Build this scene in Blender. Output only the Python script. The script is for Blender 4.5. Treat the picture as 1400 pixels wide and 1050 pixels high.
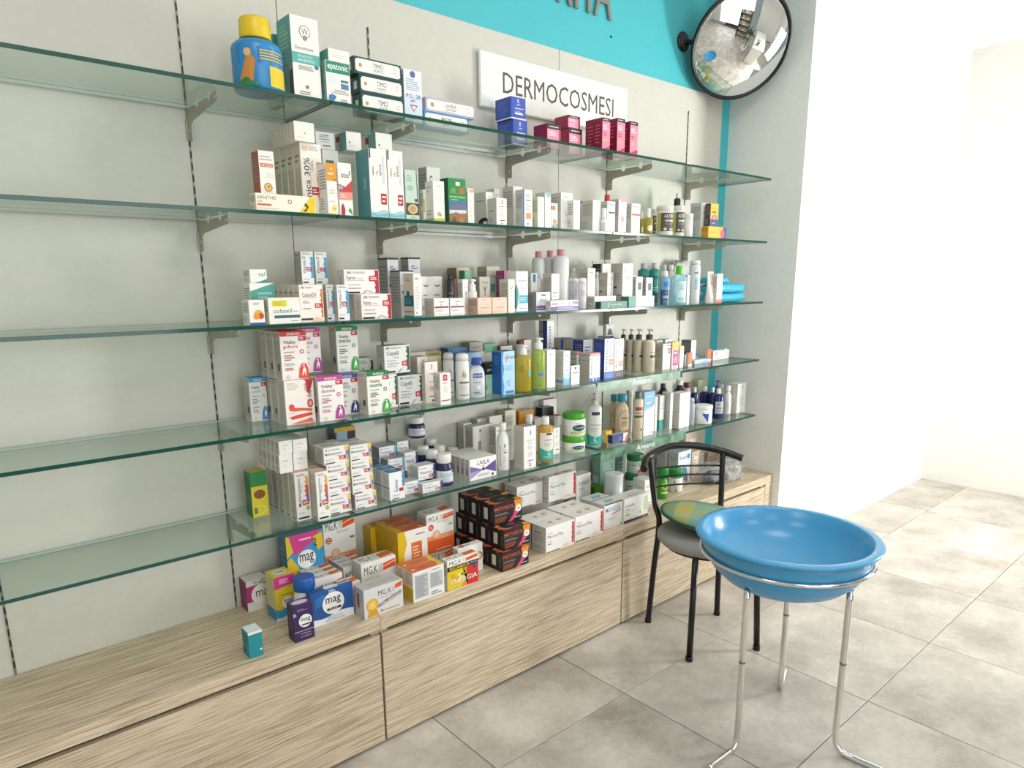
import bpy, bmesh, math, random
from mathutils import Vector, Matrix
R = math.radians
rnd = random.Random(7)
scene = bpy.context.scene
for o in list(bpy.data.objects):
    bpy.data.objects.remove(o)
COL = scene.collection

# ------------------------------------------------------------------ camera
cam_data = bpy.data.cameras.new('camera')
cam = bpy.data.objects.new('camera', cam_data)
COL.objects.link(cam)
cam_data.sensor_width = 36.0
cam_data.lens = 937.83 / 1400 * 36
cam_data.shift_x = 0.00325
cam_data.shift_y = 0.04588
right = Vector((0.75466, -0.65605, -0.00936))
down = Vector((-0.14530, -0.15320, -0.97745))
fwd = Vector((0.63983, 0.73900, -0.21094))
m = Matrix((right, -down, -fwd)).transposed().to_4x4()
m.translation = Vector((0.0, -2.178, 1.495))
cam.matrix_world = m
cam_data.clip_start = 0.05
scene.camera = cam

# ------------------------------------------------------------------ world, lights, exposure
world = bpy.data.worlds.new('world')
scene.world = world
world.use_nodes = True
bg = world.node_tree.nodes['Background']
bg.inputs[0].default_value = (0.85, 0.93, 1.0, 1)
bg.inputs[1].default_value = 0.4
vs = scene.view_settings
vs.view_transform = 'Standard'
vs.look = 'None'
vs.gamma = 1.0
vs.use_curve_mapping = False
vs.exposure = -0.12

def area(name, loc, direction, sx, sy, power, col=(1, 1, 1)):
    l = bpy.data.lights.new(name, 'AREA')
    l.shape = 'RECTANGLE'
    l.size, l.size_y = sx, sy
    l.energy = power
    l.color = col
    o = bpy.data.objects.new(name, l)
    COL.objects.link(o)
    o.location = loc
    o.rotation_euler = Vector(direction).to_track_quat('-Z', 'Y').to_euler()
    return o

# daylight through the glazed door on the right, the shop window behind the camera, and the ceiling panels
area('door_daylight', (5.05, -2.75, 1.25), (-0.66, 0.75, 0.06), 0.55, 1.4, 106, (1.0, 0.99, 0.97))
area('shop_window_light', (0.9, -5.05, 1.6), (0.12, 1, 0.0), 3.4, 2.4, 84, (0.97, 0.985, 1.0))
for cx, cy in ((0.4, -1.35), (2.3, -1.35), (0.4, -3.3), (2.3, -3.3)):
    area('ceiling_panel_light', (cx, cy, 2.975), (0, 0, -1), 0.58, 0.58, 9, (1.0, 0.985, 0.96))

# ------------------------------------------------------------------ materials
def lin(c):
    c = c.lstrip('#')
    out = []
    for i in (0, 2, 4):
        v = int(c[i:i + 2], 16) / 255
        out.append(v / 12.92 if v <= 0.04045 else ((v + 0.055) / 1.055) ** 2.4)
    return (*out, 1.0)

MATS = {}
def mat(col, rough=0.45, metal=0.0, kind='print', alpha=1.0, trans=0.0):
    """A plain surface with a faint procedural mottling of colour and gloss."""
    key = (col, rough, metal, kind, alpha, trans)
    if key in MATS:
        return MATS[key]
    mt = bpy.data.materials.new(kind + '_' + col.lstrip('#'))
    mt.use_nodes = True
    nt = mt.node_tree
    b = nt.nodes['Principled BSDF']
    c = lin(col)
    tc = nt.nodes.new('ShaderNodeTexCoord')
    nz = nt.nodes.new('ShaderNodeTexNoise')
    nz.inputs['Scale'].default_value = 40
    nz.inputs['Detail'].default_value = 2
    nt.links.new(tc.outputs['Object'], nz.inputs['Vector'])
    mx = nt.nodes.new('ShaderNodeMix')
    mx.data_type = 'RGBA'
    nt.links.new(nz.outputs['Fac'], mx.inputs[0])
    mx.inputs[6].default_value = (*[v * 0.95 for v in c[:3]], 1)
    mx.inputs[7].default_value = (*[min(1, v * 1.04) for v in c[:3]], 1)
    nt.links.new(mx.outputs[2], b.inputs['Base Color'])
    b.inputs['Roughness'].default_value = rough
    b.inputs['Metallic'].default_value = metal
    b.inputs['Transmission Weight'].default_value = trans
    b.inputs['Alpha'].default_value = alpha
    MATS[key] = mt
    return mt

def wood_mat(name, light, dark, axis_scale, warp=0.02):
    mt = bpy.data.materials.new(name)
    mt.use_nodes = True
    nt = mt.node_tree
    b = nt.nodes['Principled BSDF']
    tc = nt.nodes.new('ShaderNodeTexCoord')
    oi = nt.nodes.new('ShaderNodeObjectInfo')
    add = nt.nodes.new('ShaderNodeVectorMath'); add.operation = 'ADD'
    mul = nt.nodes.new('ShaderNodeVectorMath'); mul.operation = 'SCALE'
    mul.inputs['Scale'].default_value = 7.0
    nt.links.new(oi.outputs['Location'], mul.inputs[0])
    nt.links.new(tc.outputs['Object'], add.inputs[0])
    nt.links.new(mul.outputs[0], add.inputs[1])
    def noise(scale, detail, rough):
        mp = nt.nodes.new('ShaderNodeMapping')
        mp.inputs['Scale'].default_value = scale
        nt.links.new(add.outputs[0], mp.inputs['Vector'])
        n = nt.nodes.new('ShaderNodeTexNoise')
        n.inputs['Scale'].default_value = 1.0
        n.inputs['Detail'].default_value = detail
        n.inputs['Roughness'].default_value = rough
        nt.links.new(mp.outputs[0], n.inputs['Vector'])
        return n.outputs['Fac']
    fine = noise((axis_scale[0] * 8, axis_scale[1] * 260, axis_scale[2] * 260), 5, 0.6)
    mid = noise((axis_scale[0] * 5, axis_scale[1] * 110, axis_scale[2] * 110), 4, 0.6)
    big = noise((axis_scale[0] * 1.2, axis_scale[1] * 7, axis_scale[2] * 7), 3, 0.5)
    mix1 = nt.nodes.new('ShaderNodeMath'); mix1.operation = 'MULTIPLY_ADD'
    nt.links.new(fine, mix1.inputs[0]); mix1.inputs[1].default_value = 0.66
    sc = nt.nodes.new('ShaderNodeMath'); sc.operation = 'MULTIPLY'
    nt.links.new(mid, sc.inputs[0]); sc.inputs[1].default_value = 0.28
    nt.links.new(sc.outputs[0], mix1.inputs[2])
    mix2 = nt.nodes.new('ShaderNodeMath'); mix2.operation = 'MULTIPLY_ADD'
    nt.links.new(big, mix2.inputs[0]); mix2.inputs[1].default_value = 0.10
    nt.links.new(mix1.outputs[0], mix2.inputs[2])
    cr = nt.nodes.new('ShaderNodeValToRGB')
    cr.color_ramp.elements[0].position = 0.40
    cr.color_ramp.elements[0].color = lin(dark)
    cr.color_ramp.elements[1].position = 0.58
    cr.color_ramp.elements[1].color = lin(light)
    nt.links.new(mix2.outputs[0], cr.inputs[0])
    nt.links.new(cr.outputs[0], b.inputs['Base Color'])
    b.inputs['Roughness'].default_value = 0.5
    bp = nt.nodes.new('ShaderNodeBump')
    bp.inputs['Strength'].default_value = 0.12
    bp.inputs['Distance'].default_value = 0.002
    nt.links.new(mix2.outputs[0], bp.inputs['Height'])
    nt.links.new(bp.outputs[0], b.inputs['Normal'])
    return mt

def tile_mat():
    mt = bpy.data.materials.new('stone_tile')
    mt.use_nodes = True
    nt = mt.node_tree
    b = nt.nodes['Principled BSDF']
    g = nt.nodes.new('ShaderNodeTexCoord')
    oi = nt.nodes.new('ShaderNodeObjectInfo')
    mul = nt.nodes.new('ShaderNodeVectorMath'); mul.operation = 'SCALE'
    mul.inputs['Scale'].default_value = 5.3
    nt.links.new(oi.outputs['Location'], mul.inputs[0])
    add = nt.nodes.new('ShaderNodeVectorMath')
    nt.links.new(g.outputs['Object'], add.inputs[0]); nt.links.new(mul.outputs[0], add.inputs[1])
    def noise(s, d, r=0.6):
        n = nt.nodes.new('ShaderNodeTexNoise')
        n.inputs['Scale'].default_value = s; n.inputs['Detail'].default_value = d
        n.inputs['Roughness'].default_value = r
        nt.links.new(add.outputs[0], n.inputs['Vector'])
        return n.outputs['Fac']
    a, c = noise(2.6, 5, 0.62), noise(38, 6, 0.75)
    ma = nt.nodes.new('ShaderNodeMath'); ma.operation = 'MULTIPLY_ADD'
    nt.links.new(c, ma.inputs[0]); ma.inputs[1].default_value = 0.35; nt.links.new(a, ma.inputs[2])
    cr = nt.nodes.new('ShaderNodeValToRGB')
    cr.color_ramp.elements[0].position = 0.47; cr.color_ramp.elements[0].color = lin('#9c958b')
    cr.color_ramp.elements[1].position = 0.84; cr.color_ramp.elements[1].color = lin('#d6d0c6')
    nt.links.new(ma.outputs[0], cr.inputs[0])
    nt.links.new(cr.outputs[0], b.inputs['Base Color'])
    b.inputs['Roughness'].default_value = 0.38
    return mt

def glass_mat(name, tint, edge=False):
    """Clear float glass: what is behind it shows through, the sheen grows at grazing angles."""
    mt = bpy.data.materials.new(name)
    mt.use_nodes = True
    nt = mt.node_tree
    nt.nodes.remove(nt.nodes['Principled BSDF'])
    out = nt.nodes['Material Output']
    tr = nt.nodes.new('ShaderNodeBsdfTransparent')
    tr.inputs[0].default_value = lin(tint)
    gl = nt.nodes.new('ShaderNodeBsdfGlossy')
    gl.inputs['Roughness'].default_value = 0.02
    fr = nt.nodes.new('ShaderNodeFresnel')
    ge = nt.nodes.new('ShaderNodeNewGeometry')
    ir = nt.nodes.new('ShaderNodeMapRange')
    ir.inputs['To Min'].default_value = 1.45
    ir.inputs['To Max'].default_value = 1 / 1.45
    nt.links.new(ge.outputs['Backfacing'], ir.inputs['Value'])
    nt.links.new(ir.outputs[0], fr.inputs['IOR'])
    mx = nt.nodes.new('ShaderNodeMixShader')
    nt.links.new(fr.outputs[0], mx.inputs[0])
    nt.links.new(tr.outputs[0], mx.inputs[1])
    nt.links.new(gl.outputs[0], mx.inputs[2])
    nt.links.new(mx.outputs[0], out.inputs['Surface'])
    return mt

WOOD = wood_mat('pale_oak_laminate', '#dccbb0', '#a48c6e', (1, 1, 1))
TILE = tile_mat()
GLASS = glass_mat('shelf_glass', '#eef7f3')
STEEL = mat('#b0aa9c', 0.42, 0.45, 'steel')
CHROME = mat('#e4e2de', 0.08, 1.0, 'chrome')
BLACKP = mat('#101114', 0.3, 0.0, 'black_paint')

# ------------------------------------------------------------------ object helpers
def link(name, mesh, parent=None, loc=(0, 0, 0), rot=(0, 0, 0)):
    o = bpy.data.objects.new(name, mesh)
    COL.objects.link(o)
    o.location = loc
    o.rotation_euler = rot
    if parent is not None:
        o.parent = parent
    return o

def tag(o, label, cat, group=None, kind=None):
    o['label'] = label
    o['category'] = cat
    if group:
        o['group'] = group
    if kind:
        o['kind'] = kind
    return o

def structure(o):
    o['kind'] = 'structure'
    return o

def empty(name, loc=(0, 0, 0), rz=0.0):
    o = bpy.data.objects.new(name, None)
    o.empty_display_size = 0.05
    COL.objects.link(o)
    o.location = loc
    o.rotation_euler = (0, 0, rz)
    return o

class MB:
    """Collects polygons of one mesh."""
    def __init__(self):
        self.v, self.f, self.m, self.mats, self.sm = [], [], [], [], []
    def slot(self, material):
        if material not in self.mats:
            self.mats.append(material)
        return self.mats.index(material)
    def poly(self, pts, material, smooth=False):
        n = len(self.v)
        self.v += [tuple(p) for p in pts]
        self.f.append(tuple(range(n, n + len(pts))))
        self.m.append(self.slot(material)); self.sm.append(smooth)
    def raw(self, verts, faces, material, smooth=False):
        n = len(self.v)
        self.v += [tuple(p) for p in verts]
        s = self.slot(material)
        for q in faces:
            self.f.append(tuple(i + n for i in q)); self.m.append(s); self.sm.append(smooth)
    def box(self, x0, y0, z0, x1, y1, z1, material, bev=0.0, mats=None):
        """A box with chamfered edges; mats may give another material for the faces L R F B D T."""
        b = min(bev, (x1 - x0) / 3, (y1 - y0) / 3, (z1 - z0) / 3)
        mats = mats or {}
        if b <= 0:
            V = [(x, y, z) for x in (x0, x1) for y in (y0, y1) for z in (z0, z1)]
            for k, q in dict(L=(0, 1, 3, 2), R=(4, 6, 7, 5), F=(0, 4, 5, 1), B=(2, 3, 7, 6), D=(0, 2, 6, 4), T=(1, 5, 7, 3)).items():
                self.poly([V[i] for i in q], mats.get(k, material))
            return
        X, Y, Z = (x0, x1), (y0, y1), (z0, z1)
        V, idx = [], {}
        for i in (0, 1):
            for j in (0, 1):
                for k in (0, 1):
                    sx, sy, sz = (b, -b)[i], (b, -b)[j], (b, -b)[k]
                    for a in range(3):
                        p = [X[i] + sx, Y[j] + sy, Z[k] + sz]
                        p[a] -= (sx, sy, sz)[a]
                        idx[i, j, k, a] = len(V); V.append(tuple(p))
        n = len(self.v); self.v += V
        def face(q, mt):
            self.f.append(tuple(n + t for t in q)); self.m.append(self.slot(mt)); self.sm.append(False)
        g = lambda i, j, k, a: idx[i, j, k, a]
        face([g(0, 0, 0, 0), g(0, 0, 1, 0), g(0, 1, 1, 0), g(0, 1, 0, 0)], mats.get('L', material))
        face([g(1, 0, 0, 0), g(1, 1, 0, 0), g(1, 1, 1, 0), g(1, 0, 1, 0)], mats.get('R', material))
        face([g(0, 0, 0, 1), g(1, 0, 0, 1), g(1, 0, 1, 1), g(0, 0, 1, 1)], mats.get('F', material))
        face([g(0, 1, 0, 1), g(0, 1, 1, 1), g(1, 1, 1, 1), g(1, 1, 0, 1)], mats.get('B', material))
        face([g(0, 0, 0, 2), g(0, 1, 0, 2), g(1, 1, 0, 2), g(1, 0, 0, 2)], mats.get('D', material))
        face([g(0, 0, 1, 2), g(1, 0, 1, 2), g(1, 1, 1, 2), g(0, 1, 1, 2)], mats.get('T', material))
        for i in (0, 1):
            for j in (0, 1):
                face([g(i, j, 0, 0), g(i, j, 1, 0), g(i, j, 1, 1), g(i, j, 0, 1)], material)
        for i in (0, 1):
            for k in (0, 1):
                face([g(i, 0, k, 0), g(i, 1, k, 0), g(i, 1, k, 2), g(i, 0, k, 2)], material)
        for j in (0, 1):
            for k in (0, 1):
                face([g(0, j, k, 1), g(1, j, k, 1), g(1, j, k, 2), g(0, j, k, 2)], material)
        for i in (0, 1):
            for j in (0, 1):
                for k in (0, 1):
                    face([g(i, j, k, 0), g(i, j, k, 1), g(i, j, k, 2)], material)
    def lathe(self, prof, material, seg=24, sy=1.0, close=True, cx=0.0, cy=0.0):
        """prof: (radius, z) upwards; sy flattens the section."""
        n0 = len(self.v)
        for r, z in prof:
            for s in range(seg):
                a = 2 * math.pi * s / seg
                self.v.append((cx + r * math.cos(a), cy + r * math.sin(a) * sy, z))
        sl = self.slot(material)
        for i in range(len(prof) - 1):
            for s in range(seg):
                t = (s + 1) % seg
                self.f.append((n0 + i * seg + s, n0 + i * seg + t, n0 + (i + 1) * seg + t, n0 + (i + 1) * seg + s))
                self.m.append(sl); self.sm.append(True)
        if close:
            self.f.append(tuple(n0 + s for s in reversed(range(seg)))); self.m.append(sl); self.sm.append(False)
            k = n0 + (len(prof) - 1) * seg
            self.f.append(tuple(k + s for s in range(seg))); self.m.append(sl); self.sm.append(False)
    def tube(self, pts, rad, material, seg=10, caps=True, closed=False):
        pts = [Vector(p) for p in pts]
        rad = rad if isinstance(rad, (list, tuple)) else [rad] * len(pts)
        n0 = len(self.v); N = len(pts)
        up = None
        for i, p in enumerate(pts):
            a = pts[(i - 1) % N] if (closed or i) else p
            c = pts[(i + 1) % N] if (closed or i < N - 1) else p
            t = (c - a).normalized()
            if up is None:
                up = Vector((0, 0, 1)) if abs(t.z) < 0.9 else Vector((1, 0, 0))
            u = (up - t * up.dot(t)).normalized(); w = t.cross(u); up = u
            for s in range(seg):
                an = 2 * math.pi * s / seg
                self.v.append(tuple(p + (u * math.cos(an) + w * math.sin(an)) * rad[i]))
        sl = self.slot(material)
        for i in range(N if closed else N - 1):
            j = (i + 1) % N
            for s in range(seg):
                t = (s + 1) % seg
                self.f.append((n0 + i * seg + s, n0 + i * seg + t, n0 + j * seg + t, n0 + j * seg + s))
                self.m.append(sl); self.sm.append(True)
        if caps and not closed:
            self.f.append(tuple(n0 + s for s in reversed(range(seg)))); self.m.append(sl); self.sm.append(False)
            k = n0 + (N - 1) * seg
            self.f.append(tuple(k + s for s in range(seg))); self.m.append(sl); self.sm.append(False)
    def mesh(self, name):
        me = bpy.data.meshes.new(name)
        me.from_pydata(self.v, [], self.f)
        for mt in self.mats:
            me.materials.append(mt)
        me.polygons.foreach_set('material_index', self.m)
        me.polygons.foreach_set('use_smooth', self.sm)
        me.update()
        return me
    def build(self, name, parent=None, loc=(0, 0, 0), rot=(0, 0, 0)):
        return link(name, self.mesh(name), parent, loc, rot)

# ------------------------------------------------------------------ flat print
TEXT = {}
BOLD = {'METABOL', 'RICARICA', 'ENERGIA', 'Arnica 30%', 'Multivitaminico', 'mag', 'donna', 'plus', 'mente', 'Ferro', 'CalcioD3', 'Capelli', 'Aveeno', 'Vitamina D', 'ALTEN', 'MOVICOL', 'epatonic', 'Restivoil', 'Vitality', 'AF', 'Sonno', 'Sereno'}
def text_mesh(s):
    """Outline of a line of lettering as 2D polygons scaled to the unit square."""
    if s in TEXT:
        return TEXT[s]
    cu = bpy.data.curves.new('lettering', 'FONT')
    cu.body = s
    cu.resolution_u = 2
    cu.offset = 0.0 if s == 'DERMOCOSMESI' else (0.009 if s in BOLD else 0.0)
    cu.size = 1.0
    o = bpy.data.objects.new('lettering', cu)
    COL.objects.link(o)
    dg = bpy.context.evaluated_depsgraph_get()
    dg.update()
    me = bpy.data.meshes.new_from_object(o.evaluated_get(dg))
    vs_ = [(v.co.x, v.co.y) for v in me.vertices]
    fs = [tuple(p.vertices) for p in me.polygons]
    bpy.data.objects.remove(o); bpy.data.curves.remove(cu); bpy.data.meshes.remove(me)
    if not vs_:
        TEXT[s] = ([], [])
        return TEXT[s]
    x0 = min(v[0] for v in vs_); x1 = max(v[0] for v in vs_)
    y0 = min(v[1] for v in vs_); y1 = max(v[1] for v in vs_)
    vs_ = [((x - x0) / max(x1 - x0, 1e-6), (y - y0) / max(y1 - y0, 1e-6)) for x, y in vs_]
    TEXT[s] = (vs_, fs)
    return TEXT[s]

def draw(mb, ops, fmap, asp, step=0.00012, rough=0.42, cuts=1):
    """Print a list of marks. fmap(u, v, lift) gives a point on the face; asp is height / width of the face."""
    lift = 0.0001
    r2 = random.Random(len(ops) * 17 + 3)
    def rect(x0, y0, x1, y1, mt, lf):
        for k in range(cuts):
            a, b = x0 + (x1 - x0) * k / cuts, x0 + (x1 - x0) * (k + 1) / cuts
            mb.poly([fmap(a, y0, lf), fmap(b, y0, lf), fmap(b, y1, lf), fmap(a, y1, lf)], mt)
    def poly(pts, mt, lf):
        if cuts == 1:
            mb.poly([fmap(x, y, lf) for x, y in pts], mt)
            return
        us = [p[0] for p in pts]
        lo, hi = min(us), max(us)
        n = max(1, int((hi - lo) * cuts * 2 + .99))
        for s in range(n):
            a, b = lo + (hi - lo) * s / n, lo + (hi - lo) * (s + 1) / n
            q = pts
            for lim, sg in ((a, 1), (b, -1)):
                o = []
                for i in range(len(q)):
                    p0, p1 = q[i - 1], q[i]
                    d0, d1 = (p0[0] - lim) * sg, (p1[0] - lim) * sg
                    if (d0 < 0) != (d1 < 0):
                        t = d0 / (d0 - d1)
                        o.append((p0[0] + (p1[0] - p0[0]) * t, p0[1] + (p1[1] - p0[1]) * t))
                    if d1 >= 0:
                        o.append(p1)
                q = o
                if len(q) < 3:
                    break
            if len(q) >= 3:
                mb.poly([fmap(x, y, lf) for x, y in q], mt)
    for op in ops:
        lift += step
        k = op[0]
        if k == 'r':
            rect(op[1], op[2], op[3], op[4], mat(op[5], rough), lift)
        elif k == 'c':
            _, cx, cy, rx, ry, col = op
            ry = ry if ry is not None else rx / asp
            n = 20
            poly([(cx + rx * math.cos(2 * math.pi * i / n), cy + ry * math.sin(2 * math.pi * i / n)) for i in range(n)], mat(col, rough), lift)
        elif k == 'p':
            poly(op[1], mat(op[2], rough), lift)
        elif k == 'l':
            _, x0, y0, x1, y1, n, col = op
            hh = (y1 - y0) / n
            for i in range(n):
                xe = x0 + (x1 - x0) * r2.uniform(0.6, 1.0)
                yy = y1 - hh * (i + 0.75)
                rect(x0, yy, xe, yy + hh * 0.45, mat(col, rough), lift)
        elif k == 'b':          # rows of short bars: blocks of print too small to read
            _, x0, y0, x1, y1, n, col = op
            hh = (y1 - y0) / n
            for i in range(n):
                yy = y1 - hh * (i + 0.8); x = x0
                while x < x1 - 0.02:
                    wv = r2.uniform(0.05, 0.16) * (x1 - x0)
                    rect(x, yy, min(x + wv, x1), yy + hh * 0.5, mat(col, rough), lift)
                    x += wv + 0.03 * (x1 - x0)
        elif k == 't':
            s, x0, y0, x1, y1, col = op[1:7]
            turn = op[7] if len(op) > 7 else 0
            vv, ff = text_mesh(s)
            pts = []
            for x, y in vv:
                if turn == 90:      # reads upwards
                    x, y = 1 - y, x
                elif turn == 180:
                    x, y = 1 - x, 1 - y
                elif turn == 270:
                    x, y = y, 1 - x
                pts.append(fmap(x0 + (x1 - x0) * x, y0 + (y1 - y0) * y, lift))
            mb.raw(pts, ff, mat(col, rough))

def shade(c, k):
    c = c.lstrip('#')
    return '#' + ''.join('%02x' % max(0, min(255, int(int(c[i:i + 2], 16) * k))) for i in (0, 2, 4))

BOXMESH = {}
def carton_mesh(art, w, d, h):
    key = (art, round(w, 3), round(d, 3), round(h, 3))
    if key in BOXMESH:
        return BOXMESH[key]
    A = ART[art]
    mb = MB()
    base = A.get('base', '#f0ede6')
    bm_ = mat(base, A.get('rough', 0.42), 0.0, 'carton')
    ms = {}
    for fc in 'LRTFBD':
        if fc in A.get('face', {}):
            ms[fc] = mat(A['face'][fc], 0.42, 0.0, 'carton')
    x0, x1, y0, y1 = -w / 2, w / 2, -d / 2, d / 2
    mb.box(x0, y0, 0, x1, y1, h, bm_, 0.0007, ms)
    draw(mb, A.get('F', []), lambda u, v, l: (x0 + u * w, y0 - l, v * h), h / w)
    draw(mb, A.get('L', []), lambda u, v, l: (x0 - l, y1 - u * d, v * h), h / d)
    draw(mb, A.get('R', []), lambda u, v, l: (x1 + l, y0 + u * d, v * h), h / d)
    top = A.get('T', [])
    if not top:                 # tuck flap slit of the lid
        top = [('r', 0.02, 0.93, 0.98, 0.945, shade(A.get('face', {}).get('T', base), 0.72))]
    draw(mb, top, lambda u, v, l: (x0 + u * w, y0 + v * d, h + l), d / w)
    BOXMESH[key] = mb.mesh('carton')
    return BOXMESH[key]

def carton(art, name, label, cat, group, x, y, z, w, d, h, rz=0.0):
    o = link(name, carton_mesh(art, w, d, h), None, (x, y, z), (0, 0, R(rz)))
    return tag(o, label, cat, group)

# ------------------------------------------------------------------ bottles, jars, cans, tubes
def profile(kind, r, hb):
    if kind == 'jar':
        return [(r * .93, 0), (r, r * .08), (r, hb)]
    if kind == 'can':
        return [(r * .94, 0), (r, r * .07), (r, hb - r * .45), (r * .96, hb - r * .28), (r * .82, hb - r * .08), (r * .74, hb)]
    if kind == 'cone':
        return [(r * .95, 0), (r, r * .08), (r, hb * .62), (r * .93, hb * .70), (r * .70, hb * .84), (r * .38, hb * .94), (r * .32, hb)]
    if kind == 'round':
        return [(r * .9, 0), (r * .98, r * .1), (r, hb * .5), (r * .97, hb * .72), (r * .86, hb * .83), (r * .62, hb * .92), (r * .40, hb * .97), (r * .36, hb)]
    if kind == 'pill':
        return [(r * .92, 0), (r, r * .1), (r, hb * .72), (r * .96, hb * .84), (r * .84, hb * .94), (r * .78, hb)]
    s = min(r * .55, hb * .2)
    return [(r * .93, 0), (r, r * .1), (r, hb - s), (r * .96, hb - s * .72), (r * .80, hb - s * .34), (r * .50, hb - s * .10), (r * .42, hb - s * .02), (r * .38, hb)]

def radius_at(prof, z):
    for (r0, z0), (r1, z1) in zip(prof, prof[1:]):
        if z0 <= z <= z1:
            return r0 + (r1 - r0) * (z - z0) / max(z1 - z0, 1e-6)
    return prof[-1][0]

BOTTLE = {}
def bottle(art, name, label, cat, group, x, y, z, r, h, capf, rz=0.0):
    """Parts come from ART[art]: body profile, cap kind and colours, wrapped label."""
    A = ART[art]
    root = empty(name, (x, y, z), R(rz))
    tag(root, label, cat, group)
    key = (art, round(r, 4), round(h, 4), round(capf, 3))
    if key in BOTTLE:
        for nm, me in BOTTLE[key]:
            link(nm, me, root)
        return root
    made = []
    hc = h * capf
    hb = h - hc
    sy = A.get('sy', 1.0)
    seg = 28
    body = MB()
    pr = profile(A['prof'], r, hb)
    bmat = mat(A['col'], A.get('rough', .3), 0, 'plastic', A.get('alpha', 1.0))
    body.lathe(pr, bmat, seg, sy)
    made.append(('body', body.mesh('body')))
    cap = MB()
    cm = mat(A.get('cap', '#f2f0ea'), .35, 0, 'plastic')
    ck = A.get('ck', 'cyl')
    rc = r * A.get('cr', .45)
    if ck == 'pump':
        cap.lathe([(rc, hb - .001), (rc * 1.02, hb + hc * .05), (rc, hb + hc * .42), (rc * .5, hb + hc * .46)], cm, 20)
        st = MB()
        pm = mat(A.get('pump', A.get('cap', '#f2f0ea')), .35, 0, 'plastic')
        st.lathe([(rc * .28, hb + hc * .44), (rc * .28, hb + hc * .80), (rc * .62, hb + hc * .82), (rc * .62, hb + hc * .98), (rc * .5, h)], pm, 16)
        dx = math.cos(R(A.get('spout', 0))); dy = math.sin(R(A.get('spout', 0)))
        zz = hb + hc * .9
        st.tube([(0, 0, zz), (dx * r * .7, dy * r * .7, zz), (dx * r * .95, dy * r * .95, zz - hc * .12)], [rc * .26, rc * .24, rc * .16], pm, 8)
        made.append(('collar', cap.mesh('collar')))
        made.append(('pump_head', st.mesh('pump_head')))
    elif ck == 'dome':
        cap.lathe([(rc, hb - .001), (rc, hb + hc * .55), (rc * .93, hb + hc * .8), (rc * .7, hb + hc * .95), (rc * .4, h)], cm, seg, sy)
        made.append(('cap', cap.mesh('cap')))
    elif ck == 'lid':
        rows = [(rc, hb - min(.004, hc * .1)), (rc * 1.02, hb + hc * .1), (rc * 1.02, hb + hc * .85), (rc * .97, h - .0005), (rc * .9, h)]
        cap.lathe(rows, cm, 36, sy)
        for s in range(36):         # grip ribs round the lid
            a = 2 * math.pi * s / 36
            cx, cy = rc * 1.02 * math.cos(a), rc * 1.02 * math.sin(a) * sy
            cap.tube([(cx, cy, hb + hc * .12), (cx, cy, hb + hc * .82)], rc * .022, cm, 4)
        made.append(('lid', cap.mesh('lid')))
    elif ck == 'flip':
        cap.lathe([(rc, hb - .001), (rc * 1.03, hb + hc * .1), (rc, hb + hc * .55), (rc * .55, hb + hc * .6), (rc * .5, hb + hc * .8), (rc * .75, hb + hc * .86), (rc * .7, h)], cm, 20)
        cap.tube([(0, 0, hb + hc * .9), (rc * 1.15, 0, hb + hc * .86)], rc * .22, cm, 8)
        made.append(('cap', cap.mesh('cap')))
    else:
        cap.lathe([(rc, hb - .001), (rc * 1.02, hb + hc * .08), (rc * .98, hb + hc * .9), (rc * .9, h)], cm, 22, sy if A.get('capflat') else 1.0)
        made.append(('cap', cap.mesh('cap')))
    ops = A.get('F', [])
    if ops or 'lab' in A:
        lb = MB()
        half = R(A.get('arc', 75))
        z0, z1 = A.get('lz', (.08, .8))
        def fmap(u, v, l):
            a = -math.pi / 2 + (u - .5) * 2 * half
            zz = (z0 + (z1 - z0) * v) * hb
            q = radius_at(pr, zz) + .0004 + l
            return (q * math.cos(a), q * sy * math.sin(a), zz)
        if 'lab' in A:
            n, k = 14, 6
            for i in range(n):
                for j in range(k):
                    lb.poly([fmap(i / n, j / k, 0), fmap((i + 1) / n, j / k, 0), fmap((i + 1) / n, (j + 1) / k, 0), fmap(i / n, (j + 1) / k, 0)], mat(A['lab'], .45), True)
        draw(lb, ops, fmap, (z1 - z0) * hb / (2 * half * r), cuts=6)
        made.append(('label', lb.mesh('label')))
    BOTTLE[key] = made
    for nm, me in made:
        link(nm, me, root)
    return root

def squeeze_tube(name, label, cat, group, x, y, z, w, h, col, capcol, ops=()):
    """A tube standing on its cap: round below, flattened to a crimp on top."""
    root = tag(empty(name, (x, y, z)), label, cat, group)
    mb = MB(); seg = 24; rows = 10; hc = h * .16
    cm = mat(col, .35, 0, 'plastic')
    P = []
    for i in range(rows + 1):
        t = i / rows
        a = w / 2 * (.82 + .22 * t); b = w / 2 * (.82 * (1 - t) + .04)
        P.append([(a * math.cos(2 * math.pi * s / seg), b * math.sin(2 * math.pi * s / seg), hc + (h - hc) * t) for s in range(seg)])
    for i in range(rows):
        for s in range(seg):
            t = (s + 1) % seg
            mb.poly([P[i][s], P[i][t], P[i + 1][t], P[i + 1][s]], cm, True)
    mb.poly(P[-1], cm)
    draw(mb, list(ops), lambda u, v, l: ((u - .5) * w * .8, -w / 2 * (.82 * (1 - v) + .04) * .96 - .002 - l, hc + (h - hc) * v), h / w)
    mb.build('body', root)
    cp = MB(); cp.lathe([(w * .40, 0), (w * .42, .003), (w * .42, hc)], mat(capcol, .35, 0, 'plastic'), 22)
    cp.build('cap', root)
    return root

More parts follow.
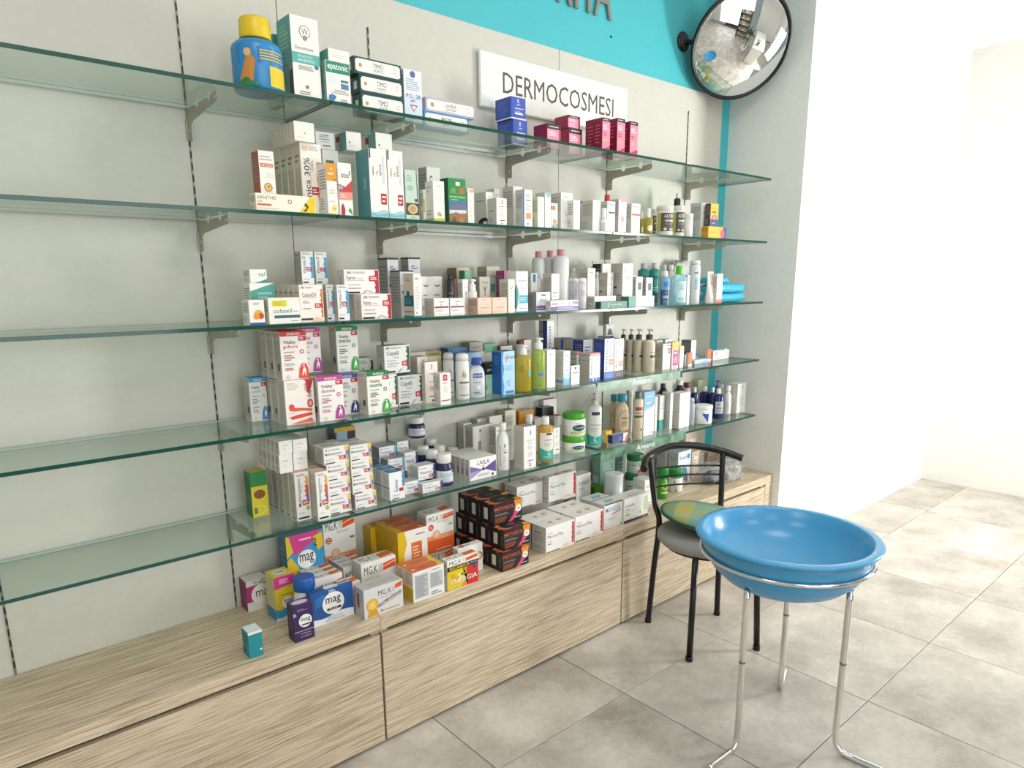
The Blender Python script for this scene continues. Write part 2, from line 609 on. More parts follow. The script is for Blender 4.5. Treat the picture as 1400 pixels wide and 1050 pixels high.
# ================================================================== the room
XR, XL, YB, ZC, XE = 3.478, -2.6, -5.2, 3.0, 5.7
TURQ = mat('#4abcc6', 0.6, 0, 'wall_paint')
WHITEW = mat('#eeede8', 0.65, 0, 'wall_paint')
PANEL = mat('#cfcdc2', 0.5, 0, 'melamine')

def slab(name, x0, y0, z0, x1, y1, z1, material, bev=0.0, parent=None, mats=None):
    cx, cy = (x0 + x1) / 2, (y0 + y1) / 2
    mb = MB()
    mb.box(x0 - cx, y0 - cy, 0, x1 - cx, y1 - cy, z1 - z0, material, bev, mats)
    return mb.build(name, parent, (cx, cy, z0))

floor_ = structure(slab('floor', XL, YB, -0.06, XE, 0.1, -0.004, mat('#6f6b65', .8, 0, 'grout')))
T = 0.6175
tile_me = {}
x_lines = [1.8155 + T * k for k in range(-8, 8)]
y_lines = [-0.725 - T * k for k in range(-2, 8)]
for i in range(len(x_lines) - 1):
    for j in range(len(y_lines) - 1):
        xa, xb = max(x_lines[i], XL), min(x_lines[i + 1], XE)
        ya, yb = max(y_lines[j + 1], YB), min(y_lines[j], 0.0)
        if xb - xa < .03 or yb - ya < .03:
            continue
        key = (round(xb - xa, 3), round(yb - ya, 3))
        if key not in tile_me:
            mb = MB(); g = .0016
            mb.box(-key[0] / 2 + g, -key[1] / 2 + g, -.008, key[0] / 2 - g, key[1] / 2 - g, 0, TILE, .0008)
            tile_me[key] = mb.mesh('floor_tile')
        t_ = link('floor_tile', tile_me[key], floor_, ((xa + xb) / 2, (ya + yb) / 2, 0.06 - 0.0 - 0.06))
        t_.parent = floor_
        t_.matrix_parent_inverse = Matrix.Translation(-Vector(floor_.location))
wall_back = structure(slab('wall_back', XL, 0.014, 0, XR + .1, 0.12, ZC, TURQ))
wall_right = structure(slab('wall_right', XR, -.42, 0, XE, 0.014, ZC, WHITEW))
# glazed end wall with the shop door, beyond the frame on the right
wall_side = structure(slab('wall_side', XE, YB, 0, XE + .12, -3.6, ZC, WHITEW))
def wpart(name, *a):
    o = slab(name, *a); o.parent = wall_side
    o.matrix_parent_inverse = Matrix.Translation(-Vector(wall_side.location)); return o
wpart('pier', XE, -1.6, 0, XE + .12, .014, ZC, WHITEW)
wpart('lintel', XE, -3.6, 2.5, XE + .12, -1.6, ZC, WHITEW)
structure(slab('door_1', XE + .04, -3.58, .02, XE + .06, -1.62, 2.49, glass_mat('door_glass', '#eef6f4')))
structure(slab('wall_left', XL - .12, YB, 0, XL, 0.12, ZC, WHITEW))
structure(slab('ceiling', XL - .12, YB, ZC, XE + .12, .12, ZC + .1, mat('#efeeea', .8, 0, 'ceiling_paint')))
# street front behind the camera: piers, apron and lintel round the shop window
front = structure(slab('wall_front', XL, YB - .15, 0, -.25, YB, ZC, WHITEW))
def fpart(name, *a):
    o = slab(name, *a); o.parent = front
    o.matrix_parent_inverse = Matrix.Translation(-Vector(front.location)); return o
fpart('pier', 3.25, YB - .15, 0, XE + .12, YB, ZC, WHITEW)
fpart('lintel', -.25, YB - .15, 2.8, 3.25, YB, ZC, WHITEW)
fpart('apron', -.25, YB - .15, 0, 3.25, YB, .3, mat('#4a4e52', .5, 0, 'painted_metal'))
for k in range(4):
    xk = -.25 + 3.5 / 3 * k
    fpart('mullion', xk - .03, YB - .1, .3, xk + .03, YB - .04, 2.8, mat('#33383c', .4, .3, 'painted_metal'))
pane = glass_mat('window_glass', '#f2f8f7')
for k in range(3):
    w_ = structure(slab('window_%d' % (k + 1), -.22 + 3.5 / 3 * k, YB - .075, .3, -.28 + 3.5 / 3 * (k + 1), YB - .065, 2.8, pane))
for cx, cy in ((0.4, -1.35), (2.3, -1.35), (0.4, -3.3), (2.3, -3.3)):
    e_ = empty('ceiling_light', (cx, cy, 2.98))
    tag(e_, 'square white ceiling light panel over the %s %s of the shop' % ('shelf' if cy > -2 else 'window', 'left' if cx < 1 else 'right'), 'ceiling light', 'ceiling panels')
    fr = MB()
    for s in (-1, 1):
        fr.box(s * .3 - .012, -.312, 0, s * .3 + .012, .312, .02, WHITEW)
        fr.box(-.288, s * .3 - .012, 0, .288, s * .3 + .012, .02, WHITEW)
    fr.build('frame', e_)
    df = MB(); df.box(-.288, -.288, .006, .288, .288, .02, mat('#f4f3ee', .6, 0, 'diffuser')); df.build('diffuser', e_)

# melamine boards in front of the wall, with the slotted uprights in their joints
panel_x = [-2.62, -1.421, -.221, .979, 2.18, 3.388]
for k in range(5):
    p_ = slab('wall_panel', panel_x[k] + (.0 if k else .1), 0.0, .40, panel_x[k + 1] - .0025, .013, 2.426, PANEL, .0006)
    p_.parent = wall_back
    p_.matrix_parent_inverse = Matrix.Translation(-Vector(wall_back.location))
UP = [.087, .687, 1.287, 1.886, 2.486, 3.087]
DARK = mat('#2b2a28', .6, 0.2, 'slot_shadow')
for n, ux in enumerate(UP):
    mb = MB()
    mb.box(-.0028, -.0016, 0, .0028, .004, 1.865, mat('#8d8a83', .4, .6, 'zinc'), 0)
    for s in range(58):
        mb.box(-.0020, -.0022, .02 + s * .032, .0020, -.0012, .02 + s * .032 + .020, DARK, 0)
    u_ = structure(mb.build('trim_%d' % (n + 1), None, (ux, -.001, .457)))

# ------------------------------------------------------------------ glass shelves on steel brackets
SHELF_Z = [1.9955, 1.691, 1.3885, 1.088, 0.790]
YF = -.306
EDGE = mat('#164a40', 0.12, 0, 'glass_edge')
EDGEB = mat('#c9d8d2', 0.2, 0, 'glass_edge_lit')  # light caught along the back edge of the panes, painted as a pale tone
pane_x = [-1.42, -.221, .979, 2.18, 3.382]
lev = ['top', 'second', 'third', 'fourth', 'lowest']
side = ['nearest the camera', 'over the first wide cabinet door', 'in the middle', 'beside the turquoise strip']
for s, z in enumerate(SHELF_Z):
    for k in range(1, 4):
        x0, x1 = pane_x[k] + .0015, pane_x[k + 1] - .0015
        cx = (x0 + x1) / 2
        mb = MB()
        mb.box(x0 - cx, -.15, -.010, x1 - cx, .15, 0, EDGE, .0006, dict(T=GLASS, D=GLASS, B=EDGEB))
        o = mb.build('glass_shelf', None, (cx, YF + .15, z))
        tag(o, 'clear glass shelf pane with green edge, %s shelf, %s' % (lev[s], ['', 'pane nearest the camera', 'middle pane', 'pane beside the turquoise strip'][k]), 'glass shelf', 'glass shelf panes')
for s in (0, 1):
    mb = MB(); mb.box(-.290, -.011, -.012, .290, -.002, 0, mat('#d9dbd8', .25, .6, 'glint'), .001)  # bright rail added to stand in for light on the glass back edge
    tag(mb.build('shelf_rail', None, (1.5865, -.0, SHELF_Z[s] - .0108)), 'thin bright aluminium rail added for the lit back edge of the %s glass shelf' % lev[s], 'rail', 'aluminium rails')
def bracket_mesh():
    out = [(0, 0)]
    for c in (-.095, -.19):
        for i in range(9):
            a = math.pi * i / 8
            out.append((c + .011 * math.cos(a), -.003 - .011 * math.sin(a)) if True else None)
    out += [(-.243, 0), (-.250, -.004), (-.252, -.014), (-.246, -.021), (-.236, -.0235), (-.045, -.037), (-.036, -.040), (-.033, -.046), (-.033, -.085), (0, -.085)]
    mb = MB(); t = .0018
    n = len(out)
    mb.poly([(t, y, z) for y, z in out], STEEL)
    mb.poly([(-t, y, z) for y, z in reversed(out)], STEEL)
    for i in range(n):
        a, b = out[i], out[(i + 1) % n]
        mb.poly([(-t, *a), (-t, *b), (t, *b), (t, *a)], STEEL)
    for yy, zz in ((-.018, -.06), (-.238, -.013)):
        mb.lathe([(.003, 0), (.003, .0008)], mat('#f2efe8', .3, .3, 'rivet'), 8)
        vs = mb.v[-16:]; mb.v[-16:] = [(-t - vz, yy + vx, zz + vy) for vx, vy, vz in vs]
    mb.box(-.007, -.004, -.085, .007, 0, -.03, STEEL)
    return mb.mesh('shelf_bracket')
bme = bracket_mesh()
ordn = ['sixth', 'fifth', 'fourth', 'third', 'second', 'first']
for s, z in enumerate(SHELF_Z):
    for n, ux in enumerate(UP):
        if n == 0:
            continue
        o = link('shelf_bracket', bme, None, (ux, -.003, z - .0105))
        tag(o, 'grey steel bracket under the %s glass shelf, %s from the turquoise strip' % (lev[s], ordn[n]), 'bracket', 'shelf brackets')

# ------------------------------------------------------------------ base cabinets and worktop
CX = [-1.394, -.194, 1.006, 2.207, 3.405]
YD = -.3795
ZW = .456
DARKW = mat('#4a3a28', .7, 0, 'groove')
DOORW = wood_mat('pale_oak_door', '#d8c8ae', '#a48e70', (1, 1, 1))
names = ['nearest the camera', 'wide middle', 'beside the blue tray table']
for k in range(1, 4):
    x0, x1 = CX[k], CX[k + 1]
    cx = (x0 + x1) / 2; hw = (x1 - x0) / 2
    e_ = tag(empty('base_cabinet', (cx, 0, 0)), 'low oak laminate base cabinet under the shelves, %s' % ['', 'nearest the camera', 'middle one', 'one behind the black chair'][k], 'cabinet', 'base cabinets')
    b = MB()
    b.box(-hw + .001, YD + .022, .05, hw - .001, -.002, ZW - .046, DARKW)
    b.box(-hw + .001, YD + .03, 0, hw - .001, -.002, .05, mat('#2a2622', .7, 0, 'plinth'))
    b.build('carcass', e_)
    d_ = MB()
    d_.box(-hw + .004, YD, .012, hw - .004, YD + .02, ZW - .060, DOORW, .001)
    d_.build('door', e_)
    for s_ in (-1, 1):
        st = MB()
        st.box(-.015, YD + .012, ZW - .060, .015, YD + .0215, ZW - .0455, DOORW)
        st.build('groove_end', e_, (s_ * (hw - .0155), 0, 0))
    o = slab('worktop', x0 + .0006, YD - .002, ZW - .045, (XR - .001 if k == 3 else x1 - .0006), -.001, ZW, WOOD, .0012)
    tag(o, 'pale oak worktop board of the low counter, %s' % ['', 'section nearest the camera', 'middle section', 'section behind the black chair'][k], 'worktop', 'worktop boards')
f_ = structure(slab('trim_7', CX[4], YD, 0.0, XR - .001, YD + .02, ZW - .0455, DOORW))

# ------------------------------------------------------------------ sign and wall lettering
sg = empty('wall_sign', (2.171, 0, 2.145))
tag(sg, 'white board reading DERMOCOSMESI in grey letters above the top shelf', 'sign')
b = MB(); b.box(-.426, -.020, 0, .426, -.003, .197, mat('#f0efe9', .4, 0, 'acrylic'), .004); b.build('board', sg)
b = MB()
draw(b, [('t', 'DERMOCOSMESI', .13, .32, .885, .70, '#55534e')], lambda u, v, l: (-.426 + u * .852, -.0204 - l, v * .197), .197 / .852)
b.build('lettering', sg)

def solid_text(s, x, y, z, h, w, depth, material, name, parent=None):
    vv, ff = text_mesh(s)
    mb = MB()
    P = lambda i, yy: (vv[i][0] * w, yy, vv[i][1] * h)
    mb.raw([P(i, -depth) for i in range(len(vv))], ff, material)
    from collections import Counter
    ed = Counter()
    for q in ff:
        for i in range(len(q)):
            a, c = q[i], q[(i + 1) % len(q)]
            ed[(a, c)] += 1
    for (a, c) in ed:
        if (c, a) not in ed:
            mb.poly([P(a, -depth), P(a, 0), P(c, 0), P(c, -depth)], material)
    return mb.build(name, parent, (x, y, z))
LET = mat('#8d8a82', .4, .3, 'brushed_letter')
for ch, x0, wd in (('R', 2.172, .086), ('I', 2.273, .020), ('T', 2.309, .098), ('A', 2.392, .112)):
    o = solid_text(ch, x0, .0135, 2.605, .19, wd, .012, LET, 'wall_letter')
    tag(o, 'raised grey capital letter %s on the turquoise wall' % ch, 'letter', 'wall letters')
# screw hole with flaked paint in the turquoise wall
mk = MB(); mk.lathe([(.006, 0), (.004, .002), (.0025, .006)], mat('#2f5a60', .6, 0, 'dowel'), 10)
tag(mk.build('wall_plug', None, (2.512, .0138, 2.545), (R(90), 0, 0)), 'small dark wall plug below the grey letter A', 'wall plug')

# ------------------------------------------------------------------ convex mirror
mc = Vector((3.205, -.20, 2.595))
n_ = (Vector((1.4, -3.0, 0.6)) - mc).normalized()
q_ = n_.to_track_quat('Z', 'Y')
mr = empty('security_mirror', mc)
mr.rotation_mode = 'QUATERNION'; mr.rotation_quaternion = q_
tag(mr, 'round convex security mirror with black rim on the turquoise wall', 'mirror')
rm_, rs = .238, .58
mb = MB()
prof = []
zc = math.sqrt(rs * rs - rm_ * rm_)
for i in range(17):
    a = math.asin(rm_ / rs) * (1 - i / 16)
    prof.append((max(rs * math.sin(a), .0008), rs * math.cos(a) - zc))
mb.lathe(prof, mat('#f4f6f6', .02, 1.0, 'mirror'), 64)
mb.build('mirror_face', mr)
mb = MB()
mb.tube([(rm_ * math.cos(2 * math.pi * i / 64), rm_ * math.sin(2 * math.pi * i / 64), 0) for i in range(64)], .0085, BLACKP, 10, closed=True)
mb.build('rim', mr)
mb = MB(); mb.lathe([(rm_, -.004), (rm_ * .98, -.02), (rm_ * .4, -.05), (.03, -.055)], BLACKP, 40); mb.build('back_shell', mr)
inv = q_.inverted()
a0 = inv @ (Vector((3.036, .013, 2.628)) - mc); a1 = inv @ (Vector((3.05, -.05, 2.62)) - mc)
mb = MB(); mb.tube([a0, a0 * .5 + Vector((0, 0, -.035)), (0, 0, -.05)], .011, BLACKP, 10); mb.build('arm', mr)
mb = MB()
dr = inv @ Vector((0, -1, 0))
mb.tube([a0, a0 + dr * .006, a0 + dr * .012], [.045, .045, .036], BLACKP, 28); mb.build('wall_plate', mr)

# ------------------------------------------------------------------ chair
ch = empty('dining_chair', (2.395, -.672, 0))
tag(ch, 'black tubular steel chair with round grey seat beside the low counter', 'chair')
def loc(x, y, z):
    return (x - 2.395, y + .672, z)
BLK = mat('#0e0f11', .28, 0, 'black_enamel')
A = dict(a=(2.322, -.441), b=(2.184, -.753), c=(2.611, -.608), d=(2.463, -.889))
ctr = Vector((2.395, -.672))
bdir = Vector((.435, .9)).normalized()      # towards the back of the chair
def smooth(pts, n=6):
    P = [Vector(p) for p in pts]; out = []
    for i in range(len(P) - 1):
        p0, p1, p2, p3 = P[max(i - 1, 0)], P[i], P[i + 1], P[min(i + 2, len(P) - 1)]
        for k in range(n):
            t = k / n
            out.append(.5 * ((2 * p1) + (p2 - p0) * t + (2 * p0 - 5 * p1 + 4 * p2 - p3) * t * t + (3 * p1 - p0 - 3 * p2 + p3) * t ** 3))
    out.append(P[-1]); return out
tops = {}
for k in 'ac':
    x, y = A[k]
    v = Vector((x, y)) - ctr
    s_ = ctr + v * .86
    hi = Vector((x, y)) + (Vector((.012, .030)) if k == 'a' else Vector((.006, .02)))
    pts = smooth([loc(x, y, 0.006), loc(*(Vector((x, y)) * .5 + s_ * .5), .26), loc(*s_, .475), loc(*(s_ * .55 + hi * .45), .56), loc(*hi, .757)])
    tops[k] = hi
    mb = MB(); mb.tube(pts, .0125, BLK, 12); lg = mb.build('leg', ch)
    mb = MB(); mb.lathe([(.0145, 0), (.0145, .018), (.013, .02)], BLK, 12); mb.build('foot_cap', lg, loc(x, y, 0))
for k in 'bd':
    x, y = A[k]
    v = Vector((x, y)) - ctr
    mb = MB(); mb.tube([loc(x, y, .006), loc(*(ctr + v * .9), .425)], .0125, BLK, 12); lg = mb.build('leg', ch)
    mb = MB(); mb.lathe([(.0145, 0), (.0145, .018), (.013, .02)], BLK, 12); mb.build('foot_cap', lg, loc(x, y, 0))
ta, tc_ = tops['a'], tops['c']
dv = (tc_ - ta)
mid = (ta + tc_) / 2
e0 = ta - dv * .20 - bdir * .085
e1 = tc_ + dv * .19 - bdir * .05
rail = smooth([loc(*e0, .728), loc(*(ta - dv * .04), .752), loc(*(ta + dv * .25 + bdir * .045), .780), loc(*(mid + bdir * .058), .788), loc(*(tc_ - dv * .25 + bdir * .045), .782), loc(*(tc_ + dv * .03 - bdir * .0), .762), loc(*e1, .742)], 8)
mb = MB(); mb.tube(rail, .0155, BLK, 14); mb.build('top_rail', ch)
for z in (.702, .663, .622):
    t = (z - .56) / (.735 - .56)
    mb = MB()
    pa = []
    for i in range(9):
        u = i / 8
        q = ta + dv * u + bdir * (.028 * math.sin(math.pi * u) - (1 - t) * .02)
        pa.append(loc(*q, z))
    mb.tube(pa, .0042, BLK, 8); mb.build('back_bar', ch)
mb = MB()
mb.lathe([(.165, .425), (.192, .430), (.204, .445), (.205, .458), (.198, .470), (.17, .480), (.08, .484), (.002, .485)], mat('#a09f9a', .9, 0, 'grey_felt'), 48, close=True)
mb.build('seat', ch)
mb = MB(); mb.lathe([(.17, .412), (.17, .425)], BLK, 32); mb.build('seat_frame', ch)

# cushion: woven green and yellow plaid, lens shaped, lying tilted on the seat
def plaid():
    mt = bpy.data.materials.new('woven_plaid')
    mt.use_nodes = True
    nt = mt.node_tree; b = nt.nodes['Principled BSDF']
    tc = nt.nodes.new('ShaderNodeTexCoord')
    sp = nt.nodes.new('ShaderNodeSeparateXYZ')
    mp = nt.nodes.new('ShaderNodeMapping'); mp.inputs['Rotation'].default_value = (0, 0, R(-28))
    nt.links.new(tc.outputs['Object'], mp.inputs[0]); nt.links.new(mp.outputs[0], sp.inputs[0])
    def stripes(sock, cols):
        mo = nt.nodes.new('ShaderNodeMath'); mo.operation = 'MULTIPLY_ADD'
        nt.links.new(sock, mo.inputs[0]); mo.inputs[1].default_value = 2.4; mo.inputs[2].default_value = .5
        cr = nt.nodes.new('ShaderNodeValToRGB'); cr.color_ramp.interpolation = 'CONSTANT'
        el = cr.color_ramp.elements
        el[0].position = 0; el[0].color = lin(cols[0][1]); el[1].position = cols[1][0]; el[1].color = lin(cols[1][1])
        for p_, c in cols[2:]:
            e = el.new(p_); e.color = lin(c)
        nt.links.new(mo.outputs[0], cr.inputs[0]); return cr.outputs[0]
    a = stripes(sp.outputs[0], [(0, '#6f9a80'), (.22, '#8fae96'), (.38, '#b0a562'), (.56, '#86ab98'), (.74, '#6f9a80'), (.88, '#b0a562')])
    c = stripes(sp.outputs[1], [(0, '#c2b25c'), (.25, '#8d9a55'), (.42, '#7fa88f'), (.62, '#c0b04a'), (.78, '#6c9a76')])
    mx = nt.nodes.new('ShaderNodeMix'); mx.data_type = 'RGBA'; mx.inputs[0].default_value = .5
    nt.links.new(a, mx.inputs[6]); nt.links.new(c, mx.inputs[7])
    wv = nt.nodes.new('ShaderNodeTexWave'); wv.inputs['Scale'].default_value = 160; wv.inputs['Distortion'].default_value = 1.5
    wv2 = nt.nodes.new('ShaderNodeTexWave'); wv2.bands_direction = 'Y'; wv2.inputs['Scale'].default_value = 160; wv2.inputs['Distortion'].default_value = 1.5
    nt.links.new(mp.outputs[0], wv.inputs[0]); nt.links.new(mp.outputs[0], wv2.inputs[0])
    ad = nt.nodes.new('ShaderNodeMath'); nt.links.new(wv.outputs['Fac'], ad.inputs[0]); nt.links.new(wv2.outputs['Fac'], ad.inputs[1])
    hs = nt.nodes.new('ShaderNodeMapRange'); nt.links.new(ad.outputs[0], hs.inputs[0]); hs.inputs[2].default_value = 2; hs.inputs[3].default_value = .72; hs.inputs[4].default_value = 1.12
    hs.inputs[1].default_value = 0
    m2 = nt.nodes.new('ShaderNodeMix'); m2.data_type = 'RGBA'; m2.blend_type = 'MULTIPLY'; m2.inputs[0].default_value = 1
    nt.links.new(mx.outputs[2], m2.inputs[6]); nt.links.new(hs.outputs[0], m2.inputs[7])
    nt.links.new(m2.outputs[2], b.inputs['Base Color']); b.inputs['Roughness'].default_value = .9
    bp = nt.nodes.new('ShaderNodeBump'); bp.inputs['Strength'].default_value = .3; bp.inputs['Distance'].default_value = .001
    nt.links.new(ad.outputs[0], bp.inputs['Height']); nt.links.new(bp.outputs[0], b.inputs['Normal'])
    return mt
cs = empty('seat_cushion', (2.41, -.640, .4985))
cs.rotation_euler = (R(5), R(4), 0)
tag(cs, 'round woven green and yellow plaid cushion lying on the chair seat', 'cushion')
PL = plaid()
mb = MB()
mb.lathe([(.08, .0), (.14, .008), (.172, .024), (.178, .034), (.168, .042), (.12, .047), (.06, .049), (.002, .05)], PL, 48)
cv = mb.build('cover', cs)
mb = MB()
mb.tube([(.1785 * math.cos(2 * math.pi * i / 48), .1785 * math.sin(2 * math.pi * i / 48), .031) for i in range(48)], .006, mat('#2c5345', .85, 0, 'piping'), 8, closed=True)
mb.build('piping', cv)

# ------------------------------------------------------------------ tray table
tt = empty('tray_table', (2.045, -1.18, 0))
tag(tt, 'round glossy blue tray table on bent chrome legs in front of the chair', 'table')
BLUE = mat('#489dce', .25, 0, 'blue_plastic')
mb = MB()
mb.lathe([(.002, .505), (.08, .508), (.14, .522), (.19, .548), (.225, .582), (.25, .622), (.264, .660), (.270, .684), (.281, .688), (.284, .694), (.280, .6985), (.258, .699), (.252, .694), (.240, .665), (.215, .632), (.175, .606), (.12, .59), (.06, .584), (.002, .583)], BLUE, 72, close=False)
mb.build('tray', tt)
mb = MB(); rr = .262
mb.tube([(rr * math.cos(2 * math.pi * i / 60), rr * math.sin(2 * math.pi * i / 60), .634) for i in range(60)], .0065, CHROME, 10, closed=True)
mb.build('ring', tt)
for k in range(3):
    a = R((178, 275, 20)[k])
    c, s = math.cos(a), math.sin(a)
    mb = MB()
    pts = smooth([(.208 * c, .208 * s, .565), (.208 * c, .208 * s, .3), (.208 * c, .208 * s, .07), (.222 * c, .222 * s, .022), (.25 * c, .25 * s, .0105), (.36 * c, .36 * s, .0105)], 5)
    mb.tube(pts, .010, CHROME, 12); lg = mb.build('leg', tt)
    mb = MB(); mb.lathe([(.0103, 0), (.0108, .004), (.0103, .008)], mat('#8c8a86', .3, 1, 'joint'), 14); mb.build('leg_joint', lg, (.208 * c, .208 * s, .315))

# ------------------------------------------------------------------ the shop behind the camera, as the mirror shows it
ct = empty('shop_counter', (3.9, -3.2, 0))
tag(ct, 'white shop counter with glossy top seen in the round mirror', 'counter')
mb = MB(); mb.box(-.35, -.75, 0, .35, .75, .98, mat('#dedcd6', .5, 0, 'laminate'), .003); mb.build('body', ct)
mb = MB(); mb.box(-.4, -.8, .98, .4, .8, 1.02, mat('#f4f3ef', .25, 0, 'laminate'), .004); mb.build('top', ct)
gd = empty('display_rack', (2.2, -4.4, 0))
tag(gd, 'dark framed display rack with pale shelves seen in the round mirror', 'rack')
for s in (-1, 1):
    mb = MB(); mb.box(s * .45 - .012, -.3, 0, s * .45 + .012, .3, 1.9, mat('#3a3f45', .5, 0, 'painted_metal')); mb.build('side', gd)
mb = MB(); mb.box(-.438, -.3, .02, .438, -.285, 1.9, mat('#c9c6bf', .6, 0, 'laminate')); mb.build('back_panel', gd)
for k in range(5):
    mb = MB(); mb.box(-.436, -.284, .15 + k * .4, .436, .16, .18 + k * .4, mat('#d8d2c6', .5, 0, 'laminate')); mb.build('shelf', gd)
    for j in range(6):
        c_ = MB(); hh = .12 + .1 * rnd.random()
        c_.box(-.055, -.05, 0, .055, .05, hh, mat(rnd.choice(['#d9c2b2', '#e9e4da', '#b9cdd6', '#2f4d66', '#c58a6a', '#e3d7d0']), .45), .001)
        c_.box(-.03, .05, hh * .3, .03, .0506, hh * .7, mat('#8a8f94', .5))
        tag(c_.build('rack_carton', None, (2.2 - .36 + j * .144, -4.33, .1803 + k * .4)), 'small carton on the display rack seen in the mirror, shelf %s, place %s' % (['one', 'two', 'three', 'four', 'five'][k], ['one', 'two', 'three', 'four', 'five', 'six'][j]), 'carton', 'rack cartons')
pl = empty('potted_dracaena', (3.05, -3.0, 0))
pl.scale = (1.45, 1.45, 1.3)
tag(pl, 'spiky green potted plant in a white pot seen in the mirror', 'plant')
mb = MB(); mb.lathe([(.10, 0), (.14, .25), (.15, .28), (.13, .28), (.12, .22)], mat('#efeeea', .4, 0, 'ceramic'), 28); mb.build('pot', pl)
mb = MB(); mb.tube([(0, 0, .2), (.02, .01, .6), (0, .02, .95)], .018, mat('#6b5a40', .8, 0, 'bark'), 8); mb.build('stem', pl)
for hgt, cnt in ((.95, 26), (.62, 14)):
    for k in range(cnt):
        a = rnd.uniform(0, 6.28); el = rnd.uniform(.1, 1.2); L = rnd.uniform(.28, .42)
        d_ = Vector((math.cos(a) * math.cos(el), math.sin(a) * math.cos(el), math.sin(el)))
        sd = Vector((-math.sin(a), math.cos(a), 0)) * .016
        p0 = Vector((0, .01, hgt)); p1 = p0 + d_ * L * .55; p2 = p0 + d_ * L - Vector((0, 0, .12))
        mb = MB(); g = mat('#2f5a30', .45, 0, 'leaf')
        mb.poly([p0 - sd * .5, p1 - sd, p1 + sd, p0 + sd * .5], g, True); mb.poly([p1 - sd, p2, p1 + sd], g, True)
        mb.build('leaf', pl)
tag(slab('door_mat', 4.6, -2.3, 0, 5.5, -1.6, .012, mat('#55585c', .95, 0, 'ribbed_mat'), .002), 'dark grey entrance mat seen in the round mirror', 'mat')

fp = empty('flower_pot', (3.75, -2.65, 1.0205))
tag(fp, 'pot of cream flowers on the counter seen in the round mirror', 'potted flowers')
mb = MB(); mb.lathe([(.06, 0), (.085, .12), (.09, .14), (.07, .14)], mat('#5b6066', .5, 0, 'ceramic'), 24); mb.build('pot', fp)
for k in range(34):
    a = rnd.uniform(0, 6.28); q = rnd.uniform(.02, .15); z = .16 + rnd.uniform(0, .09)
    c0 = Vector((math.cos(a) * q, math.sin(a) * q, z))
    mb = MB()
    if k % 2:
        g = mat('#3c6a35', .5, 0, 'leaf'); s_ = Vector((-math.sin(a), math.cos(a), 0)) * .03
        o_ = Vector((math.cos(a), math.sin(a), .4)) * .045
        mb.poly([c0 - o_, c0 + s_, c0 + o_, c0 - s_], g, True); mb.build('leaf', fp)
    else:
        g = mat('#e9ddb0', .6, 0, 'petal')
        mb.lathe([(.004, 0), (.026, .008), (.032, .02), (.02, .03), (.003, .032)], g, 10); mb.build('blossom', fp, c0)

# ================================================================== print designs of the packs
W, G, K = '#f1eee7', '#9b9a97', '#35353a'
RED, TEAL = '#c2272f', '#2f9a8f'
ART = {}
def pack(key, base=W, F=(), L=None, T=(), face=None, rough=0.42):
    if L is None:
        L = [('b', .12, .5, .88, .9, 7, shade(base, .62)), ('l', .12, .1, .7, .35, 5, shade(base, .7))]
    ART[key] = dict(base=base, F=list(F), L=list(L), T=list(T), face=face or {}, rough=rough)
def flask(key, prof, col, cap, ck='cyl', cr=.45, F=(), **kw):
    ART[key] = dict(prof=prof, col=col, cap=cap, ck=ck, cr=cr, F=list(F), **kw)
def wave(y0, y1, n=8, amp=.05, ph=0.0):
    """A band across the face with a wavy upper edge."""
    return [(0, y0)] + [(1, y0)] + [(1 - i / n, y1 + amp * math.sin(ph + 6.28 * i / n)) for i in range(n + 1)]
def scallop(x0, x1, y0, y1, n=4, amp=.06):
    """A vertical strip with a scalloped left edge, as on the supplement packs."""
    pts = [(x1, y0), (x1, y1)]
    for i in range(n * 6 + 1):
        t = i / (n * 6)
        pts.append((x0 + amp * abs(math.sin(math.pi * n * t)), y1 + (y0 - y1) * t))
    return pts

# ---- top shelf
pack('decoct', W, [('r', 0, .43, 1, .56, '#5fb3a8'), ('t', 'Decottopia', .12, .585, .78, .64, '#4a4a48'), ('t', 'DEPURATIVO', .2, .505, .72, .535, '#d8efeb'), ('t', 'ARGENTICO', .2, .455, .8, .49, '#f1f6f4'),
    ('c', .5, .82, .2, None, '#8d8f8d'), ('c', .5, .82, .175, None, W), ('t', 'W', .38, .78, .62, .86, '#77797a'), ('c', .5, .745, .08, None, '#8d8f8d'), ('l', .2, .35, .8, .41, 3, G), ('c', .86, .41, .07, None, '#3d7f78'),
    ('c', .48, .15, .06, None, '#a8744c'), ('l', .2, .05, .75, .1, 2, G)],
    L=[('r', 0, 0, 1, 1, '#4f9c92'), ('l', .15, .62, .85, .92, 6, '#7fbfb6'), ('l', .15, .2, .6, .6, 8, '#3c8379'), ('p', [(.7, 0), (1, 0), (1, .38), (.82, .42), (.72, .2)], '#4a3426'), ('c', .86, .38, .1, None, '#c79d7c')], face=dict(L='#4f9c92', R='#4f9c92'))
pack('greenbook', '#2f7f73', [('r', 0, 0, 1, .75, '#cbb89a'), ('l', .1, .1, .9, .7, 6, '#a08a68')], L=[('r', 0, 0, 1, .7, '#cbb89a')], face=dict(T='#1f5b52'))
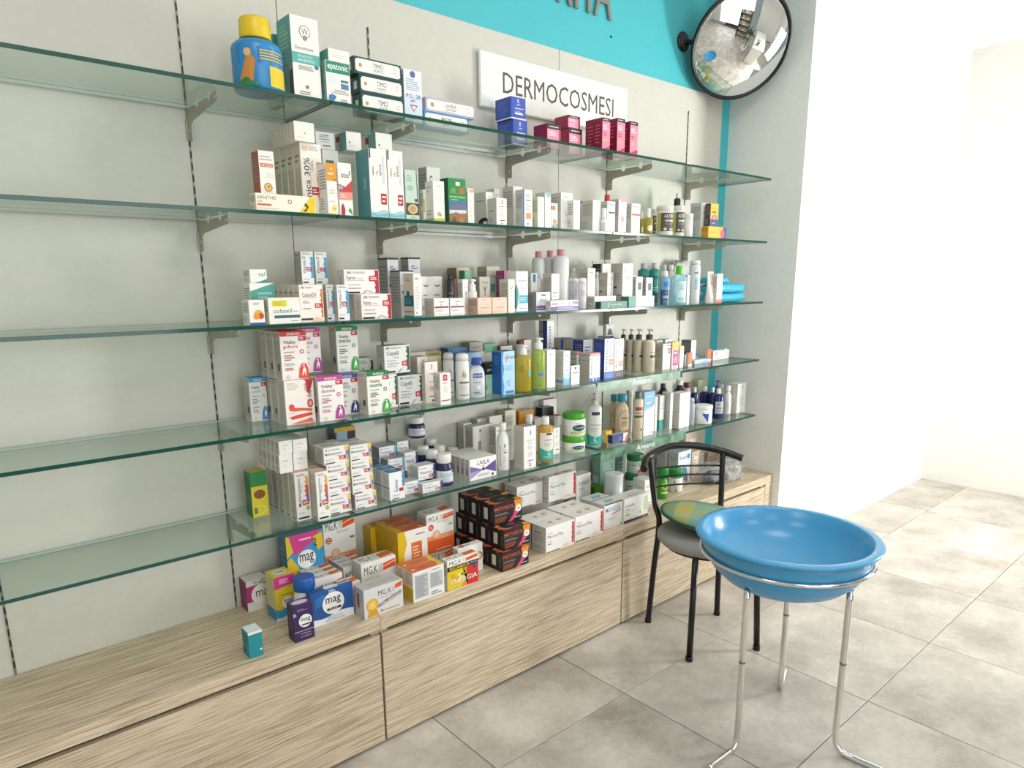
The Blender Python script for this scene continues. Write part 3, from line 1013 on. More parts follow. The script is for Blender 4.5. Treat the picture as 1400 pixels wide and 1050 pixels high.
pack('epatonic', W, [('r', .02, .72, .98, .99, '#1f8a6e'), ('t', 'epatonic', .08, .76, .92, .95, '#f4f6f2'), ('c', .28, .55, .18, None, '#dfe6e6'), ('r', .6, .52, .92, .58, '#2e8a75'), ('r', .6, .36, .92, .49, '#5b7fa8'), ('t', 'FUNZIONE EPATICA', .2, .225, .92, .262, '#3a4a4a'),
    ('l', .3, .28, .92, .33, 2, G), ('p', [(.06, .06), (.2, .02), (.34, .1), (.38, .17), (.2, .21), (.08, .17)], '#3f7fb8'), ('l', .55, .03, .95, .12, 2, G)], L=[('l', .1, .1, .9, .9, 14, '#8fb5ab')], face=dict(L='#a9cfc4'))
pack('tealwhite', W, [('l', .2, .3, .8, .6, 2, '#d5d3cc')], L=[], face=dict(L='#6fb3a6', R='#6fb3a6', T='#f1eee7'))
def timo(key, base, t1, t2):
    pack(key, base, [('p', [(.07, .14), (.93, .14), (.97, .24), (.97, .78), (.93, .9), (.07, .9), (.03, .78), (.03, .24)], W), ('t', t1, .39, .5, .61, .76, '#3a3d40'), ('t', t2, .41, .27, .6, .43, '#55585a') if t2 else ('l', .4, .28, .6, .42, 1, G),
        ('c', .13, .52, .035, None, '#b59a5a'), ('c', .86, .55, .04, None, G), ('c', .86, .55, .034, None, W), ('l', .33, .16, .67, .22, 1, '#cfcdc6')], L=[('r', .35, .25, .7, .7, '#d9d6cd')], face={})
timo('timo', '#1f4a45', 'TIMO', 'FORTE'); timo('lavanda', '#b9b0cf', 'LAVANDA', 'EXTRA'); timo('psi', '#2f8fc4', 'PSI9', '')
pack('pc', '#d3e0ef', [('r', 0, .52, 1, 1, '#e6ebf2'), ('c', .5, .92, .15, None, '#4a6a9c'), ('l', .12, .6, .88, .84, 6, '#9fb0c6'), ('t', 'P.C. 28', .12, .46, .9, .54, '#3d5a94'), ('t', 'gel', .36, .38, .6, .44, '#3d5a94'), ('p', [(.3, .33), (.72, .33), (.51, .2)], '#a8322f'), ('p', [(.37, .31), (.65, .31), (.51, .225)], W), ('r', .2, .06, .8, .1, '#b9cbe2')])
pack('blueset', '#3a55b5', [('t', 'R', .43, .74, .58, .92, '#e6e8f4'), ('l', .38, .62, .66, .7, 2, '#cfd6f0'), ('b', .25, .45, .85, .54, 1, '#dfe4f6'), ('r', .25, .22, .8, .3, '#f0f0f4'), ('l', .25, .32, .8, .4, 2, '#aebbe6'), ('r', 0, 0, 1, .06, W)], L=[('l', .15, .2, .8, .85, 6, '#5a72c6'), ('r', 0, 0, 1, .06, W)], T=[('l', .2, .3, .8, .7, 3, '#5a72c6')])
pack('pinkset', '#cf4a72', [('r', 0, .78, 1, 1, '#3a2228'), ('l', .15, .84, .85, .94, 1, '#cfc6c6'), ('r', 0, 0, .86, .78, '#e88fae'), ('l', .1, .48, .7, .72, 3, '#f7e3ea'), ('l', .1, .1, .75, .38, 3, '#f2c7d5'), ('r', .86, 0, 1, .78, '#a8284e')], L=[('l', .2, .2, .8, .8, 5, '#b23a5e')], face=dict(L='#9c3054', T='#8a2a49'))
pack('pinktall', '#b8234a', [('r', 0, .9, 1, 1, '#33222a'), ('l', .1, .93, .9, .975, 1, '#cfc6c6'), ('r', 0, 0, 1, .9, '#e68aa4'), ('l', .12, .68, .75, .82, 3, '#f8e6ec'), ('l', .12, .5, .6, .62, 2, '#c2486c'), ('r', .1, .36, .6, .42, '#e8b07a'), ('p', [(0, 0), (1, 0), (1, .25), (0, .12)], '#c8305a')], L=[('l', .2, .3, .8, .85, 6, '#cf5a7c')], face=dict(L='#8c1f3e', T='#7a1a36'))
# ---- second shelf
pack('artiglio', W, [('r', .08, .74, .9, .8, '#d86a3a'), ('t', 'ARTIGLIO', .15, .75, .85, .79, W), ('l', .08, .84, .9, .93, 2, '#b9b4a8'), ('c', .5, .42, .27, None, '#d8643a'), ('c', .5, .42, .2, None, '#e9cf6a'), ('c', .52, .43, .11, None, '#7fae6a'), ('p', [(.45, .58), (.9, .56), (.9, .64), (.5, .66)], '#e8e2cc'), ('r', .1, .16, 1, .22, '#c85a34'), ('l', .15, .02, .8, .12, 3, '#d8a08a')], face=dict(L='#b5542f'))
pack('arnithei', '#f3eed8', [('t', 'ARNITHEI', .02, .66, .33, .86, '#6a6a60'), ('t', 'GEL', .02, .48, .11, .6, '#8a8a7c'), ('r', .02, .28, .25, .4, '#d8605a'), ('l', .02, .08, .6, .18, 1, '#cfcab2'), ('c', .56, .6, .035, None, '#c8788a'), ('c', .56, .6, .018, None, W), ('p', [(.72, 0), (.98, 0), (1, .95), (.92, 1), (.84, .55)], '#f0c916'), ('p', [(.78, .1), (.85, .3), (.8, .45), (.83, .6), (.88, .35), (.82, .05)], '#3a3426')])
pack('arnica', '#f2ece2', [('t', 'Arnica 30%', .14, .08, .40, .80, '#3f3f3f', 90), ('t', 'GEL', .47, .62, .58, .78, '#4a4a4a', 90), ('r', .425, .08, .445, .8, '#d8935a'), ('p', scallop(.72, .97, .05, .75, 3, .05), '#d98c2b'), ('r', .45, .29, .82, .4, RED), ('l', .49, .31, .78, .38, 2, W), ('r', .1, .89, .35, .96, '#e9c6a2'), ('l', .4, .9, .9, .96, 2, '#c4bcae')], L=[('l', .15, .72, .85, .86, 2, '#8f8574'), ('b', .12, .1, .88, .66, 18, '#b3a894')], face=dict(L='#d8cebc'))
pack('plainlid', '#f0ece2', [('l', .1, .16, .7, .24, 2, '#d6d1c6'), ('c', .5, .42, .03, None, '#77777a')], L=[('r', 0, .02, 1, .03, '#cfc6b4')], face=dict(L='#d9cfbf'))
pack('greyprint', '#e2e2de', [('b', .2, .68, .7, .88, 2, K), ('r', .18, .56, .74, .6, K), ('l', .25, .4, .85, .48, 1, G), ('r', .35, .18, .75, .24, K)], face=dict(T='#9fcabf'))
pack('flower', W, [('r', 0, .66, 1, 1, '#e29a33'), ('c', .5, .9, .13, None, '#f0c68a'), ('l', .15, .77, .85, .83, 1, W), ('c', .8, .68, .16, .02, '#6f9a4a'), ('l', .2, .4, .8, .5, 2, '#d8cfc2'), ('l', .2, .24, .8, .29, 1, '#d8cfc2'), ('c', .62, .12, .22, None, '#f0d84a'), ('c', .72, .16, .14, None, '#f3e27a'), ('c', .64, .12, .06, None, '#a8902a'), ('r', 0, 0, 1, .025, '#e0b02a')])
pack('redburst', W, [('p', [(0, .6), (.5, .55), (1, .68), (1, .35), (0, .3)], '#c8433a'), ('r', 0, .3, 1, .45, '#e2988a'), ('t', 'istox', .22, .72, .8, .82, '#6a3a44'), ('p', [(.8, .82), (.9, .88), (.85, .74)], '#4a6a7a'), ('r', 0, .5, .3, .56, '#7fc0de'), ('p', [(.1, .02), (.35, 0), (.4, .12), (.25, .24), (.12, .18)], '#b82f3a'), ('p', [(.62, .1), (.95, .02), (.8, .16)], '#4f9a46'), ('l', .1, .34, .6, .42, 2, '#f2dcd4')])
pack('lidteal', W, [('l', .15, .2, .8, .3, 2, '#d6d3cb'), ('c', .5, .78, .04, .012, '#b0aea8'), ('c', .2, .42, .05, None, '#66686c')], L=[('p', [(.0, 0), (.35, 0), (.3, 1), (0, 1)], '#d6d2c8'), ('r', .1, .55, .4, .85, '#a02a2e')], face=dict(L='#7fa8a8'))
pack('aloe', W, [('r', .02, .86, .1, 1, K), ('t', 'aloe', .52, .62, .68, .78, '#3f4247', 90), ('t', 'GEL', .38, .62, .47, .69, '#55585c', 90), ('r', .74, .5, .86, .9, '#d6dade'), ('l', .18, .55, .26, .82, 1, G), ('r', .6, .2, .92, .36, RED), ('l', .66, .22, .88, .34, 2, W), ('p', wave(0, .1, 8, .02), '#a8cfd8'), ('p', wave(.03, .06, 6, .015, 1), '#7fb8c6')], L=[('t', 'aloe', .5, .42, .72, .58, '#c6dcdc', 90), ('r', 0, 0, .06, 1, '#dfe4e0')], face=dict(L='#5f9aa0', T='#e6e9e6'))
pack('sage', '#c3d8c8', [('r', 0, .1, 1, .34, '#4a4030'), ('c', .52, .22, .38, .1, '#d3bd8e'), ('c', .5, .22, .25, .065, '#b89a66'), ('l', .15, .76, .6, .9, 3, '#93b09c'), ('l', .15, .58, .6, .7, 3, '#93b09c'), ('p', [(.9, .36), (.96, .36), (.88, 1), (.84, 1)], '#3a4a40'), ('c', .78, .4, .1, None, '#35453c'), ('l', .4, .04, .7, .07, 1, '#5a7a66')])
pack('wenred', '#e4e2de', [('t', 'Wen', .12, .2, .4, .85, '#a8343f', 90), ('c', .58, .72, .12, None, '#b8333a'), ('l', .75, .6, .95, .75, 2, G), ('l', .5, .2, .9, .3, 1, G)], face=dict(L='#b3b2ae', T='#bdbcb8'))
pack('slimyellow', W, [('r', 0, .3, .5, .7, '#d8c23a'), ('r', 0, 0, 1, .08, '#c9b52c')])
pack('olive', W, [('p', wave(0, .08, 6, .01), '#c2c455'), ('l', .3, .85, .9, .9, 1, '#c6c8c0'), ('l', .2, .5, .8, .7, 4, '#dcdcd4'), ('p', [(.3, .2), (.5, .25), (.75, .16), (.6, .12), (.4, .14)], '#a3a648'), ('c', .5, .19, .14, None, '#c2b84e')], L=[('l', .2, .7, .8, .9, 2, '#cfccc2'), ('b', .2, .15, .7, .3, 2, '#b5b2aa'), ('r', 0, 0, 1, .08, '#c2c455')])
pack('mountain', '#1f8a45', [('r', .42, .84, .66, .92, '#f2e4e6'), ('p', [(.1, .66), (.4, .66), (.42, .78), (.2, .8)], '#6a9a4a'), ('p', [(.6, .66), (.92, .66), (.92, .8), (.64, .8)], '#b06a3a'), ('t', 'SAPONE DI TRENTO', .06, .56, .96, .60, '#e9f2e6'), ('l', .15, .505, .8, .53, 1, '#d6e8a8'), ('r', .03, 0, 1, .48, '#3f6fae'), ('p', [(.03, .33), (.2, .4), (.35, .38), (.5, .47), (.65, .4), (.85, .42), (1, .33), (1, .28), (.03, .26)], '#6d6a80'), ('p', [(.03, .28), (1, .3), (1, .22), (.03, .2)], '#cdd6e2'), ('p', [(.03, 0), (1, 0), (1, .23), (.7, .2), (.4, .24), (.03, .18)], '#9a6a34'), ('p', [(.1, 0), (.3, .15), (.45, 0)], '#5f4a26'), ('p', [(.55, 0), (.7, .16), (.9, 0)], '#b5823a')], L=[('l', .3, .1, .8, .3, 3, '#3a6a4a')], face=dict(L='#15582e', T='#15582e'))
pack('goldtop', W, [('c', .6, .93, .4, .05, '#d8b878'), ('l', .3, .2, .6, .7, 5, '#dcd8ce')])
pack('blackdisc', W, [('c', .45, .86, .05, None, K), ('l', .3, .78, .7, .82, 1, G)], L=[('l', .1, .72, .9, .78, 1, '#8f8d88'), ('c', .8, .1, .55, .16, '#1c1d22'), ('c', .9, .1, .2, .06, '#e9e6df')], face=dict(L='#d3cfc4'))
pack('white_b', W, [('t', '3', .42, .78, .62, .93, '#3a3c42'), ('l', .2, .66, .85, .71, 1, G), ('l', .3, .56, .7, .62, 1, '#c6c4be'), ('l', .2, .3, .8, .46, 4, '#cfcdc6'), ('r', .35, .16, .8, .19, K), ('c', .5, .07, .05, None, K)], L=[('b', .2, .5, .7, .56, 1, K), ('l', .2, .1, .6, .3, 3, G)], face=dict(L='#cfccc4'))
pack('white_g', W, [('l', .2, .8, .8, .88, 2, '#b5b3ad'), ('l', .25, .3, .75, .5, 4, '#cfcdc6'), ('l', .3, .1, .7, .14, 1, G)], face=dict(L='#cdcac2'))
pack('bluestripe', W, [('r', 0, 0, .14, 1, '#3455a8'), ('l', .28, .8, .8, .9, 2, G), ('r', .3, .7, .85, .735, '#d88a5a'), ('l', .3, .45, .8, .62, 4, '#b9b7b1'), ('r', .3, .22, .85, .38, '#e89a58'), ('c', .5, .08, .07, None, K)], face=dict(L='#cfcdc8'))
pack('leafgreen', W, [('l', .3, .7, .6, .95, 5, '#b3b890'), ('l', .2, .1, .8, .2, 2, '#c6c8b8')], face=dict(L='#d6dab8'))
pack('curl', W, [('p', [(.0, 1), (.5, .84), (1, .9), (1, 1)], '#8fc0b8'), ('l', .2, .4, .8, .6, 3, '#cfcdc6'), ('l', .2, .1, .7, .2, 2, '#cfcdc6')], face=dict(L='#c6c4bd'))
pack('coins', W, [('c', .4, .82, .3, None, '#c8a050'), ('c', .4, .82, .2, None, '#b08838'), ('c', .55, .3, .3, None, '#c8a050'), ('t', 'AF', .1, .02, .98, .2, '#1e1e22'), ('r', 0, .75, .12, .9, K)])
pack('bluecurve', W, [('p', [(.3, .5), (.42, .4), (.7, .34), (.98, .42), (.98, .44), (.7, .36), (.45, .42), (.33, .52)], '#7fa8c6'), ('l', .2, .86, .8, .92, 1, '#a8b3b8'), ('l', .3, .18, .8, .3, 3, '#d0cec8'), ('p', [(.7, .6), (.98, .72), (.98, .74), (.7, .62)], '#9fb8cc')], face=dict(L='#cfcdc7'))
pack('sunlogo', W, [('c', .45, .28, .13, None, '#d8c070'), ('l', .2, .85, .85, .92, 2, G), ('l', .2, .6, .8, .78, 4, '#c6c4be')])
pack('tinydark', W, [('r', 0, .92, 1, 1, '#2f4a40'), ('l', .2, .7, .8, .85, 2, '#9a9690'), ('r', .1, .25, .9, .3, '#9a4a4a')], face=dict(L='#c6c2b8'))
pack('greenband', W, [('b', .1, .86, .9, .93, 1, '#8f959a'), ('r', .15, .61, .95, .665, '#3f5f66'), ('l', .15, .2, .85, .52, 7, '#cbc9c3')], face=dict(L='#d2cfc9'))
pack('pinktop', W, [('p', [(0, 1), (.35, .9), (1, .92), (1, 1)], '#e8a0ac'), ('c', .5, .42, .2, None, '#c8565e'), ('c', .5, .42, .13, None, '#e8c6c8'), ('l', .2, .6, .8, .75, 3, '#cfcdc6'), ('l', .2, .1, .8, .25, 3, '#cfcdc6'), ('p', [(0, 0), (1, 0), (1, .04), (0, .01)], '#d86a78')], face=dict(L='#cdc8c4'))
pack('redband', W, [('b', .1, .86, .9, .93, 1, '#8f959a'), ('r', .05, .60, .98, .66, '#d8454e'), ('l', .12, .2, .88, .52, 7, '#d6c3c0')], face=dict(L='#cdc9c5'))
pack('tallgrey', '#eceef0', [('r', 0, 0, 1, .05, '#2f8fb0'), ('t', 'C', .4, .84, .6, .94, '#4a4c52'), ('c', .82, .9, .06, None, '#8a93a8'), ('l', .25, .7, .7, .75, 1, G), ('l', .25, .2, .8, .6, 5, '#d0d0ce'), ('l', .3, .12, .8, .16, 1, K)], face=dict(L='#bfc0c0'))
pack('sunscreen', '#eab52a', [('r', 0, .76, 1, .8, '#c88f1a'), ('c', .5, .36, .36, .14, '#cf4a5c'), ('c', .5, .36, .2, .08, '#e88fa0'), ('r', 0, 0, 1, .3, '#33406a'), ('b', .2, .58, .7, .68, 1, '#4a3a20'), ('l', .15, .1, .85, .18, 1, '#8f9ac0')], face=dict(L='#33406a'))
pack('sunflat', '#eab52a', [('r', .8, 0, 1, 1, '#38407a'), ('c', .78, .35, .12, .4, '#cf4a6c'), ('l', .05, .4, .6, .6, 1, '#c8941f'), ('p', [(.6, .9), (.66, .9), (.72, .1), (.68, .1)], '#d88a3a')], face=dict(L='#d89f22'))
flask('yellowcap', 'bottle', '#2d86c0', '#e3c21f', 'cyl', .62, [('r', .05, .55, .95, .95, '#2a78b4'), ('l', .5, .62, .9, .9, 4, '#d8b83a'), ('r', .62, .0, 1, .5, '#e3c426'), ('p', [(.2, .1), (.3, .6), (.36, .85), (.44, .6), (.4, .1)], '#c8863a'), ('c', .34, .8, .05, None, '#e0b27a'), ('p', [(.1, .0), (.3, .2), (.5, .0)], '#2f7f4a')], lz=(.05, .8), arc=85)
flask('oilspray', 'bottle', '#a89a2a', '#eceae4', 'cyl', .42, [('c', .6, .45, .28, .3, '#eae7c8')], alpha=.8, lz=(.1, .7), arc=60)
flask('altenjar', 'jar', '#ece7d6', '#e4e2da', 'lid', 1.0, [('r', 0, 0, .2, 1, '#cdbf45'), ('t', 'ALTEN', .36, .74, .9, .9, '#e9e6de'), ('r', .4, .52, .9, .62, '#c6c4bd'), ('l', .4, .34, .9, .46, 2, '#8a8986'), ('c', .42, .12, .08, None, '#dad7ce'), ('r', .62, .06, .9, .14, '#c6c4bd')], lab='#55534f', lz=(.18, .9), arc=70)
flask('darkoil', 'bottle', '#22211f', '#d9d7d0', 'cyl', .5, [], lz=(.1, .7))
flask('whitejar', 'jar', '#eeece6', '#f2f0ea', 'lid', 1.0, [])
flask('redcap', 'bottle', '#f0eeea', '#d63a3f', 'cyl', .62, [('r', .1, .55, .9, .6, '#7a5a58'), ('l', .2, .1, .8, .45, 5, '#d6d3d0')], lz=(.1, .75), arc=60)
flask('whitecap', 'bottle', '#f0eeea', '#f2f0ec', 'cyl', .7, [('r', .1, .62, .9, .66, '#8a6a68'), ('l', .2, .1, .8, .5, 5, '#d9d6d3')], lz=(.1, .85), arc=60)
# ---- third shelf
pack('tealtop', W, [('t', 'tal', .5, .5, .9, .8, '#2f7a74'), ('p', [(.2, 0), (1, 0), (1, .3), (.6, .12)], '#3f8f88')])
pack('diag', W, [('p', [(0, .12), (1, .62), (1, 1), (0, .8)], '#4f9c94'), ('l', .3, .6, .9, .8, 2, '#8fc0ba'), ('r', 0, 0, .16, .35, '#e3c93a')], face=dict(T='#dfe8e4'))
pack('fruit', W, [('c', .6, .42, .3, None, '#d8b83a'), ('c', .75, .36, .2, None, '#c8483a'), ('c', .45, .34, .2, None, '#e9962e'), ('r', 0, 0, 1, .1, '#33559a'), ('l', .3, .8, .8, .9, 2, G)])
pack('coboxil', W, [('r', .12, .66, .58, .90, '#ddd32f'), ('l', .17, .72, .5, .86, 3, '#b9ae2a'), ('t', 'cobaxil', .15, .42, .72, .58, '#6a7076'), ('l', .76, .45, .95, .5, 1, G), ('r', .16, .22, .98, .33, '#33656e'), ('b', .68, .08, .92, .14, 1, '#8a8f94')], face=dict(L='#e6e4cf'))
pack('thinback', W, [], face=dict(L='#cfcabb'))
pack('calcio', '#f4ece4', [('t', 'CalcioD3', .1, .68, .7, .78, '#44444a'), ('r', .1, .65, .7, .662, '#d8905a'), ('p', scallop(.86, .97, .12, .88, 5, .05), '#de7a36'), ('r', .62, .38, .94, .5, RED), ('l', .66, .4, .9, .48, 2, W), ('r', .08, .9, .2, .95, '#b5908a'), ('l', .25, .9, .6, .95, 2, G), ('l', .12, .5, .42, .58, 2, G), ('l', .12, .34, .6, .4, 1, '#c88a80'), ('r', .02, .06, .5, .11, '#2a2628'), ('p', [(.5, .02), (.55, .1), (.7, .14), (.9, .06), (1, .02)], '#f2c9a4')], L=[('l', .15, .75, .85, .85, 1, '#8f8676'), ('b', .2, .2, .8, .6, 6, '#b9ae9c')], face=dict(L='#d9d0c0'))
pack('vitd', '#eef0f0', [('t', 'Vitamina D', .1, .34, .36, .86, '#4f5a64', 90), ('p', scallop(.7, .98, .2, .84, 3, .08), '#4fa3c9'), ('r', .4, .40, .82, .53, RED), ('l', .46, .42, .78, .51, 2, W), ('l', .1, .9, .9, .97, 2, G), ('r', .08, .05, .5, .09, '#2a2628'), ('l', .1, .14, .7, .2, 1, '#c2c8cc')], L=[('l', .15, .86, .85, .93, 2, '#6f665c'), ('b', .1, .1, .9, .8, 12, '#a3968a')], face=dict(L='#c2b5a8'))
pack('ferro', '#f4eee8', [('t', 'Ferro', .07, .58, .32, .74, '#3f3a3c'), ('l', .36, .6, .56, .66, 1, '#a89a98'), ('r', .07, .55, .58, .562, '#b0706a'), ('p', scallop(.85, .985, .02, .97, 4, .035), '#b32634'), ('r', .70, .52, .97, .74, '#cc2a30'), ('l', .74, .56, .93, .7, 2, W), ('r', .08, .83, .2, .92, '#b59a98'), ('l', .24, .84, .76, .92, 2, G), ('l', .08, .34, .5, .42, 1, '#b9aeaa'), ('l', .08, .2, .6, .28, 1, '#a5928e'), ('r', .03, .03, .42, .1, '#241f20'), ('p', [(.5, .02), (.56, .12), (.66, .16), (.82, .05), (.8, .03), (.66, .13), (.58, .09), (.53, .01)], '#a5a09c')], L=[('r', .4, .4, .6, .7, '#b0aaa2')], face=dict(L='#d3ccc2'))
pack('eucer', '#c3c4c6', [('r', 0, .68, 1, 1, '#dfe1e4'), ('c', .5, .83, .28, .035, '#6a6e7c'), ('c', .5, .845, .26, .03, '#dfe1e4'), ('l', .25, .83, .75, .87, 1, '#5a5e6c'), ('r', .12, .5, .5, .56, '#38466a'), ('l', .1, .1, .8, .42, 7, '#a3a4a8'), ('r', 0, .675, 1, .685, '#8a8c92'), ('r', 0, .97, 1, 1, '#2a2c33')], L=[('b', .12, .3, .88, .88, 9, '#85847f'), ('r', 0, .97, 1, 1, '#2a2c33')], face=dict(L='#a5a4a0', T='#2a2c33'))
pack('woodtop', '#eceae4', [('l', .2, .84, .8, .92, 1, G), ('l', .2, .2, .8, .7, 9, '#c9ccd0'), ('r', 0, 0, 1, .035, '#2f7f9a'), ('c', .3, .1, .08, None, '#3f8a8f')], L=[('r', 0, 0, 1, 1, '#ddd0c0'), ('l', .15, .82, .85, .9, 2, '#b09f8a'), ('r', .06, .25, .96, .5, '#24657c'), ('c', .45, .54, .15, None, '#24657c'), ('l', .15, .3, .8, .45, 3, '#6a9ab0'), ('b', .1, .1, .9, .16, 1, '#77706a'), ('r', 0, 0, 1, .035, '#2f7f9a')], T=[('r', 0, 0, .75, 1, '#b07f4a'), ('p', [(0, .2), (.5, .1), (.8, .8), (.2, .9)], '#c8c0b4')], face=dict(T='#b9b2a6'))
pack('doublewhite', W, [('c', .24, .78, .12, .05, '#6a6e7c'), ('c', .24, .81, .11, .045, W), ('c', .76, .78, .12, .05, '#6a6e7c'), ('c', .76, .81, .11, .045, W), ('r', .04, .4, .96, .42, '#b0b2b8'), ('r', .02, .12, .98, .24, '#bfcbd2'), ('l', .1, .48, .4, .55, 1, G), ('l', .6, .48, .9, .55, 1, G)], face=dict(T='#8a8a88'))
pack('creamset', W, [('c', .5, .82, .18, .05, '#77697a'), ('c', .5, .85, .17, .045, W), ('r', .04, .46, .96, .55, '#8a2f56'), ('l', .08, .25, .7, .38, 3, '#b9b3b0'), ('t', '3', .4, .58, .5, .7, '#9a8a94'), ('l', .1, .08, .9, .14, 1, '#dcd6d0')], L=[('l', .08, .15, .92, .85, 6, '#b3a8a0')], face=dict(L='#c8beb4'))
pack('brownbox', '#d9c2aa', [('l', .2, .7, .8, .8, 1, '#b59a80')], face=dict(L='#93785a', T='#8f7558'))
pack('greencube', '#7fc0a0', [('l', .2, .6, .8, .75, 1, '#e0efe6'), ('t', 'Y', .4, .2, .62, .5, '#d0e8da')], face=dict(L='#3f9a78'))
pack('brownset', '#8a6f5a', [('r', 0, 0, .5, 1, '#9a7d66'), ('r', .55, .15, .92, .9, '#6f6a66')], face=dict(L='#7a6250'))
pack('vlogo', W, [('t', 'Y', .35, .4, .75, .66, '#6a7076'), ('l', .3, .75, .8, .8, 1, G)])
pack('vichy', '#e6e0d4', [('t', 'VICHY', .18, .80, .82, .88, '#77746c'), ('t', 'Y', .32, .46, .68, .74, '#4a4a46'), ('r', .24, .0, .76, .3, '#c9c4ba'), ('r', .3, .3, .7, .34, '#8a8780'), ('r', .3, .04, .7, .1, '#f0ece4')], face=dict(L='#b9b2a4'))
pack('vichy2', '#ddd6c8', [('t', 'VICHY', .18, .74, .82, .82, '#6f6c64'), ('r', .3, .44, .62, .62, '#4fb0b4'), ('c', .72, .53, .06, None, '#8fc9c6'), ('l', .2, .1, .8, .3, 4, '#c0b8a8')], face=dict(L='#b0a898'))
pack('peach', '#edcbb6', [('l', .3, .84, .7, .92, 1, '#d3ab94'), ('t', 'Y', .38, .58, .52, .76, '#f3dccd'), ('l', .62, .54, .85, .62, 1, '#c9a08a'), ('r', .2, .36, .8, .42, '#c79f8a'), ('l', .1, .1, .8, .2, 2, '#e0b8a2')], face=dict(L='#e2bda8'))
pack('vnarrow', '#f0eee0', [('t', 'V', .2, .68, .8, .84, '#8a9a3f'), ('l', .2, .5, .8, .62, 2, '#cfd0bc'), ('l', .25, .1, .6, .4, 6, '#c9cab8')], face=dict(L='#d3d0c0'))
pack('magenta', W, [('r', 0, .6, 1, 1, '#b04a86'), ('p', [(0, .6), (1, .6), (1, .45), (.4, .3)], '#8a8480')], face=dict(T='#a8407c', L='#a8407c'))
pack('tealleaf', W, [('b', .2, .74, .8, .80, 1, '#9aa2a6'), ('r', .25, .22, .98, .42, '#35a6bd'), ('l', .3, .26, .9, .38, 3, '#a0dbe4'), ('l', .4, .5, .8, .66, 3, '#c6c9ca'), ('b', .3, .08, .9, .12, 1, G), ('r', 0, 0, 1, .03, '#35a6bd'), ('p', [(0, .05), (.12, .2), (.2, .45), (.1, .62), (0, .7)], '#1f8f8f')], L=[('p', [(.7, .1), (1, .1), (1, .7), (.8, .5)], '#1f8f8f')], T=[('p', [(0, 0), (1, 0), (.6, .7), (0, .5)], '#b59068')], face=dict(T='#8a8884'))
pack('lrp', W, [('r', .3, .76, .68, .97, '#2f8fd0'), ('l', .2, .4, .8, .55, 3, '#c6c9ca'), ('c', .7, .1, .1, None, '#2f9a5a')], face=dict(L='#d6d4ce'))
pack('greendot', W, [('c', .4, .12, .22, None, '#2f9a6a'), ('l', .2, .5, .8, .7, 3, '#c9c7c0')])
pack('avene', W, [('c', .5, .86, .12, None, '#e8cfc4'), ('b', .12, .46, .86, .52, 1, '#7a5a96'), ('r', 0, 0, 1, .3, '#8f62b5'), ('r', .1, .18, .3, .28, '#e9e2f0'), ('l', .2, .36, .7, .42, 1, G), ('r', .1, .26, .24, .36, W)], face=dict(L='#cfc9c4'))
pack('aveneflat', W, [('b', .03, .55, .25, .8, 1, '#6a5a86'), ('l', .3, .6, .55, .75, 1, G), ('c', .67, .65, .06, None, '#e2b8ac'), ('r', .8, .6, .98, .85, '#5a4a8a'), ('t', '40%', .83, .66, .95, .8, W), ('r', 0, 0, .2, .4, '#5f4a8f'), ('r', .18, .08, 1, .42, '#6f55a3'), ('l', .25, .18, .9, .34, 2, '#d0c6e6')])
pack('lilac', '#dcdce0', [('r', .35, .78, .65, .88, '#6a6a74'), ('l', .25, .5, .8, .66, 2, '#9a9aa4'), ('r', 0, .05, 1, .3, '#6f4a9a'), ('c', .86, .18, .07, None, '#d9cbe8'), ('l', .1, .12, .6, .2, 1, '#c9b8e0'), ('r', 0, 0, 1, .05, W)], L=[('r', .1, .2, .7, .85, '#7a7c80')], face=dict(L='#8f9092', T='#4a4a52'))
pack('wcream', '#efeae0', [('l', .2, .85, .8, .93, 1, G), ('l', .25, .2, .8, .72, 8, '#d8d2c8')], face=dict(L='#c9c4ba'))
pack('blackwhite', W, [('r', 0, 0, .12, 1, '#2a3038'), ('r', .8, 0, 1, 1, '#2a3038'), ('c', .45, .25, .05, None, K)], face=dict(L='#2a3038'))
pack('clogo', W, [('c', .32, .84, .15, .05, '#4a4c52'), ('c', .36, .84, .13, .04, W), ('t', 'eramol', .42, .82, .86, .86, '#5a5c62'), ('l', .25, .62, .75, .7, 2, G), ('l', .25, .25, .75, .55, 7, '#cfcfcb'), ('l', .3, .06, .7, .12, 1, '#c4c4c0')], L=[('b', .1, .42, .5, .5, 1, K), ('b', .5, .25, .9, .3, 1, K), ('l', .1, .6, .9, .8, 3, '#a8a49c')], face=dict(L='#c3bfb6'))
pack('flatgreen', '#1f6f5f', [('r', .25, .2, .3, .85, '#a8a45a'), ('l', .35, .45, .6, .6, 1, '#8fc4ae'), ('l', .62, .45, .88, .65, 1, '#d3c86a')], face=dict(L='#174f44', T='#2a8a74'))
pack('flatwhite', '#f0eee8', [('l', .15, .4, .7, .6, 1, '#d0cec8')], face=dict(L='#d8d4cc'))
pack('capgreen', W, [('r', 0, 0, .28, 1, '#1f8a70'), ('l', .4, .6, .9, .75, 2, '#c6c9c4'), ('l', .4, .2, .8, .35, 1, '#b5b9b4')], face=dict(L='#17695a'))
pack('smallgrey', '#d8d8d6', [('r', .3, .55, .8, .8, '#33383e'), ('l', .3, .1, .8, .35, 3, G)], face=dict(L='#b5b4b0'))
pack('redbase', '#f0e8e2', [('t', 'P', .4, .78, .7, .9, '#b58a7a'), ('l', .3, .3, .6, .7, 6, '#dcc8be'), ('r', 0, 0, 1, .1, '#c2555a'), ('p', wave(.1, .15, 8, .02), '#d98a8c')], face=dict(L='#dcc2b8'))
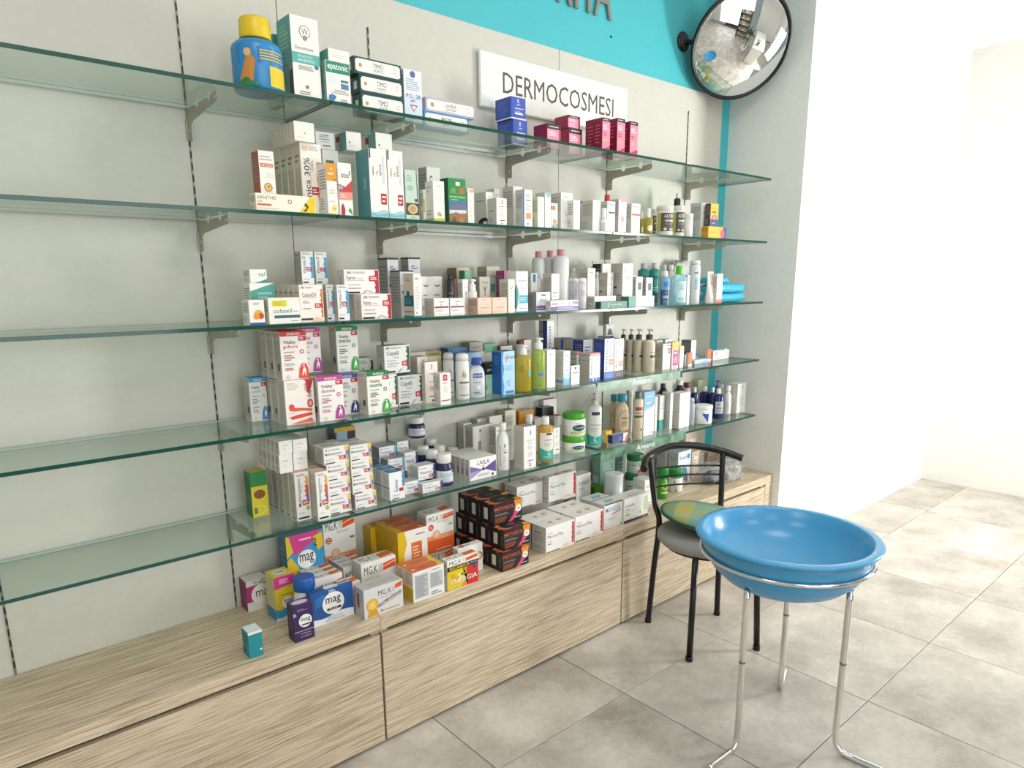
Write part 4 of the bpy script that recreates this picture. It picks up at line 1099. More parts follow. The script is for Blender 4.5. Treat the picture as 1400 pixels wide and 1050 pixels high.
flask('pinkcap', 'can', '#dfdfe0', '#dc8f98', 'cyl', .5, [('t', 'URIAGE', .58, .05, .72, .6, '#a83a52', 90)], lz=(.1, .9), arc=70)
flask('pinkcapplain', 'can', '#e6e5e6', '#dc8f98', 'cyl', .5, [])
flask('frost', 'jar', '#e0dfe4', '#f0eeee', 'dome', .98, [('l', .2, .5, .8, .8, 4, '#c3bfcc')], lz=(.1, .9), arc=60)
flask('airless', 'jar', '#f2f1ee', '#f4f3f0', 'flip', .72, [('l', .1, .04, .3, .1, 1, K)], lz=(.02, .9), arc=70)
flask('blackphial', 'bottle', '#23242a', '#23242a', 'cyl', .5, [('l', .2, .3, .8, .8, 3, '#6a6a70')], lz=(.1, .8), arc=60)
flask('pumpwhite', 'bottle', '#eeece8', '#f2f1ee', 'pump', .5, [('l', .2, .3, .8, .7, 4, '#d4d2ce')], spout=0, lz=(.1, .75), arc=60)
flask('tealduo', 'bottle', '#2a8f88', '#b9bcba', 'cyl', .5, [('r', 0, 0, 1, .38, '#22384a'), ('l', .15, .45, .85, .6, 2, '#8fd0c6'), ('r', 0, .88, 1, 1, '#14706a')], lz=(.05, .8), arc=80)
flask('biphase', 'bottle', '#7fb4dc', '#e9e8e6', 'cyl', .5, [('r', 0, 0, 1, .62, '#2f5a7a'), ('t', 'A', .44, .46, .56, .56, '#dfe9f0'), ('r', .28, .26, .72, .38, '#9fc0d6'), ('l', .3, .06, .7, .2, 3, '#8fb4cc'), ('r', .3, .75, .8, .95, '#3f86c4')], alpha=.85, lz=(.03, .85), arc=70)
flask('micellar', 'bottle', '#a8dcea', '#5fc02f', 'cyl', .42, [('r', .3, .05, .95, .9, '#cfe6ea'), ('l', .4, .55, .85, .8, 3, '#8fb0ba'), ('l', .4, .1, .85, .25, 2, '#6f98a8'), ('r', .3, .05, .32, .9, '#7fb8c8'), ('r', .93, .05, .95, .9, '#7fb8c8')], alpha=.62, rough=.08, lz=(.05, .85), arc=62, sy=.7)
flask('spraycan', 'can', '#dfe3e6', '#e6e8ea', 'dome', .92, [('b', .35, .78, .75, .85, 1, '#5a6068'), ('l', .4, .35, .75, .68, 6, '#8fb0c4'), ('r', .5, .4, .62, .66, '#9fc6da')], lz=(.05, .95), arc=60)
# ---- fourth shelf
def vital(key, col, name, pic):
    pack(key, '#f3eee8', [('r', 0, .905, 1, 1, col), ('t', 'ENERGIA', .28, .925, .76, .975, W), ('t', 'Vitality', .12, .73, .58, .82, '#4a4448'), ('t', name, .12, .645, .66, .725, col), ('r', .70, .80, .98, .895, RED), ('l', .74, .82, .94, .88, 2, W),
        ('c', .80, .58, .08, None, col), ('c', .80, .58, .045, None, '#f3eee8'), ('l', .12, .56, .55, .6, 1, G), ('l', .12, .40, .5, .53, 3, shade(col, .9)), ('l', .12, .30, .6, .36, 2, G), ('l', .12, .2, .55, .27, 2, shade(col, .9)), ('t', '24', .2, .05, .27, .09, G), ('c', .235, .07, .06, None, G), ('c', .235, .07, .052, None, '#f3eee8'), ('t', '24', .2, .055, .27, .085, G),
        ('p', [(.62, .03), (.98, .02), (1, .2), (.93, .32), (.78, .34), (.66, .22)], pic), ('p', [(.74, .06), (.78, .2), (.84, .27), (.9, .2), (.88, .05), (.84, .16)], '#f6efe9'), ('c', .82, .29, .035, None, '#f6efe9')],
        L=[('l', .2, .88, .8, .96, 2, '#9a9088'), ('b', .15, .1, .85, .82, 16, '#b5ada2'), ('r', .5, .2, .75, .34, '#4a4642')], T=[('l', .2, .2, .8, .8, 3, shade(col, 1.2))], face=dict(L='#cfc8bd', T=col))
vital('v_plus', '#cc3f3a', 'plus', '#e0503a'); vital('v_donna', '#bb4a98', 'donna', '#b03f92'); vital('v_mente', '#1f8048', 'mente', '#2fa83f'); vital('v_uomo', '#3a5aa8', 'uomo', '#2f3f7a'); vital('v_sky', '#3f9fd8', 'junior', '#3f8fc8')
pack('v_side', '#f3ece4', [('p', [(.62, 1), (.72, .97), (.74, .72), (.82, .66), (.88, .75), (1, 1)], '#d33a34'), ('t', 'Vitality', .76, .58, .93, .96, '#5a3a38', 270), ('t', 'plus', .66, .74, .74, .9, '#9a7a74', 270), ('l', .1, .78, .5, .95, 4, '#cfc6bb'), ('c', .84, .45, .1, .1, '#d33a34'), ('c', .84, .45, .06, .06, '#f0a9a0'),
    ('p', [(.1, .36), (.2, .46), (.32, .38), (.6, .36), (.9, .32), (.88, .27), (.5, .3), (.3, .3), (.15, .32)], '#e0604a'), ('p', [(.1, .18), (.4, .22), (.88, .24), (.9, .18), (.5, .14), (.2, .12)], '#e0483c'), ('p', [(.14, .02), (.4, .06), (.86, .12), (.92, .03), (.6, .02)], '#e66a54'), ('c', .2, .42, .09, .05, '#d9503c'), ('p', [(.02, .25), (.3, .26), (.28, .28)], '#eab0a0')], L=[('b', .2, .1, .8, .9, 16, '#b5ada2')], face=dict(L='#cbc4b9', T='#cc3f3a'))
pack('capelli', '#ededea', [('t', 'Capelli', .1, .62, .56, .80, '#4a4c4e'), ('t', 'ITALIA', .34, .54, .55, .6, '#6a6c6e'), ('p', scallop(.84, .98, .08, .94, 5, .05), '#1f5f44'), ('c', .86, .66, .045, None, '#f0f0ec'), ('r', .68, .25, .93, .42, RED), ('l', .72, .28, .9, .39, 2, W), ('r', .08, .88, .2, .95, '#8f9492'), ('l', .24, .88, .8, .95, 2, G), ('l', .1, .44, .6, .49, 1, G), ('t', 'CHERATINA', .1, .33, .55, .39, '#8a8c8a'), ('t', 'BIOTINA', .1, .24, .45, .29, '#8a8c8a'), ('r', .04, .04, .4, .1, '#202224'), ('p', [(.5, .02), (.6, .12), (.72, .2), (.7, .17), (.62, .1), (.54, .02)], '#8a8e8c')], L=[('p', [(.3, .1), (.7, .1), (.5, .4)], '#a83a3a'), ('l', .2, .6, .8, .7, 1, G)], face=dict(L='#c2c4c0', T='#7a8f86'))
pack('orangetop', '#f0e8e0', [('t', '3', .44, .82, .58, .93, '#33353c'), ('l', .35, .68, .7, .74, 1, '#a8a29c'), ('l', .3, .5, .75, .54, 1, '#8fa8c4'), ('c', .55, .36, .14, None, '#e6b8a0'), ('l', .3, .28, .75, .42, 3, '#d9a58e'), ('r', .32, .15, .72, .175, '#3f4a6a'), ('c', .55, .06, .07, None, '#3a3c4a')], L=[('b', .1, .1, .9, .9, 18, '#b3a8a0')], face=dict(L='#d6ccc2', T='#d8704a'))
pack('pinksquare', W, [('r', .28, .76, .68, .95, '#cc2f5f'), ('c', .48, .86, .12, None, '#e38fa8'), ('l', .25, .66, .75, .72, 1, '#a89a9c'), ('r', .08, .13, .95, .16, '#9a4a5a'), ('l', .3, .4, .7, .6, 4, '#dcd6d2')], face=dict(L='#d8d2cc'))
pack('goldbook', '#e2d8bc', [('r', 0, .9, 1, 1, '#b59c58'), ('l', .1, .93, .9, .98, 1, '#6a5a30'), ('l', .2, .3, .7, .7, 4, '#c4b998')])
pack('palebox', '#e6e3dc', [('l', .2, .7, .8, .8, 1, '#b5b2aa'), ('l', .2, .3, .7, .5, 3, '#cfccc4')], face=dict(L='#c6c2b8'))
pack('blackmint', '#a9d6bd', [('r', 0, .62, 1, 1, '#25282c'), ('t', 'gentisol', .12, .72, .9, .82, '#e6e6e2'), ('l', .3, .88, .75, .93, 1, '#a8a8a6'), ('l', .1, .5, .5, .56, 1, '#7fb496'), ('r', 0, .15, .1, .3, '#b98a5a')], L=[('r', 0, .62, 1, 1, '#1d1f23')], face=dict(L='#8fbfa4', T='#2a2d31'))
pack('bluewave', '#a9d2ef', [('p', [(0, 0), (.12, 0), (.2, .2), (.1, .4), (.2, .6), (.1, .8), (.16, 1), (0, 1)], '#2f86cf'), ('p', [(.3, .78), (.42, .95), (.5, .92), (.4, .76)], '#e0913a'), ('t', 'TRIDERM', .22, .82, .98, .88, '#3f6fb0'), ('l', .3, .55, .85, .68, 3, '#6fa3cf'), ('l', .35, .2, .7, .34, 3, '#6fa3cf'), ('r', .3, .03, .92, .09, '#2f6fc0')], L=[('l', .2, .7, .8, .9, 3, '#4f8fd6')], face=dict(L='#2668b5', T='#1f4f8f'))
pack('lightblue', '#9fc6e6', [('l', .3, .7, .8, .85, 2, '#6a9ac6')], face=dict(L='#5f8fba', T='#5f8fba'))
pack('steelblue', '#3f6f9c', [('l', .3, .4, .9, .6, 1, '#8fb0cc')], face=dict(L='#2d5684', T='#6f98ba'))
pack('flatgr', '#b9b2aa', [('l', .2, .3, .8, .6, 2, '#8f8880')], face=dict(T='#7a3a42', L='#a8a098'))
pack('flatmint', '#d8d6d0', [('r', 0, .8, 1, 1, '#6fae90')], face=dict(T='#6fae90'))
pack('maroon', '#d6c8c4', [('r', 0, .0, 1, .2, '#7a2f3a'), ('l', .3, .4, .8, .8, 3, '#a8938e')], face=dict(L='#8f3f4a', T='#7a2f3a'))
pack('bluefade', W, [('p', wave(0, .38, 8, .03), '#bcd8e8'), ('p', wave(0, .2, 8, .03, 2), '#7fb3d2'), ('b', .2, .84, .8, .9, 1, '#8a9aa8'), ('l', .3, .7, .8, .78, 1, '#b5c3cc'), ('r', .35, .42, .75, .47, '#a8c6da')], L=[('r', 0, .08, .98, .16, '#5fa8cf'), ('l', .15, .25, .85, .9, 10, '#bdb8b0')], face=dict(L='#d2cec6'))
pack('blacktop', W, [('r', .4, .78, .6, .92, '#3a3c44'), ('b', .15, .56, .85, .68, 1, '#7a7c84'), ('l', .2, .3, .8, .45, 2, '#c6c6c6'), ('l', .2, .06, .7, .12, 1, '#b0b0b0')], face=dict(T='#2a2c33', L='#cfccc6'))
pack('restiv', '#f0efec', [('t', 'Restivoil', .12, .24, .34, .96, '#55678a', 90), ('l', .5, .84, .9, .92, 2, '#8a93a8'), ('p', [(.45, .7), (.95, .6), (.95, .62), (.45, .72)], '#7f9ac0'), ('r', .5, .36, .95, .50, '#e08048'), ('c', .72, .43, .14, None, '#f0b08a'), ('l', .5, .54, .9, .6, 1, G), ('r', 0, 0, 1, .2, '#3f6fc0'), ('l', .2, .06, .8, .14, 2, '#7f9fdc')], L=[('l', .15, .6, .85, .9, 6, '#4a68b8')], face=dict(L='#24408f', T='#5a7296'))
pack('restivp', '#f0efec', [('t', 'Restivoil', .12, .28, .34, .96, '#55678a', 90), ('l', .5, .84, .9, .92, 2, '#8a93a8'), ('p', [(.45, .7), (.95, .6), (.95, .62), (.45, .72)], '#7f9ac0'), ('r', .5, .30, .95, .44, '#e08048'), ('c', .72, .37, .14, None, '#f0b08a'), ('r', 0, 0, 1, .2, '#4a3550'), ('l', .2, .06, .8, .14, 2, '#8a7090')], face=dict(L='#d9d6d0', T='#5a7296'))
pack('restivtop', '#2a469c', [('p', [(.2, .5), (.9, .8), (.9, .9), (.2, .7)], '#4a66b8'), ('l', .2, .2, .8, .4, 2, '#5a76c4')], L=[('r', 0, 0, 1, 1, '#b3ab9e'), ('r', .05, .2, .95, .3, '#4a6fa0'), ('l', .2, .5, .8, .8, 3, '#8a847a')], face=dict(T='#5a7296'))
pack('restivwhite', '#ecebe8', [('l', .1, .7, .8, .85, 2, '#7a86a8'), ('p', [(.3, .2), (.95, .5), (.95, .55), (.3, .28)], '#6f8fc0'), ('r', 0, 0, 1, .1, '#3f6fc0')], face=dict(L='#27449a', T='#5a7296'))
pack('redstrip', '#eeeef0', [('p', [(0, .9), (1, .9), (1, 1), (0, 1)], '#d6323c'), ('b', .1, .92, .9, .98, 1, W), ('t', 'Restivoil', .08, .25, .26, .8, '#6a7898', 90), ('r', .55, .2, .92, .55, '#c9d2de'), ('l', .5, .62, .95, .84, 4, '#a8b0c0'), ('r', 0, 0, 1, .14, '#3a62b8'), ('r', .3, .02, .4, .16, '#e0e4ea'), ('r', .6, .02, .66, .16, '#e0e4ea')], L=[('l', .1, .88, .8, .96, 1, '#8a847a'), ('r', .05, .72, .95, .76, '#8a9ab0'), ('b', .1, .1, .9, .68, 12, '#b5afa4')], face=dict(L='#c4bdb0', T='#a8a49c'))
pack('tallblue', '#eceae8', [('t', 'Restivoil', .2, .25, .55, .9, '#6f7480', 90), ('r', 0, 0, 1, .15, '#24408f'), ('r', .6, .5, .95, .54, '#5a78b0')], L=[('r', 0, 0, .5, 1, '#9a978f'), ('r', 0, .8, .5, .83, '#4a68a8'), ('r', .5, 0, 1, 1, '#24408f')], face=dict(L='#24408f'))
pack('leafcard', '#dfe0da', [('p', [(.2, .1), (.85, .1), (.8, .5), (.5, .7), (.25, .5)], '#2f4a40'), ('l', .2, .82, .8, .9, 1, G)])
pack('womanbox', '#d6d4d2', [('p', [(.4, .05), (.75, .1), (.8, .5), (.65, .72), (.45, .6)], '#3a2c2a'), ('c', .62, .5, .13, None, '#c69a82'), ('l', .2, .82, .9, .94, 2, '#6a6a70')], face=dict(L='#a8a6a2', T='#8a8a88'))
pack('pinkdrop', '#dcd9d4', [('r', .62, .62, .95, .82, '#b03a6a'), ('c', .78, .72, .08, .05, '#e8a8c0'), ('l', .5, .88, .95, .96, 1, '#6a6a70')], face=dict(L='#b5b0a6', T='#9a9a98'))
pack('yellowpink', '#f0ecea', [('r', 0, .72, 1, 1, '#ecb52a'), ('r', .12, .12, .95, .7, '#c23a7c'), ('r', .3, .56, .75, .62, '#f0c8dc'), ('b', .3, .22, .8, .46, 3, '#f0c8dc'), ('l', .2, .02, .8, .08, 1, G)], face=dict(L='#d8d0c8', T='#e0a820'))
pack('creamslim', '#eef0f2', [('r', 0, .72, 1, 1, '#f0dca0'), ('r', .2, .82, .8, .88, '#d8a84a'), ('l', .3, .2, .7, .6, 5, '#c6d0dc')], face=dict(L='#c6ccd2'))
pack('darkgrey', '#e6e6e4', [('l', .3, .6, .8, .85, 3, '#a8a8a8')], face=dict(L='#5a5c60', T='#9a9a98'))
pack('orangestick', '#e2692a', [('r', 0, 0, 1, .16, '#f0ece6'), ('l', .3, .3, .6, .8, 4, '#f2a070')], L=[], face=dict(L='#b9bcbc'))
pack('bluemini', '#6fa8d6', [('r', .2, .3, .8, .7, '#c6def0')], L=[], face=dict(L='#3f6a94'))
pack('blueflat', '#d6e4ee', [('p', [(.3, 0), (1, 0), (1, 1), (.6, .6)], '#9fc6e2'), ('l', .1, .5, .5, .8, 2, '#a8b8c6')], L=[], face=dict(L='#b5c2cc'))
pack('redlogo', '#eae8e6', [('p', [(.08, .55), (.2, .85), (.28, .85), (.16, .55)], '#d8573a'), ('l', .3, .6, .6, .75, 2, '#b9b6b2'), ('c', .78, .7, .14, None, '#d3d0cc'), ('r', .04, .3, .96, .33, '#c6c3be'), ('l', .1, .08, .6, .2, 1, '#c6c3be')], face=dict(L='#c9c6c0'))
flask('drysham', 'can', '#eceae4', '#e9e7e2', 'dome', .93, [('p', [(.4, .6), (.46, .6), (.56, .78), (.5, .78)], '#b5964a'), ('t', 'W', .45, .55, .7, .72, '#8a8462'), ('r', .25, .42, .85, .47, '#6a6862'), ('l', .3, .25, .8, .38, 3, '#cfcbc2'), ('b', .3, .08, .8, .12, 1, K)], lz=(.03, .95), arc=70)
flask('bluecap', 'round', '#d3d6d8', '#2c4aa0', 'cyl', .66, [('r', .24, .66, .8, .82, '#3f5fae'), ('t', 'lycia', .3, .69, .74, .79, W), ('l', .25, .48, .8, .54, 1, '#8f9ab0'), ('c', .55, .34, .1, None, '#f2f4f4'), ('l', .25, .1, .75, .2, 2, '#5a70b0')], lz=(.02, .9), arc=65, sy=.6)
flask('amberoil', 'bottle', '#c2ac1f', '#efeeea', 'flip', .45, [('r', .7, .45, .95, .66, '#3fa890'), ('l', .2, .62, .6, .85, 4, '#8a7c1a')], alpha=.68, rough=.1, lz=(.05, .85), arc=60, sy=.75)
flask('limeoil', 'bottle', '#b3c85a', '#f2f1ee', 'flip', .6, [('r', .45, .36, .9, .46, '#4f86d0'), ('l', .3, .6, .7, .8, 4, '#8fa848'), ('b', .2, .03, .8, .08, 1, '#5f7a2a')], alpha=.7, rough=.1, lz=(.05, .85), arc=60, sy=.75)
flask('oatpump', 'bottle', '#d8cab0', '#2d3a2f', 'pump', .56, [('t', 'Aveeno', .5, .64, .86, .70, '#5a5a48'), ('r', .48, .48, .9, .57, '#3f5240'), ('l', .5, .2, .85, .4, 4, '#bfae90'), ('l', .55, .74, .85, .78, 1, G)], pump='#dcdad4', spout=300, lz=(.05, .9), arc=75)
# ---- lowest shelf
pack('multi', '#efedea', [('t', 'Multivitaminico', .05, .53, .72, .68, '#3f4048'), ('l', .5, .42, .72, .48, 1, '#8a8a8e'), ('r', .06, .8, .14, .88, '#9a9490'), ('l', .18, .78, .66, .88, 2, G), ('r', .6, .2, .86, .42, RED), ('l', .64, .24, .83, .38, 2, W), ('l', .06, .2, .4, .32, 2, '#b9b7b4'), ('r', .05, .04, .42, .10, '#26262a'), ('p', scallop(.82, .98, .66, .98, 2, .05), '#e9c65a'), ('p', scallop(.84, .98, .38, .68, 2, .05), '#9a7fae'), ('p', scallop(.86, .98, .1, .4, 2, .05), '#a8bf7a')], T=[('r', .1, .5, .6, .9, '#a89a9c'), ('r', .14, .56, .56, .84, '#c9c2c0')], L=[('b', .15, .15, .85, .85, 5, '#b9b2a8')], face=dict(L='#cbc5bb', T='#dcd8d0'))
pack('multitall', '#f0edea', [('t', 'Multivitaminico', .16, .30, .36, .88, '#3a3c42', 90), ('l', .4, .5, .46, .86, 1, G), ('p', scallop(.66, .92, .70, .9, 2, .1), '#e8a83f'), ('p', scallop(.62, .92, .5, .72, 2, .1), '#cf5a4a'), ('p', scallop(.66, .92, .36, .52, 1, .1), '#7a6ab0'), ('r', .42, .32, .88, .42, RED), ('l', .48, .34, .84, .4, 2, W), ('c', .8, .25, .14, .05, '#a3c24a'), ('l', .12, .14, .7, .18, 1, '#c6c4c0'), ('r', .1, .04, .86, .075, '#222226'), ('l', .12, .92, .8, .97, 2, G)], T=[('p', [(0, 0), (1, 0), (1, 1), (0, 1)], '#e6dccb'), ('p', [(0, .6), (1, .3), (1, .5), (0, .85)], '#eaa85a'), ('p', [(0, .2), (1, .0), (1, .2), (0, .45)], '#d99a9a')], L=[('l', .2, .82, .8, .94, 3, '#a8a196'), ('b', .12, .12, .88, .78, 16, '#bdb6aa'), ('r', .2, .04, .8, .06, '#55504a')], face=dict(L='#d3cdc2'))
pack('plainsmall', '#eceae4', [('l', .25, .6, .75, .7, 1, '#b5b3ad'), ('l', .3, .35, .65, .45, 1, '#c9c7c0')], face=dict(L='#d6d1c6', T='#cfcabf'))
pack('navygold', '#3f4a5c', [('r', 0, .93, 1, 1, '#c9a02f'), ('p', [(0, .4), (.5, .4), (.62, .93), (.1, .93)], '#8fa8bc'), ('r', .64, 0, 1, .92, '#2a2a30')], face=dict(L='#5a7286', T='#4f6a7a'))
pack('tallblu', '#eef0f2', [('t', 'Sonno', .3, .28, .55, .72, '#4a5a74', 90), ('r', .62, .28, .9, .4, RED), ('p', scallop(.8, .98, .45, .98, 3, .06), '#4a86b8'), ('l', .2, .12, .8, .2, 1, '#b9c0c8'), ('r', .15, .03, .6, .06, '#26262a')], L=[('r', .0, .42, 1, .46, '#5a7a9c'), ('b', .2, .1, .8, .35, 5, '#b5b9bc'), ('b', .2, .55, .8, .9, 6, '#c0c4c6')], T=[('r', .15, .2, .85, .8, '#3f6f9c'), ('r', .3, .35, .7, .65, '#6f9abc')], face=dict(L='#d3d4d0', T='#2f5f8c'))
pack('lightend', '#eceef0', [('t', 'Tensiostat', .1, .42, .72, .62, '#4a4e58'), ('r', .06, .76, .14, .86, '#9a9a9a'), ('l', .2, .76, .7, .86, 1, G), ('r', .6, .1, .86, .36, RED), ('l', .64, .15, .82, .3, 2, W), ('p', scallop(.86, 1, .02, .98, 3, .04), '#6fb8dc'), ('l', .08, .15, .4, .28, 1, '#c0c0c4')], L=[('b', .2, .2, .8, .8, 4, '#a3a7aa')], T=[('r', .2, .3, .8, .7, '#aab2b8')], face=dict(L='#9fa6aa', T='#b9c0c4'))
pack('darkend', '#ebebec', [('t', 'Melatonina', .1, .42, .74, .62, '#4a4a58'), ('r', .06, .76, .14, .86, '#9a9a9a'), ('l', .2, .76, .7, .86, 1, G), ('r', .62, .1, .86, .34, RED), ('l', .66, .14, .82, .3, 2, W), ('p', scallop(.85, 1, .02, .98, 3, .04), '#4a4a80'), ('l', .08, .15, .4, .28, 1, '#c0c0c4'), ('p', [(.3, .05), (.5, .2), (.7, .1), (.6, .05)], '#d9d6dc')], L=[('b', .2, .2, .8, .8, 4, '#b0aeac')], T=[('r', .2, .3, .8, .7, '#c9c9cc')], face=dict(L='#b9b7b2', T='#d6d5d4'))
pack('laila', '#f0efee', [('t', 'LAILA', .28, .68, .74, .88, '#3f3c4c'), ('l', .42, .58, .64, .63, 1, '#8a8694'), ('p', [(.02, .08), (.02, .68), (.48, .44)], '#7a63a8'), ('p', [(.98, .2), (.98, .78), (.52, .46)], '#5f4a92'), ('p', [(.02, .08), (.02, .4), (.4, .42)], '#a99aca'), ('c', .5, .46, .05, None, '#2f2a44'), ('l', .3, .12, .8, .26, 2, '#a8a6b0'), ('c', .85, .12, .04, None, K)], L=[('l', .3, .2, .6, .8, 4, '#b0a89c'), ('p', [(.2, .2), (.6, .3), (.6, .5), (.2, .6)], '#8f80b0')], face=dict(L='#d0cabd', T='#dcd8cf'))
pack('greycos', '#dedbd3', [('b', .24, .2, .42, .78, 1, '#8a867c'), ('c', .36, .87, .05, None, '#5a6fa0'), ('l', .7, .1, .9, .14, 1, G), ('r', 0, 0, 1, .03, '#5a7a94')], face=dict(L='#c2beb4', T='#bcb8ae'))
pack('greycos2', '#d9d6ce', [('l', .2, .45, .85, .6, 1, '#9a968c'), ('r', .4, .1, .9, .3, '#7a7f94')], face=dict(L='#bdb9ae', T='#b5b1a6'))
pack('eyecos', '#dcd6ca', [('c', .68, .28, .13, None, '#2f2f44'), ('l', .3, .7, .8, .76, 1, '#b5ae9f'), ('c', .62, .8, .08, None, '#e9e4d8')], face=dict(L='#bfb8aa', T='#b5ad9f'))
pack('bio3', '#efece8', [('t', '3', .44, .8, .6, .9, '#35373e'), ('t', 'Physio', .22, .645, .8, .69, '#77777c'), ('t', 'gel', .36, .59, .64, .63, '#8a8a8e'), ('l', .3, .46, .72, .56, 3, '#b9b7b4'), ('c', .5, .42, .025, None, K), ('l', .32, .28, .72, .39, 4, '#c2c0bc'), ('r', .28, .185, .76, .2, K), ('t', '2', .42, .06, .58, .14, '#4a4c52')], L=[('b', .15, .12, .85, .9, 22, '#bdb7ae')], face=dict(L='#d3cec6', T='#a8979a'))
pack('orangeblk', '#d98f2a', [('l', .3, .4, .8, .6, 2, '#b8741f')], face=dict(L='#c88524', T='#b5b0a6'))
pack('bottlegrey', '#e6e2da', [('l', .2, .6, .8, .8, 2, '#b5b0a6')], face=dict(L='#c4bfb4'))
pack('blackteal', '#6fa8bc', [('r', 0, .4, 1, 1, '#26282e'), ('l', .2, .1, .8, .3, 2, '#9fc6d2')], L=[('r', 0, 0, 1, 1, '#1d1f24')], face=dict(L='#1d1f24', T='#5a7a86'))
pack('redroof', '#e2dedc', [('r', .5, .2, .85, .7, '#b9b4b0'), ('l', .1, .2, .4, .7, 4, '#bdb8b4')], face=dict(L='#c6c1bc', T='#a83a42'))
pack('yellowbox', '#e3b32a', [('r', .55, .2, .9, .5, '#cf9a1a'), ('l', .1, .6, .5, .8, 3, '#c9981c')], L=[('r', .1, .3, .7, .7, '#e9dfb8')], face=dict(L='#cdbd8a', T='#e9c04a'))
pack('navyflat', '#2a3478', [('r', .7, 0, 1, 1, '#e9e6e2'), ('p', [(.8, 0), (1, 0), (1, .9), (.9, .6)], '#c8605a'), ('c', .5, .5, .12, .3, '#4a56a0')], face=dict(T='#b9bcc8', L='#2a3478'))
pack('skybox', '#e9ecef', [('p', [(0, .62), (1, .7), (1, 1), (0, 1)], '#7fb8dc'), ('p', [(0, .62), (0, .55), (1, .72), (1, .7)], '#a9cfe6'), ('l', .2, .86, .8, .92, 1, '#c6e0f0'), ('l', .2, .72, .8, .78, 1, W), ('l', .2, .3, .7, .5, 5, '#cdd2d6'), ('c', .85, .06, .07, None, G)], face=dict(L='#b9bfc2', T='#a8aeb2'))
pack('tealbase', '#e6e6e2', [('r', 0, 0, 1, .3, '#1f9a8f'), ('l', .2, .6, .8, .8, 4, '#b5b5b0'), ('c', .8, .1, .1, None, '#7fc9c0')], L=[('r', 0, 0, 1, .3, '#1f8a80'), ('l', .15, .4, .85, .9, 8, '#a5a39c')], face=dict(L='#bab7af'))
pack('whitetall', '#efedea', [('l', .3, .86, .7, .9, 1, '#b5b3b0'), ('l', .2, .25, .8, .6, 8, '#cfcdca'), ('l', .35, .04, .7, .07, 1, '#a8a6a2')], L=[('l', .1, .44, .95, .47, 1, '#8f8b85'), ('b', .15, .1, .85, .4, 8, '#bdb8b0'), ('r', .1, .06, .7, .075, '#77736c')], face=dict(L='#cbc7bf'))
pack('palegreen', '#d3dcc0', [('p', [(.4, 0), (.6, .5), (.8, 0)], '#9ab87a'), ('p', [(.45, 0), (.55, .4), (.5, 0)], W)], face=dict(L='#b9b8a8', T='#a9c070'))
pack('junglegreen', '#2f8a4a', [('r', 0, 0, 1, .68, '#e3cf3a'), ('c', .5, .5, .35, .1, '#8a5a2a'), ('c', .45, .15, .4, .11, '#efe070'), ('c', .45, .15, .3, .08, '#e3cf3a'), ('b', .1, .02, .3, .3, 1, '#5a6a2a')], face=dict(T='#c9a42f', L='#2a7a40'))
def sleepjar(key):
    flask(key, 'pill', '#29244e', '#eeece8', 'lid', .82, [('t', 'Sonno', .28, .68, .78, .84, '#4a9aa0'), ('t', 'Sereno', .28, .50, .82, .66, '#4a7aa0'), ('r', .78, .78, .92, .94, '#7a2a3a'), ('l', .28, .18, .8, .42, 5, '#b5bcc6'), ('r', .3, .04, .8, .09, '#3a3a48')], lab='#dfe3e8', lz=(.16, .66), arc=85)
sleepjar('sleep')
flask('whitebottle', 'round', '#f0eeea', '#f4f3f0', 'cyl', .52, [('r', .2, .1, .24, .75, '#6a6c72'), ('p', [(.5, .72), (.56, .64), (.62, .72), (.56, .82)], '#2f7fa8'), ('l', .4, .58, .75, .62, 1, '#9aa8b0'), ('r', .46, .5, .68, .54, '#6a8aa0'), ('l', .42, .2, .7, .4, 4, '#d0cec9')], lz=(.05, .85), arc=65)
flask('whiteflip', 'round', '#efedea', '#f2f1ee', 'cyl', .62, [('l', .3, .2, .7, .6, 6, '#d6d4d0')], lz=(.08, .85), arc=60)
flask('amberteal', 'bottle', '#c8963a', '#f2f0ec', 'cyl', .48, [('r', .1, .0, 1, .92, '#eae6da'), ('p', [(.1, 0), (1, 0), (1, .36), (.6, .28), (.1, .42)], '#2fae9c'), ('c', .68, .2, .09, None, '#dff2ee'), ('c', .71, .21, .06, None, '#2fae9c'), ('l', .35, .06, .9, .13, 2, '#a9dfd6'), ('b', .38, .64, .88, .72, 1, '#b0aea4'), ('l', .38, .46, .86, .58, 3, '#c9c6bc'), ('r', .5, .84, .82, .91, '#3a3f48')], alpha=.92, lz=(.05, .85), arc=68, sy=.7)
flask('greenlid', 'jar', '#f2f1ec', '#4fae2f', 'lid', .99, [('c', .6, .52, .22, .2, '#1f3f6a'), ('c', .6, .52, .24, .22, '#6fae3a'), ('c', .6, .52, .215, .18, '#1f3f6a'), ('t', 'Cetaphil', .44, .46, .76, .58, '#e9eef2'), ('r', .3, .16, .86, .28, '#b9cc62'), ('l', .3, .05, .8, .11, 1, '#c9c7be'), ('l', .45, .78, .75, .84, 1, '#8fa8b4')], lz=(.04, .96), arc=80)
flask('ceramolpump', 'bottle', '#e2e0da', '#cfccc6', 'pump', .42, [('p', [(0, 0), (1, 0), (1, .3), (.5, .24), (0, .32)], '#1fa394'), ('r', .3, .86, .7, .95, '#22305a'), ('c', .5, .17, .1, None, '#dff2ee'), ('c', .53, .175, .07, None, '#1fa394'), ('l', .25, .06, .75, .1, 1, '#a9dfd6'), ('b', .22, .56, .8, .62, 1, '#b5b3ae'), ('l', .25, .4, .75, .52, 3, '#c4c2bc')], spout=200, lz=(.03, .88), arc=80)
